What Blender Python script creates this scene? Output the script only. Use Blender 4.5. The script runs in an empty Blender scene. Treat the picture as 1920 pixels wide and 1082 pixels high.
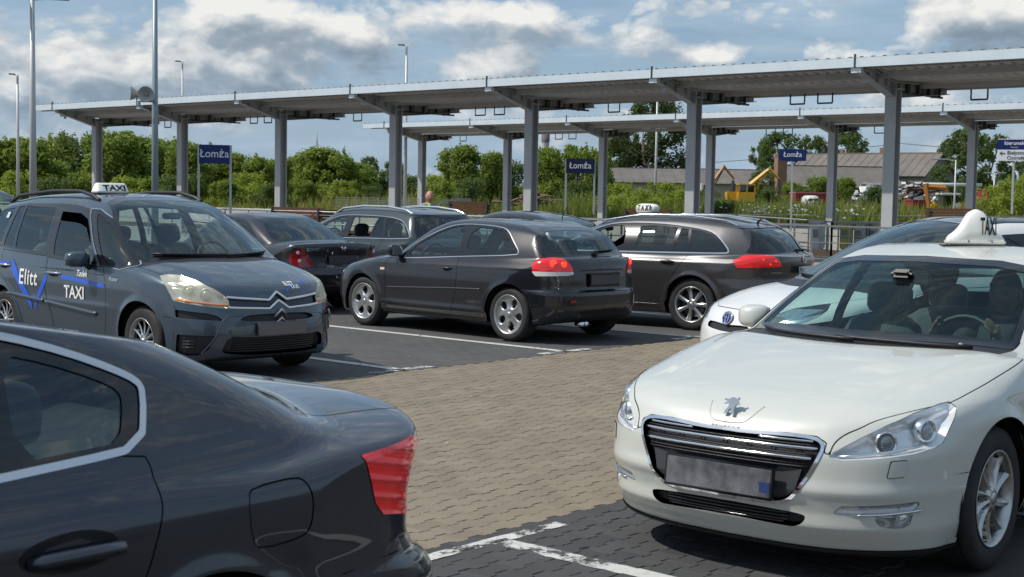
import bpy, bmesh, math, random, colorsys
import numpy as np
from math import radians as RAD, sin, cos, pi
from mathutils import Vector, Matrix
random.seed(7); np.random.seed(7)
SC = bpy.context.scene
COL = SC.collection

# ---------------------------------------------------------------- camera (solved from the parking lines and canopy)
CAM_H = 1.676
cam_d = bpy.data.cameras.new('camera'); cam = bpy.data.objects.new('camera', cam_d); COL.objects.link(cam); SC.camera = cam
cam_d.sensor_width = 36; cam_d.lens = 36 * 2658.4 / 1920; cam_d.clip_start = .1; cam_d.clip_end = 6000
_p, _r = .0638, .0166
_fw = Vector((0, cos(_p), -sin(_p))); _up = Vector((0, sin(_p), cos(_p))); _rt = Vector((1, 0, 0))
_rt2 = cos(_r) * _rt + sin(_r) * _up; _up2 = -sin(_r) * _rt + cos(_r) * _up
M4 = Matrix((_rt2, _up2, -_fw)).transposed().to_4x4(); M4.translation = (0, 0, CAM_H); cam.matrix_world = M4
cam_d.dof.use_dof = True; cam_d.dof.focus_distance = 14.0; cam_d.dof.aperture_fstop = 9.0

# ---------------------------------------------------------------- light
SUN_AZ, SUN_EL = RAD(-98), RAD(50)           # compass angle from +Y towards +X, and height
sun_dir = Vector((sin(SUN_AZ) * cos(SUN_EL), cos(SUN_AZ) * cos(SUN_EL), sin(SUN_EL)))
sd = bpy.data.lights.new('sun', 'SUN'); sd.energy = 3.5; sd.angle = RAD(.6); sd.color = (1, .95, .87)
so = bpy.data.objects.new('sun', sd); COL.objects.link(so); so.rotation_euler = sun_dir.to_track_quat('Z', 'Y').to_euler()
SC.view_settings.view_transform = 'Standard'; SC.view_settings.look = 'None'; SC.view_settings.gamma = 1
SC.view_settings.exposure = 0.2; SC.view_settings.use_curve_mapping = False
SC.cycles.max_bounces = 8; SC.cycles.transparent_max_bounces = 16; SC.cycles.caustics_reflective = False; SC.cycles.caustics_refractive = False
SC.cycles.sample_clamp_indirect = 6

world = bpy.data.worlds.new('World'); SC.world = world; world.use_nodes = True; world.cycles.sampling_method = 'MANUAL'; world.cycles.sample_map_resolution = 512
nt = world.node_tree; nt.nodes.clear()
class NG:
    """tiny helper for node graphs"""
    def __init__(s, t): s.t = t
    def n(s, ty, **k):
        nd = s.t.nodes.new(ty)
        for a, b in k.items():
            if a == 'i':
                for kk, v in b.items():
                    sk = nd.inputs[kk]
                    if isinstance(v, bpy.types.NodeSocket): s.t.links.new(v, sk)
                    else: sk.default_value = v
            else: setattr(nd, a, b)
        return nd
    def m(s, op, a, b=0., c=0., clamp=False):
        nd = s.n('ShaderNodeMath', operation=op, use_clamp=clamp)
        for k, v in enumerate((a, b, c)):
            if isinstance(v, bpy.types.NodeSocket): s.t.links.new(v, nd.inputs[k])
            else: nd.inputs[k].default_value = v
        return nd.outputs[0]
    def vm(s, op, a, b=(0, 0, 0), c=(0, 0, 0), sc=1.):
        nd = s.n('ShaderNodeVectorMath', operation=op)
        for k, v in ((0, a), (1, b), (2, c)):
            if isinstance(v, bpy.types.NodeSocket): s.t.links.new(v, nd.inputs[k])
            else: nd.inputs[k].default_value = v
        if op == 'SCALE': nd.inputs[3].default_value = sc
        return nd.outputs['Value'] if op in ('DOT_PRODUCT', 'LENGTH', 'DISTANCE') else nd.outputs[0]
    def ramp(s, f, stops, interp='LINEAR'):
        nd = s.n('ShaderNodeValToRGB'); s.t.links.new(f, nd.inputs[0]); r = nd.color_ramp; r.interpolation = interp
        while len(r.elements) < len(stops): r.elements.new(.5)
        for e, (p, c) in zip(r.elements, stops):
            e.position = p; e.color = (c, c, c, 1) if isinstance(c, (int, float)) else (*c, 1)
        return nd.outputs[0]
    def noise(s, v, sc, det=4, rough=.5, dist=0., out=0):
        return s.n('ShaderNodeTexNoise', i={'Vector': v, 'Scale': sc, 'Detail': det, 'Roughness': rough, 'Distortion': dist}).outputs[out]
    def mix(s, f, a, b, mode='MIX', clampf=True):
        nd = s.n('ShaderNodeMix', data_type='RGBA', blend_type=mode)
        for k, v in ((0, f), (6, a), (7, b)):
            if isinstance(v, bpy.types.NodeSocket): s.t.links.new(v, nd.inputs[k])
            else: nd.inputs[k].default_value = v if k == 0 else (*v[:3], 1)
        return nd.outputs[2]
    def sep(s, v): return s.n('ShaderNodeSeparateXYZ', i={0: v}).outputs
    def comb(s, x, y, z):
        nd = s.n('ShaderNodeCombineXYZ')
        for k, v in enumerate((x, y, z)):
            if isinstance(v, bpy.types.NodeSocket): s.t.links.new(v, nd.inputs[k])
            else: nd.inputs[k].default_value = v
        return nd.outputs[0]
    def link(s, a, b): s.t.links.new(a, b)

g = NG(nt)
tc = g.n('ShaderNodeTexCoord'); D0 = tc.outputs['Generated']
dirv = g.vm('NORMALIZE', D0)
sky = g.n('ShaderNodeTexSky', sky_type='NISHITA', sun_disc=False, sun_elevation=SUN_EL, sun_rotation=SUN_AZ % (2 * pi), altitude=100, air_density=1.1, dust_density=1.6, ozone_density=1.0)
def cloud_density(v, blobs):
    """cumulus density along a view direction: broad cloud fields, puffs, and a few placed heaps"""
    x, y, z = g.sep(v)
    az = g.m('ARCTAN2', x, y); el = g.m('ARCTAN2', z, g.m('SQRT', g.m('ADD', g.m('MULTIPLY', x, x), g.m('MULTIPLY', y, y))))
    p = g.comb(x, y, g.m('MULTIPLY', z, 1.75))
    broad = g.noise(g.vm('ADD', p, (3.1, 1.7, 5.2)), 4.2, 2, .5)
    q = g.vm('ADD', g.vm('ADD', p, (4.3, 4.9, 2.2)), g.vm('SCALE', g.n('ShaderNodeTexNoise', i={'Vector': p, 'Scale': 30., 'Detail': 3., 'Roughness': .6}).outputs[1], sc=.02))
    b1 = g.m('ABSOLUTE', g.m('SUBTRACT', g.noise(q, 11., 0, .5), .5)); b2 = g.m('ABSOLUTE', g.m('SUBTRACT', g.noise(q, 26., 1, .5), .5)); b3 = g.m('ABSOLUTE', g.m('SUBTRACT', g.noise(q, 70., 1, .5), .5))
    puff = g.m('ADD', g.m('MULTIPLY', b1, 1.1), g.m('ADD', g.m('MULTIPLY', b2, .75), g.m('MULTIPLY', b3, .32)))
    fine = g.noise(g.vm('ADD', p, (1.3, 9.9, 7.2)), 60., 4, .6, .1)
    d = g.m('ADD', g.m('MULTIPLY', broad, 1.0), g.m('MULTIPLY', puff, .62))
    d = g.m('ADD', d, g.m('MULTIPLY', fine, .16))
    for (a0, e0, wa, we, amp) in blobs:
        da = g.m('DIVIDE', g.m('SUBTRACT', az, a0), wa); de = g.m('DIVIDE', g.m('SUBTRACT', el, e0), we)
        q = g.m('ADD', g.m('MULTIPLY', da, da), g.m('MULTIPLY', de, de))
        d = g.m('ADD', d, g.m('MULTIPLY', g.m('EXPONENT', g.m('MULTIPLY', q, -1.)), amp))
    return d
def pxdir(u, v):                              # a cloud's place in the sky: compass angle and height
    r = (u - 960) / 2658.4 * _rt2 - (v - 541) / 2658.4 * _up2 + _fw
    return math.atan2(r.x, r.y), math.atan2(r.z, math.hypot(r.x, r.y))
BL = []
for (u, v, wu, wv, amp) in ((480, 25, 130, 50, .32), (190, 140, 110, 50, .20), (420, 120, 120, 50, .18), (520, 170, 90, 35, .14), (680, 90, 90, 70, .20), (900, 130, 80, 35, .20),
                            (1010, 30, 95, 34, .28), (1230, 95, 110, 38, .24), (1340, 105, 60, 25, .16), (1560, 95, 60, 26, .22), (1850, 30, 110, 40, .30), (1440, 20, 120, 30, .16), (330, 225, 150, 40, .10),
                            (1780, 200, 200, 30, .10), (60, 30, 120, 50, -.10), (1130, 60, 40, 50, -.08), (1650, 40, 60, 50, -.08), (20, 165, 40, 25, .14)):
    a, e = pxdir(u, v); BL.append((a, e, wu / 2658.4, wv / 2658.4, amp))
c0 = cloud_density(dirv, BL)
lit = g.vm('NORMALIZE', g.vm('ADD', dirv, (-.012, 0, .016)))
c1 = cloud_density(lit, BL)
TH = .74
cov = g.m('MULTIPLY', g.m('SUBTRACT', c0, TH), 7.0, clamp=True)
cov = g.m('MULTIPLY', cov, g.m('SUBTRACT', 2., cov)) if False else g.ramp(cov, [(0, 0), (.35, .45), (1, 1)])
shade = g.m('ADD', g.m('MULTIPLY', g.m('SUBTRACT', c0, c1), 3.0), g.m('SUBTRACT', .60, g.m('MULTIPLY', g.m('SUBTRACT', c0, TH), 1.15)))
ccol = g.ramp(shade, [(0, (.24, .31, .39)), (.35, (.36, .43, .50)), (.62, (.58, .62, .66)), (1, (.90, .90, .87))])
veil = g.mix(.70, sky.outputs[0], (1.35, 2.2, 3.3))
skyc = g.vm('SCALE', veil, sc=1.0)
CL = 6.2
sx, sy, sz = g.sep(dirv); band = g.noise(g.comb(sx, sy, g.m('MULTIPLY', sz, 6.)), 7.5, 6, .55, .6); bandf = g.ramp(band, [(.36, 0), (.62, 1)])
bandc = g.ramp(g.noise(g.comb(sx, sy, g.m('MULTIPLY', sz, 5.)), 13., 5, .55), [(.3, (1.7, 2.45, 3.3)), (.7, (3.5, 4.2, 4.8))])
skyc = g.mix(g.m('MULTIPLY', bandf, .62), skyc, bandc)
mixed = g.mix(cov, skyc, g.vm('MULTIPLY', ccol, (CL, CL, CL)))
zz = g.sep(dirv)[2]
low = g.ramp(zz, [(0, 1), (.10, 0)])
mixed = g.mix(g.m('MULTIPLY', low, .35), mixed, (2.6, 3.6, 4.6))
bg = g.n('ShaderNodeBackground', i={'Color': mixed, 'Strength': .135})
out = g.n('ShaderNodeOutputWorld'); g.link(bg.outputs[0], out.inputs[0])
# ---------------------------------------------------------------- body shapes
def tab(pts, n=1500, lin=False):
    """smooth monotone curve through points, as a fast lookup"""
    p = np.array(sorted(pts), float); x, y = p[:, 0], p[:, 1]
    if lin or len(x) < 3:
        return lambda t: np.interp(t, x, y)
    h = np.diff(x); d = np.diff(y) / h; m = np.zeros_like(x)
    for i in range(1, len(x) - 1):
        if d[i - 1] * d[i] > 0:
            w1 = 2 * h[i] + h[i - 1]; w2 = h[i] + 2 * h[i - 1]
            m[i] = (w1 + w2) / (w1 / d[i - 1] + w2 / d[i])
    m[0] = d[0]; m[-1] = d[-1]
    X = np.linspace(x[0], x[-1], n); k = np.clip(np.searchsorted(x, X, 'right') - 1, 0, len(x) - 2)
    t = (X - x[k]) / h[k]
    Y = ((1 + 2 * t) * (1 - t) ** 2 * y[k] + t * (1 - t) ** 2 * h[k] * m[k] + t * t * (3 - 2 * t) * y[k + 1] + t * t * (t - 1) * h[k] * m[k + 1])
    return lambda t_: np.interp(t_, X, Y)

def smax(a, b, k):
    h = np.maximum(k - np.abs(a - b), 0) / k
    return np.maximum(a, b) + h * h * k * .25
def smin(a, b, k): return -smax(-a, -b, k)

class Body:
    """x runs rearwards from the nose, y from the centreline outwards, z up"""
    def __init__(s, **k):
        s.__dict__.update(k)
        for n in ('nose', 'tail', 'Cf', 'Cr', 'Wp', 'ins', 'Zc', 'dz', 'Zb', 'T', 'Wg', 'belt', 'tum'):
            setattr(s, n + 'f', tab(getattr(s, n)))
        s.ins_lin = getattr(s, 'ins_lin', None)
        s.crease = getattr(s, 'crease', ()); s.hood = getattr(s, 'hood', None)
        e = .01; X = np.linspace(-1, s.L + 1, 3000)
        sl = (s.Tf(X + e) - s.Tf(X - e)) / (2 * e); s.Ts = lambda t: np.interp(t, X, np.sqrt(1 + sl * sl))
        sn = (s.nosef(X + e) - s.nosef(X - e)) / (2 * e); s.Ns = lambda t: np.interp(t, X, np.minimum(np.sqrt(1 + sn * sn), 1.6))
        sn2 = (s.tailf(X + e) - s.tailf(X - e)) / (2 * e); s.Rs = lambda t: 1.0
    def Lc(s, x, y, z):
        y = np.abs(y); R = s.R
        W = s.Wpf(x) - s.insf(z)
        for ax in (s.axF, s.axR):
            r = np.sqrt((x - ax) ** 2 + (z - R) ** 2)
            W = W + s.flare * np.exp(-((r - s.Ra) / .045) ** 2) * (z > 0)
        for (z0, zs, amt, wd, xa, xb) in s.crease:            # shallow character lines
            zz = z0 + zs * (x - s.L / 2)
            t = (z - zz) / wd
            W = W + amt * np.exp(-np.abs(t) ** 1.5) * np.clip((x - xa) * 3, 0, 1) * np.clip((xb - x) * 3, 0, 1)
        d = (y - W)
        u = y / .85
        zt = s.Zcf(x) - s.dzf(x) * u ** s.pw
        if s.hood:                                            # raised lines running up the bonnet
            y0, ys, am, wd = s.hood; yc = y0 + ys * x; e = np.clip((x - .15) * 3, 0, 1) * np.clip((1.35 - x) * 4, 0, 1)
            zt = zt + am * e * np.where(y < yc, np.exp(-((y - yc) / (wd * 3)) ** 2), np.exp(-((y - yc) / wd) ** 2))
        dt = z - zt
        dt = dt / np.sqrt(1 + .03)
        df = (s.nosef(z) + s.Cff(y) - x) / s.Ns(z)
        dr = (x - (s.L - s.tailf(z) - s.Crf(y))) / s.Rs(z)
        db = s.Zbf(x) - z
        L = smax(d, dt, s.ks)
        L = smax(L, df, s.kf); L = smax(L, dr, s.kr); return smax(L, db, .05)
    def F(s, x, y, z):
        y = np.abs(y); L = s.Lc(x, y, z)
        bl = np.clip((s.xm + .5 - x), 0, 1); bl = bl * bl * (3 - 2 * bl)
        xp = x - s.swf * y * y * bl + s.swr * y * y * (1 - bl)
        dg = (z - s.Tf(xp) + s.crown * y * y) / s.Ts(xp)
        h = z - s.beltf(x)
        gs = (y - (s.Wgf(x) - s.tumf(h))) / 1.1
        G = smax(dg, gs, s.kg)
        G = np.maximum(G, s.beltf(x) - .10 - z)
        G = smax(G, x - (s.L - s.tailf(z) - s.Crf(y)), .03)
        return smin(L, G, s.kj)
    def grad(s, P, e=1.5e-3):
        g = np.empty_like(P)
        for i in range(3):
            a = P.copy(); a[:, i] += e; b = P.copy(); b[:, i] -= e
            if i == 1: b[:, 1] = b[:, 1]
            g[:, i] = s.F(a[:, 0], a[:, 1], a[:, 2]) - s.F(b[:, 0], b[:, 1], b[:, 2])
        return g / (2 * e)
    def mesh(s, step):
        xs = np.arange(-.1, s.L + .1, step, dtype=np.float32); ys = np.arange(-1.5 * step, 1.1, step, dtype=np.float32)
        zs = np.arange(.05, s.H + .08, step, dtype=np.float32)
        F = s.F(xs[:, None, None], ys[None, :, None], zs[None, None, :])
        ins = F < 0; nx, ny, nz = F.shape
        idx = -np.ones((nx - 1, ny - 1, nz - 1), np.int64)
        c = [ins[a:nx - 1 + a, b:ny - 1 + b, e:nz - 1 + e] for a in (0, 1) for b in (0, 1) for e in (0, 1)]
        cnt = sum(k.astype(np.int8) for k in c); act = (cnt > 0) & (cnt < 8)
        ii = np.argwhere(act); idx[act] = np.arange(len(ii))
        P = np.stack([xs[ii[:, 0]], ys[ii[:, 1]], zs[ii[:, 2]]], 1).astype(float) + step / 2
        Q = []
        for ax in range(3):
            sl0 = [slice(None)] * 3; sl1 = [slice(None)] * 3; sl0[ax] = slice(0, -1); sl1[ax] = slice(1, None)
            ch = ins[tuple(sl0)] != ins[tuple(sl1)]
            e = np.argwhere(ch); o = [k for k in range(3) if k != ax]
            e = e[(e[:, o[0]] > 0) & (e[:, o[1]] > 0) & (e[:, o[0]] < F.shape[o[0]] - 1) & (e[:, o[1]] < F.shape[o[1]] - 1)]
            q = []
            for (a, b) in ((1, 1), (0, 1), (0, 0), (1, 0)):
                k = e.copy(); k[:, o[0]] -= a; k[:, o[1]] -= b; q.append(idx[k[:, 0], k[:, 1], k[:, 2]])
            Q.append(np.stack(q, 1))
        Q = np.concatenate(Q); Q = Q[(Q >= 0).all(1)]
        for _ in range(4):
            f = s.F(P[:, 0], P[:, 1], P[:, 2]); g = s.grad(P); P = P - np.clip(f / np.maximum((g * g).sum(1), .3), -step, step)[:, None] * g
        g = s.grad(P); N = g / np.linalg.norm(g, axis=1)[:, None]
        T = np.concatenate([Q[:, [0, 1, 2]], Q[:, [0, 2, 3]]])
        n = np.cross(P[T[:, 1]] - P[T[:, 0]], P[T[:, 2]] - P[T[:, 0]])
        fl = (n * N[T].mean(1)).sum(1) < 0; T[fl] = T[fl][:, [0, 2, 1]]
        m = Piece(P, N, T); m, _ = m.split(-P[:, 1]); m.V[:, 1] = np.maximum(m.V[:, 1], 0)
        return m
    def hit(s, o, d, tmax=60, tmin=0):
        """first point of the body along rays o+t*d (any y sign)"""
        o = np.atleast_2d(o).astype(float); d = np.atleast_2d(d).astype(float); t = np.full(len(d), float(tmin)); d = d / np.linalg.norm(d, axis=1)[:, None]
        for _ in range(400):
            P = o + t[:, None] * d; f = s.F(P[:, 0], P[:, 1], P[:, 2]); t = np.minimum(t + np.clip(f * .45, -.05, .4), tmax)
        P = o + t[:, None] * d
        return P, np.abs(s.F(P[:, 0], P[:, 1], P[:, 2])) < .01

class Piece:
    def __init__(s, V, N, T, f=None): s.V, s.N, s.T = V, N, T
    def split(s, f):
        f = np.asarray(f, float).copy(); f[np.abs(f) < 1e-6] = 1e-6
        I = f < 0; c = I[s.T].sum(1); n = len(s.V)
        V, N = s.V, s.N; new_in, new_out = [], []
        mix = (c == 1) | (c == 2)
        if mix.any():
            T = s.T[mix]; tin = I[T]; lone_in = c[mix] == 1
            lone = np.where(lone_in[:, None], tin, ~tin); k = lone.argmax(1); r = np.arange(len(T))
            A, B, C = T[r, k], T[r, (k + 1) % 3], T[r, (k + 2) % 3]
            def key(a, b): return np.minimum(a, b) * n + np.maximum(a, b)
            ks = np.concatenate([key(A, B), key(A, C)]); uk, inv = np.unique(ks, return_inverse=True)
            a, b = uk // n, uk % n; t = (f[a] / (f[a] - f[b]))[:, None]
            V = np.concatenate([V, V[a] * (1 - t) + V[b] * t]); nn = N[a] * (1 - t) + N[b] * t
            N = np.concatenate([N, nn / np.linalg.norm(nn, axis=1)[:, None]])
            p = n + inv[:len(A)]; q = n + inv[len(A):]
            t1 = np.stack([A, p, q], 1); t2 = np.stack([p, B, C], 1); t3 = np.stack([p, C, q], 1)
            new_in = [t1[lone_in], t2[~lone_in], t3[~lone_in]]; new_out = [t1[~lone_in], t2[lone_in], t3[lone_in]]
        return (Piece(V, N, np.concatenate([s.T[c == 3]] + new_in)).clean(), Piece(V, N, np.concatenate([s.T[c == 0]] + new_out)).clean())
    def clean(s):
        u, inv = np.unique(s.T, return_inverse=True)
        return Piece(s.V[u], s.N[u], inv.reshape(-1, 3))
    def cut(s, fn): return s.split(fn(s.V[:, 0], s.V[:, 1], s.V[:, 2]))
    def offset(s, d): return Piece(s.V + s.N * (d if np.isscalar(d) else np.asarray(d)[:, None]), s.N, s.T)
    def boundary(s):
        E = np.concatenate([s.T[:, [0, 1]], s.T[:, [1, 2]], s.T[:, [2, 0]]]); k = np.sort(E, 1)
        u, inv, c = np.unique(k[:, 0] * len(s.V) + k[:, 1], return_inverse=True, return_counts=True)
        e = E[c[inv] == 1]; return e[~((s.V[e[:, 0], 1] < 1e-4) & (s.V[e[:, 1], 1] < 1e-4))]
    def skirt(s, depth, dirn=None):
        e = s.boundary()
        if not len(e): return s
        a, b = s.V[e[:, 0]], s.V[e[:, 1]]; na, nb = s.N[e[:, 0]], s.N[e[:, 1]]
        da, db = (-na * depth, -nb * depth) if dirn is None else (np.array(dirn) * depth,) * 2
        n = np.cross(b - a, -na); n /= np.linalg.norm(n, axis=1)[:, None] + 1e-9
        m = len(e); o = len(s.V)
        V = np.concatenate([s.V, a, b, a + da, b + db]); N = np.concatenate([s.N, n, n, n, n]); r = np.arange(m)
        T = np.concatenate([s.T, np.stack([o + r, o + 2 * m + r, o + m + r], 1), np.stack([o + m + r, o + 2 * m + r, o + 3 * m + r], 1)])
        return Piece(V, N, T)
    def join(s, o): return Piece(np.concatenate([s.V, o.V]), np.concatenate([s.N, o.N]), np.concatenate([s.T, o.T + len(s.V)]))
    def components(s):
        n = len(s.V); lab = np.arange(n)
        for _ in range(200):
            m = lab[s.T].min(1); new = lab.copy()
            for i in range(3): np.minimum.at(new, s.T[:, i], m)
            new = new[new]
            if (new == lab).all(): break
            lab = new
        tl = lab[s.T[:, 0]]
        return [Piece(s.V, s.N, s.T[tl == l]).clean() for l in np.unique(tl)]

def sym(pts): return list(pts) + [(-a, b) for a, b in reversed(pts) if abs(a) > 1e-6]
def poly(pts, r=0., smooth=0):
    """signed distance to a closed outline; r rounds its corners"""
    p = np.array(pts, float)
    for _ in range(smooth):                       # Chaikin corner cutting
        q = np.roll(p, -1, 0); p = np.stack([p * .75 + q * .25, p * .25 + q * .75], 1).reshape(-1, 2)
    def f(u, v):
        u = np.asarray(u, float); v = np.asarray(v, float); d = np.full(u.shape, 1e9); sgn = np.ones(u.shape)
        for i in range(len(p)):
            a = p[i]; b = p[i - 1]; ex, ey = b - a; wx = u - a[0]; wy = v - a[1]
            t = np.clip((wx * ex + wy * ey) / (ex * ex + ey * ey + 1e-12), 0, 1)
            d = np.minimum(d, (wx - ex * t) ** 2 + (wy - ey * t) ** 2)
            c1 = v >= a[1]; c2 = v < b[1]; c3 = ex * wy > ey * wx
            sgn = np.where((c1 & c2 & c3) | (~c1 & ~c2 & ~c3), -sgn, sgn)
        return sgn * np.sqrt(d) - r
    return f
# ---------------------------------------------------------------- materials
MATS = {}
def mat(name, col=(.5, .5, .5), rough=.5, metal=0., spec=.5, coat=0., coat_rough=.03, emit=None, trans=0., bump=None, var=None, sheen=0., back=None, ior=1.45, flake=None):
    """principled material. var=(scale, amount, colour2) mottles the colour; bump=(scale, strength)"""
    if name in MATS: return MATS[name]
    m = bpy.data.materials.new(name); m.use_nodes = True; t = m.node_tree; G = NG(t); b = t.nodes['Principled BSDF']; MATS[name] = m
    b.inputs['Base Color'].default_value = (*col, 1); b.inputs['Roughness'].default_value = rough; b.inputs['Metallic'].default_value = metal
    b.inputs['Specular IOR Level'].default_value = spec; b.inputs['Coat Weight'].default_value = coat; b.inputs['Coat Roughness'].default_value = coat_rough
    b.inputs['Transmission Weight'].default_value = trans; b.inputs['IOR'].default_value = ior; b.inputs['Sheen Weight'].default_value = sheen
    if emit: b.inputs['Emission Color'].default_value = (*emit[:3], 1); b.inputs['Emission Strength'].default_value = emit[3]
    tc = G.n('ShaderNodeTexCoord').outputs['Object']
    c = None
    if var:
        n = G.noise(tc, var[0], 5, .6); f = G.ramp(n, [(.35, 0), (.65, 1)])
        c = G.mix(G.m('MULTIPLY', f, var[1]), col, var[2])
    if flake:
        v = G.n('ShaderNodeTexVoronoi', i={'Vector': tc, 'Scale': 900.})
        c = G.mix(G.m('MULTIPLY', G.sep(v.outputs['Color'])[0], flake), c if c is not None else col, (.8, .8, .85), 'MIX')
    if back:
        ge = G.n('ShaderNodeNewGeometry').outputs['Backfacing']; c = G.mix(ge, c if c is not None else col, back)
        b2 = G.m('MULTIPLY', G.m('SUBTRACT', 1., ge), coat); G.link(b2, b.inputs['Coat Weight'])
        G.link(G.m('MULTIPLY', G.m('SUBTRACT', 1., ge), metal), b.inputs['Metallic'])
        if emit: G.link(G.m('MULTIPLY', G.m('SUBTRACT', 1., ge), emit[3]), b.inputs['Emission Strength'])
    if c is not None: G.link(c, b.inputs['Base Color'])
    if bump:
        n = G.noise(tc, bump[0], 4, .6); bp = G.n('ShaderNodeBump', i={'Height': n, 'Strength': bump[1], 'Distance': .01}); G.link(bp.outputs[0], b.inputs['Normal'])
    return m
def glass_mat(name, tint=(.62, .72, .70), refl=1.0, rough=0.0, dirt=.012, dcol=(.5, .5, .47), gcol=(.80, .93, .97)):
    if name in MATS: return MATS[name]
    m = bpy.data.materials.new(name); m.use_nodes = True; t = m.node_tree; t.nodes.clear(); G = NG(t); MATS[name] = m
    tr = G.n('ShaderNodeBsdfTransparent', i={'Color': (*tint, 1)}); gl = G.n('ShaderNodeBsdfGlossy', i={'Roughness': rough, 'Color': (*gcol, 1)})
    ge_ = G.n('ShaderNodeNewGeometry'); ci = G.m('ABSOLUTE', G.vm('DOT_PRODUCT', ge_.outputs['Normal'], ge_.outputs['Incoming'])); fr_ = G.m('ADD', .075, G.m('MULTIPLY', G.m('POWER', G.m('SUBTRACT', 1., ci), 5.), .9)); df = G.n('ShaderNodeBsdfDiffuse', i={'Color': (*dcol, 1)})
    mx = G.n('ShaderNodeMixShader'); G.link(G.m('MULTIPLY', fr_, refl, clamp=True), mx.inputs[0]); G.link(tr.outputs[0], mx.inputs[1]); G.link(gl.outputs[0], mx.inputs[2])
    m2 = G.n('ShaderNodeMixShader'); tc = G.n('ShaderNodeTexCoord').outputs['Object']
    G.link(G.m('MULTIPLY', G.noise(tc, 6, 4, .7), dirt), m2.inputs[0]); G.link(mx.outputs[0], m2.inputs[1]); G.link(df.outputs[0], m2.inputs[2])
    o = G.n('ShaderNodeOutputMaterial'); G.link(m2.outputs[0], o.inputs[0]); return m
SOLID = {}
def paint(name, col, metal=.35, rough=.32, flake=.0, dust=.06):
    SOLID[name] = mat(name + '_solid', col, rough, metal, .5, 1.0, .02)
    return mat(name, col, rough, metal, .5, 1.0, .02, back=(.035, .035, .037), var=(2.2, dust, (.32, .30, .27)), flake=flake)
RUB = mat('rubber', (.018, .018, .019), .75, bump=(60, .2), var=(9, .35, (.06, .056, .05)))
BLK = mat('black_plastic', (.02, .02, .022), .45, bump=(400, .1)); BLKG = mat('gloss_black', (.008, .008, .01), .12, coat=.6)
DARK = mat('dark_cavity', (.006, .006, .007), .8)
CHR = mat('chrome', (.82, .83, .85), .08, 1.0); ALU = mat('brushed_trim', (.62, .64, .67), .22, 1.0)
FAB = mat('seat_fabric', (.055, .06, .066), .85, sheen=.3, var=(12, .4, (.06, .06, .065))); FABG = mat('grey_seat_fabric', (.16, .165, .17), .85)
DASH = mat('dash_plastic', (.05, .053, .058), .6, var=(5, .3, (.05, .05, .05)))
GLS = glass_mat('car_glass', (.72, .84, .83), 1.15); GLT = glass_mat('tinted_glass', (.10, .11, .115), 1.15); GLG = glass_mat('green_windscreen', (.62, .82, .77), .62, dirt=.012, gcol=(.7, .9, .95))
LENS = glass_mat('lamp_lens', (.97, .98, .98), .8, dirt=.02, gcol=(1, 1, 1)); LENSY = glass_mat('aged_lamp_lens', (.95, .94, .84), .8, .12, dirt=.75, dcol=(.72, .70, .55), gcol=(1, 1, 1))
LREF = mat('lamp_reflector', (.88, .89, .91), .20, 1.0); LREF2 = mat('lamp_bezel', (.80, .81, .84), .34, .65)
RED = mat('tail_red', (.62, .01, .015), .14, 0, .6, 1.0, trans=.0, emit=(.9, .01, .01, .14), back=(.02, .02, .02)); REDD = mat('tail_dark_red', (.30, .006, .012), .18, coat=1.0, back=(.02, .02, .02))
REDR = mat('reflector_red', (.30, .006, .012), .18, coat=1.0); WHL = mat('tail_clear', (.72, .70, .68), .15, coat=1.0); AMB = mat('amber_lens', (.75, .25, .07), .2, coat=1.0)
RIMS = mat('alloy_silver', (.56, .56, .56), .30, .85, var=(30, .25, (.3, .28, .25))); RIMD = mat('brake_dark', (.10, .095, .09), .5, .6)

# ---------------------------------------------------------------- object helpers
def link(o, parent=None):
    COL.objects.link(o)
    if parent is not None: o.parent = parent
    return o
def tag(o, label=None, cat=None, group=None, kind=None):
    if label: o['label'] = label
    if cat: o['category'] = cat
    if group: o['group'] = group
    if kind: o['kind'] = kind
    return o
def empty(name, loc=(0, 0, 0), rz=0., label=None, cat=None, group=None, kind=None):
    o = bpy.data.objects.new(name, None); o.empty_display_size = .3; o.location = loc; o.rotation_euler = (0, 0, rz); COL.objects.link(o); return tag(o, label, cat, group, kind)
def raw_mesh(name, V, T, N=None, smooth=True, mats=None, quads=False):
    me = bpy.data.meshes.new(name); V = np.asarray(V, np.float32); T = np.asarray(T, np.int32); k = T.shape[1]
    me.vertices.add(len(V)); me.vertices.foreach_set('co', V.ravel()); me.loops.add(T.size); me.loops.foreach_set('vertex_index', T.ravel())
    me.polygons.add(len(T)); me.polygons.foreach_set('loop_start', np.arange(0, T.size, k, dtype=np.int32)); me.polygons.foreach_set('loop_total', np.full(len(T), k, np.int32))
    me.polygons.foreach_set('use_smooth', np.full(len(T), smooth)); me.update(calc_edges=True); 
    if N is not None: me.normals_split_custom_set_from_vertices(np.asarray(N, float).tolist())
    for m in (mats or []): me.materials.append(m)
    return me
def bm_obj(name, bm, m, parent=None, smooth=False, loc=None):
    bmesh.ops.recalc_face_normals(bm, faces=bm.faces[:]); m = SOLID.get(m.name, m) if m else m
    me = bpy.data.meshes.new(name); bm.to_mesh(me); bm.free()
    if smooth:
        for p in me.polygons: p.use_smooth = True
    if m: me.materials.append(m)
    o = bpy.data.objects.new(name, me)
    if loc is not None: o.location = loc
    return link(o, parent)
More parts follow.
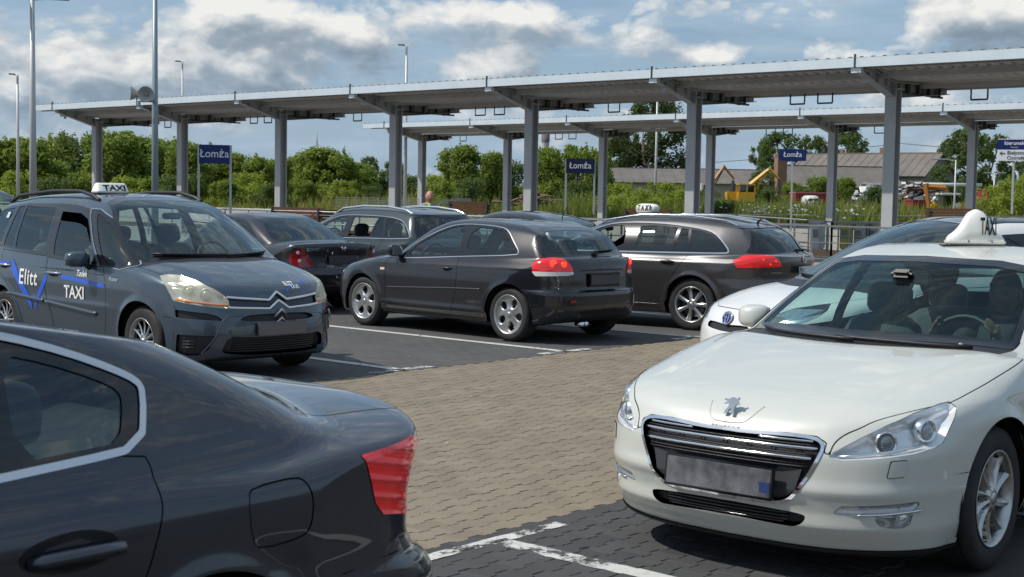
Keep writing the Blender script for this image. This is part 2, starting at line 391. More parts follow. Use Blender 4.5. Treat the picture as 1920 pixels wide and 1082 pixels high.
def add_box(bm, c, s, rz=0., bev=0., rot=None):
    r = bmesh.ops.create_cube(bm, size=1.); vs = r['verts']
    M = Matrix.Translation(c) @ (rot if rot is not None else Matrix.Rotation(rz, 4, 'Z')) @ Matrix.Diagonal((*s, 1))
    bmesh.ops.transform(bm, matrix=M, verts=vs)
    if bev > 0:
        es = list({e for v in vs for e in v.link_edges}); bmesh.ops.bevel(bm, geom=es, offset=bev, segments=2, affect='EDGES', clamp_overlap=True)
    return vs
def add_tube(bm, pts, r, seg=8, r2=None, cap=True):
    """a tube along points; r may be a list"""
    pts = [Vector(p) for p in pts]; rs = r if hasattr(r, '__len__') else [r + ((r2 if r2 is not None else r) - r) * i / (len(pts) - 1) for i in range(len(pts))]; rings = []
    up = None
    for i, p in enumerate(pts):
        d = (pts[min(i + 1, len(pts) - 1)] - pts[max(i - 1, 0)]).normalized()
        if up is None: up = Vector((0, 0, 1)) if abs(d.z) < .9 else Vector((1, 0, 0))
        a = d.cross(up).normalized(); b = a.cross(d).normalized(); up = b
        rings.append([bm.verts.new(p + (a * cos(2 * pi * k / seg) + b * sin(2 * pi * k / seg)) * rs[i]) for k in range(seg)])
    for A_, B_ in zip(rings, rings[1:]):
        for k in range(seg): bm.faces.new((A_[k], A_[(k + 1) % seg], B_[(k + 1) % seg], B_[k]))
    if cap:
        bm.faces.new(rings[0][::-1]); bm.faces.new(rings[-1])
def lathe(bm, prof, seg=32, axis='Z', c=(0, 0, 0), a0=0., a1=2 * pi):
    """prof: (radius, height) pairs"""
    full = abs(a1 - a0 - 2 * pi) < 1e-6; n = seg if full else seg + 1; R = []; c = Vector(c)
    for (r, h) in prof:
        row = []
        for k in range(n):
            t = a0 + (a1 - a0) * k / seg; u, v = r * cos(t), r * sin(t)
            p = {'Z': (u, v, h), 'Y': (u, h, v), 'X': (h, u, v)}[axis]; row.append(bm.verts.new(c + Vector(p)))
        R.append(row)
    for A_, B_ in zip(R, R[1:]):
        for k in range(seg if full else seg):
            j = (k + 1) % n; bm.faces.new((A_[k], A_[j], B_[j], B_[k]))
    return R
def boxo(name, c, s, m, parent=None, bev=0., rz=0., rot=None, smooth=False):
    bm = bmesh.new(); add_box(bm, c, s, rz, bev, rot); return bm_obj(name, bm, m, parent, smooth)
def tubeo(name, pts, r, m, parent=None, seg=8, r2=None): 
    bm = bmesh.new(); add_tube(bm, pts, r, seg, r2); return bm_obj(name, bm, m, parent, True)
def copy_tree(o, parent=None, skip=()):
    c = o.copy(); COL.objects.link(c)
    if parent is not None: c.parent = parent
    for ch in list(o.children):
        if ch.name.split('.')[0] not in skip: copy_tree(ch, c, skip)
    return c
FONT = None
def text_mesh(s, size=1., extrude=0., bold=0., align='CENTER', shear=0., spacing=1.):
    cu = bpy.data.curves.new('t', 'FONT'); cu.body = s; cu.size = size; cu.extrude = extrude; cu.offset = bold; cu.align_x = align; cu.align_y = 'CENTER'; cu.shear = shear; cu.space_character = spacing; cu.resolution_u = 4
    o = bpy.data.objects.new('t', cu); COL.objects.link(o); dg = bpy.context.evaluated_depsgraph_get(); dg.update()
    me = bpy.data.meshes.new_from_object(o.evaluated_get(dg)); bpy.data.objects.remove(o); bpy.data.curves.remove(cu); return me
def text_obj(name, s, size, m, parent, loc, rot, extrude=.001, bold=0., align='CENTER', sx=1., shear=0.):
    me = text_mesh(s, size, extrude, bold, align, shear); me.materials.append(m); o = bpy.data.objects.new(name, me); o.location = loc; o.rotation_euler = rot; o.scale = (sx, 1, 1); return link(o, parent)
# ---------------------------------------------------------------- car builder
DV = np.array([-1., 1., 1.])
class Car:
    """cuts a Body into panels, glass, lamps and puts each on its own object"""
    def __init__(s, name, body, step, pose, paint_m, label, cat, group=None):
        s.b = body; s.root = empty(name, (pose[0], pose[1], 0), pose[2], label, cat, group); s.rest = body.mesh(step); s.paint = paint_m; s.p = {}
    def emit(s, name, pc, m, side='C', parent=None, label=None, flat=False):
        """C: both halves as one mesh; S: one object per side; L / R: one side only"""
        if len(pc.T) == 0: return []
        out = []
        V = pc.V * DV; N = pc.N * DV; T = pc.T[:, [0, 2, 1]]            # left half (y > 0)
        MV, MN, MT = V * [1, -1, 1], N * [1, -1, 1], pc.T
        if side == 'C': jobs = [(np.concatenate([V, MV]), np.concatenate([N, MN]), np.concatenate([T, MT + len(V)]))]
        elif side == 'S': jobs = [(V, N, T), (MV, MN, MT)]
        elif side == 'L': jobs = [(V, N, T)]
        else: jobs = [(MV, MN, MT)]
        for (a, b, c) in jobs:
            o = bpy.data.objects.new(name, raw_mesh(name, a, c, b, mats=[m])); link(o, parent if parent is not None else s.root)
            if label: o['label'] = label
            out.append(o)
        return out
    def take(s, fn):
        a, s.rest = s.rest.cut(fn); return a
    def gap(s, fn, w=.003):
        """a narrow dark joint along a field's zero line; returns the inside panel"""
        a, s.rest = s.rest.cut(lambda x, y, z: fn(x, y, z) - w)
        st, a = Piece(a.V, a.N, a.T).cut(lambda x, y, z: -fn(x, y, z) - w)
        s.p.setdefault('gap', []).append(st.offset(-.006)); return a
    def line(s, fn, w=.003, where='rest'):
        """a dark joint line in the remaining body along fn=0"""
        a, o1 = s.rest.cut(lambda x, y, z: fn(x, y, z) - w); st, o2 = a.cut(lambda x, y, z: -fn(x, y, z) - w)
        s.p.setdefault('gap', []).append(st.offset(-.006)); s.rest = o1.join(o2)
    def window(s, fn, gm, border=.03, bm_=None, side='S', name='window', trim=None, trim_m=None, inset=.004, frame='window_frame'):
        """glass with a black band inside its edge and optional bright trim outside"""
        if trim:
            a, s.rest = s.rest.cut(lambda x, y, z: fn(x, y, z) - trim); st, a = a.cut(lambda x, y, z: -fn(x, y, z))
            s.emit('window_trim', st.offset(.004).skirt(.006), trim_m or CHR, side)
        else: a = s.take(fn)
        gl, bd = a.cut(lambda x, y, z: fn(x, y, z) + border)
        fr = s.emit(frame, bd.offset(-inset * .5).skirt(.012), bm_ or BLKG, side)
        g_ = s.emit(name, gl.offset(-inset), gm, side); return g_
    def dlo(s, outer, glasses, trim=0., trim_m=None, fm=None, tint=None, inset=.005, y0=.3):
        """side glazing: one black frame with panes set into it, optional bright strip round it"""
        fo = lambda x, y, z: np.maximum(outer(x, z), y0 - y)
        if trim:
            a, s.rest = s.rest.cut(lambda x, y, z: fo(x, y, z) - trim); st, a = a.cut(lambda x, y, z: -fo(x, y, z)); s.emit('window_trim', st.offset(.004).skirt(.006), trim_m or CHR, 'S')
        else: a = s.take(fo)
        r = []
        for gf, gm in glasses:
            if gm is None: _, a = a.cut(lambda x, y, z: gf(x, z)); continue
            gl, a = a.cut(lambda x, y, z: gf(x, z)); r.append(s.emit('window', gl.offset(-inset), gm, 'S'))
        s.emit('window_frame', a.offset(-.001).skirt(.014), fm or BLKG, 'S'); return r
    def screen(s, outline, gm, front=True, border=.035, name='windscreen', r=.02):
        f = poly(sym(outline), r); b = s.b; xm = b.L / 2
        fn = lambda x, y, z: np.maximum(np.maximum(f(y, z), (x - xm) if front else (xm - x)), .006 - b.Lc(x, y, z))
        return s.window(fn, gm, border, BLKG, 'C', name, inset=.003, frame=name + '_border')
    def door(s, pts, handle=None, r=.0, smooth=2, label=None, hm=None, hr=.013, w=.0028):
        f = poly(pts, r, smooth); pc = s.gap(lambda x, y, z: np.maximum(f(x, z), .3 - y), w)
        ds = s.emit('door', pc.skirt(.008), s.paint, 'S')
        if handle:
            for sg, d in zip((1, -1), ds):
                (xa, xb, zh) = handle; f2 = [((xa + xb) / 2 + (xb - xa) * .42 * cos(t), zh - .004 + .028 * sin(t)) for t in np.linspace(0, 2 * pi, 16, endpoint=False)]
                Q, _ = s.P(f2, .002, 'side', sg); bm = bmesh.new(); bm.faces.new([bm.verts.new(q) for q in Q]); bm_obj('handle_recess', bm, DARK, d)
                Q, _ = s.P([(xa, zh), (xa + .02, zh + .004), ((xa + xb) / 2, zh + .006), (xb - .02, zh + .004), (xb, zh)], .0, 'side', sg)
                Q = [Vector(q) + Vector((0, sg * o, 0)) for q, o in zip(Q, (.0, .022, .030, .022, .0))]
                bm = bmesh.new(); add_tube(bm, Q, [hr * .7, hr, hr, hr, hr * .7], 8); bm_obj('handle', bm, hm or s.paint, d, True)
        return ds
    def lamp(s, fn, lens, bowl=LREF, depth=.05, name='headlight', side='S', skirt=.01, lim=.03):
        """clear cover over a bowl that deepens away from its rim"""
        a = s.take(fn); f = -fn(a.V[:, 0], a.V[:, 1], a.V[:, 2]); ls = s.emit(name, a.offset(.001).skirt(skirt), lens, side)
        bw = a.offset(-np.clip(f / lim, 0, 1) * depth - .004); e = 1e-3
        n = np.cross(bw.V[bw.T[:, 1]] - bw.V[bw.T[:, 0]], bw.V[bw.T[:, 2]] - bw.V[bw.T[:, 0]]); vn = np.zeros_like(bw.V)
        for q in range(3): np.add.at(vn, bw.T[:, q], n)
        bw.N = vn / (np.linalg.norm(vn, axis=1)[:, None] + 1e-12)
        w = Piece(bw.V, bw.N, bw.T); out = []
        for o, sg in zip(ls, (1, -1) if side == 'S' else (0,)):
            if side == 'S': out += s.emit('lamp_bowl', w, bowl, 'L' if sg > 0 else 'R', parent=o)
            else: out += s.emit('lamp_bowl', w, bowl, 'C', parent=o)
        return ls
    def bulb(s, lampo, p, r, depth=.02, m=LREF, ring=None):
        for o, sg in zip(lampo, (1, -1)):
            bm = bmesh.new(); c = Vector((-p[0] + depth, sg * p[1], p[2])); R_ = Matrix.Rotation(sg * p[3] if len(p) > 3 else 0, 4, 'Z')
            bmesh.ops.create_uvsphere(bm, u_segments=18, v_segments=12, radius=r * .8)
            for v in bm.verts: v.co = R_ @ Vector((v.co.x * .6, v.co.y, v.co.z)) + c
            bm_obj('projector_lens', bm, m, o, True)
            bm = bmesh.new(); lathe(bm, [(r * .85, .0), (r, .012), (r * 1.12, .01), (r * 1.15, -.03)], 24, 'X')
            for v in bm.verts: v.co = R_ @ v.co + c
            bm_obj('projector_ring', bm, ring or LREF2, o, True)
    def grille(s, outline, trim=.0, depth=.03, m=None, name='grille', dirn='front', trim_m=None, r=.01, smooth=1, slats=None, slat_m=None):
        """recessed opening on the front or rear; slats: list of heights"""
        f = poly(sym(outline), r, smooth); xm = s.b.L / 2
        fn = lambda x, y, z: np.maximum(f(y, z), (x - xm) if dirn == 'front' else (xm - x))
        a, s.rest = s.rest.cut(lambda x, y, z: fn(x, y, z) - trim)
        if trim:
            st, a = a.cut(lambda x, y, z: -fn(x, y, z)); s.emit(name + '_surround', st.offset(.004).skirt(.012), trim_m or CHR)
        g_ = s.emit(name, a.offset(-depth), m or DARK)[0]
        a2 = Piece(a.V, a.N, a.T); b_ = a2.skirt(depth * 1.1); k = len(a.T); s.emit(name + '_wall', Piece(b_.V, b_.N, b_.T[k:]).clean(), m or BLK) if len(b_.T) > k else None
        for zz, w, mm, off in (slats or []):
            Q = np.linspace(-w, w, 15); s.bar('grille_slat', [(q, zz) for q in Q], .006 if mm is CHR else .005, mm, dirn, off, n=15, seg=6, parent=g_)
        return g_
    def finish(s, arch=.04, under=True, pname='body'):
        b = s.b
        for ax in (b.axF, b.axR):
            wm = float(b.Wpf(ax)) - .30
            _, s.rest = s.rest.cut(lambda x, y, z: np.maximum(np.sqrt((x - ax) ** 2 + (z - b.R - .01) ** 2) - b.Ra, wm - y))
        if under:
            z0 = float(b.Zbf(b.L / 2)) + .2
            u, s.rest = s.rest.split(np.maximum(s.rest.N[:, 2] + .8, s.rest.V[:, 2] - z0)); s.emit('underbody', u, BLK)
        s.emit(pname, s.rest.skirt(arch), s.paint)
        if 'gap' in s.p:
            q = s.p['gap'][0]
            for k in s.p['gap'][1:]: q = q.join(k)
            s.emit('panel_gap', q, DARK)[0]['kind'] = 'stuff'
        for ax in (b.axF, b.axR):                               # inner wheel housings
            for sg in (1, -1):
                bm = bmesh.new(); W = float(b.Wpf(ax)); R_ = b.Ra + .012
                lathe(bm, [(R_, sg * (W - .035)), (R_, sg * (W - .32)), (.05, sg * (W - .32))], 28, 'Y', (-ax, 0, b.R + .01), -.35, pi + .35)
                bm_obj('wheel_housing', bm, DARK, s.root, True)
    def P(s, pts, off=.004, dirn='side', sgn=1):
        """project outline points on the body: side: (x,z), front/rear: (y,z), top: (x,y)"""
        p = np.array(pts, float); n = len(p)
        if dirn == 'side': o = np.stack([p[:, 0], np.full(n, 1.3), p[:, 1]], 1); d = np.tile([0, -1., 0], (n, 1))
        elif dirn == 'front': o = np.stack([np.full(n, -.4), p[:, 0], p[:, 1]], 1); d = np.tile([1., 0, 0], (n, 1))
        elif dirn == 'rear': o = np.stack([np.full(n, s.b.L + .4), p[:, 0], p[:, 1]], 1); d = np.tile([-1., 0, 0], (n, 1))
        else: o = np.stack([p[:, 0], p[:, 1], np.full(n, 2.)], 1); d = np.tile([0, 0, -1.], (n, 1))
        Q, ok = s.b.hit(o, d, 4)
        g_ = s.b.grad(Q); g_ /= np.linalg.norm(g_, axis=1)[:, None]; Q = Q + g_ * off
        Q = Q * DV * [1, sgn, 1]; return Q, g_ * DV * [1, sgn, 1]
    def bar(s, name, pts, r, m, dirn='front', off=.0, sgn=1, n=24, seg=8, parent=None, lab=None):
        p = np.array(pts, float); t = np.linspace(0, len(p) - 1, n); q = np.stack([np.interp(t, range(len(p)), p[:, k]) for k in (0, 1)], 1)
        Q, _ = s.P(q, off, dirn, sgn); bm = bmesh.new(); add_tube(bm, Q.tolist(), r, seg); o = bm_obj(name, bm, m, parent or s.root, True)
        if lab: o['label'] = lab
        return o
    def decal(s, name, me2d, m, org, size=1., dirn='side', off=.003, sgn=1, flip=1, rot=0., parent=None, sub=.04):
        """lay a flat mesh (text or a shape, in its XY) on the body surface round org"""
        bm = bmesh.new(); bm.from_mesh(me2d)
        bmesh.ops.triangulate(bm, faces=bm.faces[:]); bmesh.ops.subdivide_edges(bm, edges=[e for e in bm.edges if e.calc_length() * size > sub], cuts=3, use_grid_fill=False)
        bmesh.ops.triangulate(bm, faces=bm.faces[:])
        v = np.array([v.co[:] for v in bm.verts]); c_, s_ = cos(rot), sin(rot); X = (v[:, 0] * c_ - v[:, 1] * s_) * size * flip; Y = (v[:, 0] * s_ + v[:, 1] * c_) * size
        Q, _ = s.P(np.stack([org[0] + X, org[1] + Y], 1), off, dirn, sgn)
        for a, q in zip(bm.verts, Q): a.co = q
        return bm_obj(name, bm, m, parent or s.root, True)
    def mirror(s, x, z, y, w=.22, h=.15, m=None, sides=(1, -1), d=.10):
        for sg in sides:
            bm = bmesh.new(); bmesh.ops.create_uvsphere(bm, u_segments=20, v_segments=12, radius=1)
            for v in bm.verts:
                p = v.co; e = .62
                q = Vector([math.copysign(abs(t) ** e, t) for t in p])
                q.x *= (.62 + .38 * (1 - abs(p.y)) ) if q.x > 0 else .45
                v.co = Vector((-x + q.x * d, sg * (y + w / 2 + q.y * w / 2), z + h / 2 + q.z * h / 2 * (1 + .12 * p.y * sg)))
            o = bm_obj('side_mirror', bm, m or SOLID.get(s.paint.name, s.paint), s.root, True)
            boxo('mirror_glass', (-x - d * .47, sg * (y + w / 2), z + h / 2), (.006, w * .82, h * .76), CHR, o, .002)
            tubeo('mirror_foot', [(-x, sg * (y - .05), z - .03), (-x, sg * (y + .06), z + h * .25)], .03, BLK, o, 8, .022)
    def wheel(s, sides=(1, -1), rim=None, R=None, w=.215, rr=.225):
        b = s.b; R = R or b.R; made = {}
        for ax in (b.axF, b.axR):
            for sg in (1, -1):
                y = float(b.Wpf(ax)) - .03
                if not made:
                    t = wheel_obj(R, rr, w, rim); made['w'] = t
                    t.parent = s.root
                else: t = copy_tree(made['w'], s.root)
                t.location = (-ax, sg * (y), R); t.rotation_euler = (random.uniform(0, 6.28) * 0 + 0, 0, 0 if sg > 0 else pi)
                for ch in t.children:
                    ch.rotation_euler = (0, random.uniform(0, 1.2), 0) if ch.name.startswith('rim') else (0, 0, 0)
def wheel_obj(R, rr, w, rim):
    """wheel with its outer face towards +y at y=0; rim: dict(n, fn) openings"""
    bm = bmesh.new()
    prof = [(rr - .012, -.012), (rr + .004, -.006), (rr + .02, -.002), (rr + (R - rr) * .55, .002), (R - .028, -.004), (R - .010, -.016), (R - .002, -.035)]
    k = 7
    for i in range(k): 
        y0 = -.040 - (w - .08) * i / k; g_ = (w - .08) / k * .25
        prof += [(R, y0), (R, y0 - (w - .08) / k + g_), (R - .006, y0 - (w - .08) / k + g_ + .001), (R - .006, y0 - (w - .08) / k + .001)] if i < k - 1 else [(R, y0), (R, y0 - (w - .08) / k)]
    prof += [(R - .01, -w + .016), (R - .05, -w), (rr, -w + .005)]
    lathe(bm, prof, 56, 'Y'); t = bm_obj('wheel', bm, RUB, None, True); t.data.name = 'tyre'
    # rim barrel
    bm = bmesh.new(); lathe(bm, [(rr - .004, -.006), (rr + .002, -.003), (rr - .006, -.002), (rr - .014, -.012), (rr - .022, -.03), (rr - .03, -.10), (rr - .028, -w + .02)], 56, 'Y'); bm_obj('rim_barrel', bm, RIMS, t, True)
    # face: polar sheet, openings cut out
    nr, na = 22, 150; rs = np.linspace(.012, rr - .012, nr); th = np.linspace(0, 2 * pi, na, endpoint=False)
    A_, B_ = np.meshgrid(rs, th, indexing='ij'); r_, a_ = A_.ravel(), B_.ravel()
    f = rim['fn'](r_ / rr, a_)                                  # negative in an opening
    dish = rim.get('dish', lambda q: -.018 - .022 * np.clip((q - .25) / .5, 0, 1) * (1 - q) * 2.0)
    V = np.stack([r_ * np.cos(a_), dish(r_ / rr) + rim.get('crown', .010) * np.clip(f / .06, 0, 1) ** .6 - .010, r_ * np.sin(a_)], 1)
    i = np.arange(nr - 1)[:, None] * na + np.arange(na)[None, :]; j = np.arange(nr - 1)[:, None] * na + (np.arange(na)[None, :] + 1) % na
    Qd = np.stack([i, j, j + na, i + na], 2).reshape(-1, 4); T = np.concatenate([Qd[:, [0, 1, 2]], Qd[:, [0, 2, 3]]])
    n = np.cross(V[T[:, 1]] - V[T[:, 0]], V[T[:, 2]] - V[T[:, 0]]); vn = np.zeros_like(V)
    for q in range(3): np.add.at(vn, T[:, q], n)
    sg_ = np.sign((vn[:, 1]).sum()); vn = vn * sg_; vn /= np.linalg.norm(vn, axis=1)[:, None] + 1e-12
    if sg_ < 0: T = T[:, [0, 2, 1]]
    pc = Piece(V, vn, T); pc.V[:, 1] += 5          # keep clear of the centreline rule
    _, face = pc.split(f); face = face.skirt(.03, (0, -1, 0)); face.V[:, 1] -= 5
    o = bpy.data.objects.new('rim', raw_mesh('rim', face.V, face.T, face.N, mats=[rim.get('mat', RIMS)])); link(o, t)
    bm = bmesh.new(); c = dish(np.array([.0]))[0]
    lathe(bm, [(.0005, c + .012), (.022, c + .012), (.030, c + .006), (.034, c - .006)], 20, 'Y')
    bm_obj('hub_cap', bm, rim.get('cap', RIMS), t, True)
    bm = bmesh.new()
    for k in range(5):
        a = 2 * pi * k / 5; lathe(bm, [(.0005, c - .002), (.009, c - .004), (.009, c - .012)], 8, 'Y', (.052 * cos(a), 0, .052 * sin(a)))
    bm_obj('wheel_bolts', bm, RIMD, t, True)
    bm = bmesh.new(); lathe(bm, [(.05, -.075), (rr * .72, -.075), (rr * .72, -.10), (.05, -.10)], 32, 'Y'); bm_obj('brake_disc', bm, RIMD, t, True)
    bm = bmesh.new(); lathe(bm, [(.0005, -.16), (rr - .03, -.16)], 32, 'Y'); bm_obj('wheel_back', bm, DARK, t, True)
    return t
# rim openings as fields over (radius 0..1, angle)
def rim_spokes(n, w0=.14, w1=.20, r0=.26, r1=.90, twist=0.):
    def f(r, a):
        s = 2 * pi / n; d = np.abs((a + twist * r + s / 2) % s - s / 2) * r
        wd = w0 + (w1 - w0) * np.clip((r - r0) / (r1 - r0), 0, 1)
        inside = smin(d - wd / 2, d * 0 + 9, .01)
        return -smin(smin(d - wd / 2, r - r0, .05), r1 - r, .05)
    return f
def rim_pairs(n, gapw=.16, w=.10, r0=.24, r1=.92):
    def f(r, a):
        s = 2 * pi / n; d = np.abs((a + s / 2) % s - s / 2) * r; c = gapw * np.clip((r - .15), 0, 1) / .75
        sp = np.abs(d - c) - w / 2
        return -smin(smin(sp, r - r0, .04), r1 - r, .04)
    return f
def rim_holes(n, rc=.60, ra=.235, rb=.19):
    def f(r, a):
        s = 2 * pi / n; t = (a + s / 2) % s - s / 2; x = r * np.cos(t) - rc; y = r * np.sin(t)
        yw = rb * (1 + .9 * x); return (np.sqrt((x / ra) ** 2 + (y / yw) ** 2 + 1e-9) - 1) * .2
    return f
def superblob(bm, c, s, e=.6, rot=None, seg=14):
    r = bmesh.ops.create_uvsphere(bm, u_segments=seg, v_segments=max(6, seg // 2 + 1), radius=1); M = rot or Matrix.Identity(3)
    for v in r['verts']:
        p = v.co; q = Vector([math.copysign(abs(t) ** e * k, t) for t, k in zip(p, s)]); v.co = Vector(c) + M @ q
def seat(car, x, y, z=.28, m=None, w=.50, back=.62, lean=.30, head=True, name='seat'):
    """x: rearward position of the seat's hip point"""
    m = m or FAB; bm = bmesh.new()
    superblob(bm, (-x + .20, y, z + .10), (.27, w / 2, .10), .5)
    R = Matrix.Rotation(-lean, 3, 'Y'); superblob(bm, (-x - .06 - .5 * back * sin(lean), y, z + .16 + back / 2 * cos(lean)), (.09, w / 2, back / 2), .5, R)
    o = bm_obj(name, bm, m, car.root, True)
    if head:
        bm = bmesh.new(); hx = -x - .06 - (back + .13) * sin(lean); hz = z + .16 + (back + .10) * cos(lean)
        superblob(bm, (hx, y, hz), (.05, .14, .10), .6, R); add_tube(bm, [(hx + .02, y - .06, hz - .16), (hx, y - .06, hz)], .008, 6); add_tube(bm, [(hx + .02, y + .06, hz - .16), (hx, y + .06, hz)], .008, 6)
        bm_obj('headrest', bm, m, o, True)
    return o
def interior(car, xf, xr, dash_x, dash_z, belt, rear=True, wheel_y=.36, m=None, bw=1.3, floor=.25):
    """front seats at xf, bench at xr (hip points), dashboard whose rear edge is at dash_x"""
    seat(car, xf, .37, floor + .02, m); seat(car, xf, -.37, floor + .02, m)
    if rear:
        seat(car, xr, 0, floor + .06, m, bw, .60, .36, False, 'rear_seat')
        for yy in (-.40, 0, .40) if bw > 1.25 else (-.33, .33):
            bm = bmesh.new(); superblob(bm, (-xr - .06 - .72 * sin(.36), yy, floor + .22 + .66 * cos(.36)), (.05, .13, .085), .6); bm_obj('headrest', bm, m or FAB, car.root, True)
    bm = bmesh.new(); w = bw / 2 + .05
    sec = [(dash_x - .62, dash_z - .06), (dash_x - .25, dash_z), (dash_x - .08, dash_z - .02), (dash_x, dash_z - .10), (dash_x - .03, dash_z - .30), (dash_x - .45, dash_z - .55)]
    n = 9; rows = []
    for k in range(n):
        y = -w + 2 * w * k / (n - 1); ho = .045 * math.exp(-((y - wheel_y) / .17) ** 2)
        rows.append([bm.verts.new((-a, y, zz + (ho if i in (1, 2) else 0))) for i, (a, zz) in enumerate(sec)])
    for A_, B_ in zip(rows, rows[1:]):
        for k in range(len(sec) - 1): bm.faces.new((A_[k], B_[k], B_[k + 1], A_[k + 1]))
    bm_obj('dashboard', bm, DASH, car.root, True)
    # steering wheel
    bm = bmesh.new(); R_ = .185; th = RAD(65); c = Vector((-dash_x - .10, wheel_y, dash_z - .02)); ring = []
    for k in range(25):
        a = 2 * pi * k / 24; ring.append(c + Vector((R_ * sin(a) * cos(th) * -1, R_ * cos(a), R_ * sin(a) * sin(th))))
    add_tube(bm, ring, .015, 7, cap=False); superblob(bm, c + Vector((.02, 0, 0)), (.03, .075, .06), .7)
    add_tube(bm, [c, c + Vector((0, R_, 0))], .014, 6); add_tube(bm, [c, c - Vector((0, R_, 0))], .014, 6); add_tube(bm, [c, c + Vector((.35, 0, -.15))], .025, 6)
    bm_obj('steering_wheel', bm, BLK, car.root, True)
    # floor tub and inner side panels
    bm = bmesh.new(); L0, L1 = dash_x - .5, xr + .35; add_box(bm, (-(L0 + L1) / 2, 0, floor - .02), (L1 - L0, bw + .25, .04))
    b_ = car.b; sx = min(xr + 1.15, b_.L - .55); add_box(bm, (-(L1 + sx) / 2, 0, belt - .03), (sx - L1, bw + .24, .03)); add_box(bm, (-(L1), 0, (floor + belt) / 2), (.04, bw + .2, belt - floor)); add_box(bm, (-(xf - .0), 0, floor + .12), (1.0, .20, .22), bev=.03)
    bm_obj('cabin_floor', bm, DARK, car.root)
    # inner mirror
    bm = bmesh.new(); return bm
# ---------------------------------------------------------------- white saloon (front right)
B508 = Body(L=4.79, H=1.456, R=.334, Ra=.372, axF=.965, axR=3.782, flare=.012, xm=2.5,
    nose=[(.05, .16), (.20, .085), (.25, .052), (.285, .034), (.33, .032), (.39, .016), (.44, -.003), (.49, .005), (.58, .012), (.68, .055), (.74, .10), (.79, .20), (.84, .40), (.95, .9), (1.6, 4)],
    tail=[(.05, .16), (.25, .06), (.45, 0), (.60, .01), (.75, .05), (.95, .06), (1.03, .10), (1.1, .3), (1.6, 3)],
    Cf=[(0, 0), (.25, .012), (.45, .05), (.60, .115), (.70, .19), (.78, .29), (.84, .41), (.90, .64), (.94, .95), (1.1, 1.8)],
    Cr=[(0, 0), (.4, .03), (.6, .09), (.75, .2), (.84, .34), (.9, .55), (.95, .9), (1.1, 1.6)],
    Wp=[(-.2, .90), (.5, .905), (.95, .922), (1.5, .922), (2.5, .926), (3.8, .92), (4.4, .90), (5, .87)],
    ins=[(.05, .10), (.18, .075), (.28, .045), (.42, .018), (.55, .004), (.66, .0), (.76, .008), (.84, .022), (.92, .05), (1.0, .10), (1.6, .5)],
    Zc=[(-.2, .70), (.05, .735), (.15, .775), (.35, .84), (.7, .905), (1.1, .965), (1.35, .995), (1.7, 1.0), (3.9, 1.02), (4.3, 1.06), (4.75, 1.03), (5, .98)],
    dz=[(-.2, .05), (.2, .055), (.5, .055), (1.0, .05), (1.5, .055), (4.0, .08), (5, .08)], pw=3.2,
    Zb=[(-.2, .17), (.1, .15), (.5, .15), (1.2, .19), (3.5, .19), (4.2, .22), (5, .30)],
    T=[(0, -.9), (1.0, .86), (1.22, .975), (1.6, 1.165), (2.0, 1.345), (2.2, 1.405), (2.4, 1.44), (2.7, 1.456), (3.1, 1.44), (3.5, 1.39), (3.8, 1.32), (4.35, 1.06), (4.6, .92), (5.2, .5)],
    Wg=[(1, .80), (1.4, .85), (2, .875), (3, .875), (4, .83), (4.5, .74), (5, .6)],
    belt=[(0, .90), (1.5, .93), (4, .99), (5, 1.0)], tum=[(-.5, -.06), (0, .02), (.10, .06), (.25, .145), (.38, .235), (.45, .30), (.55, .42)],
    hood=(.44, .19, .014, .035), crown=.075, swf=.50, swr=.35, ks=.05, kf=.05, kr=.06, kg=.09, kj=.03,
    crease=[(.60, 0.0, .008, .05, .2, 4.6)])
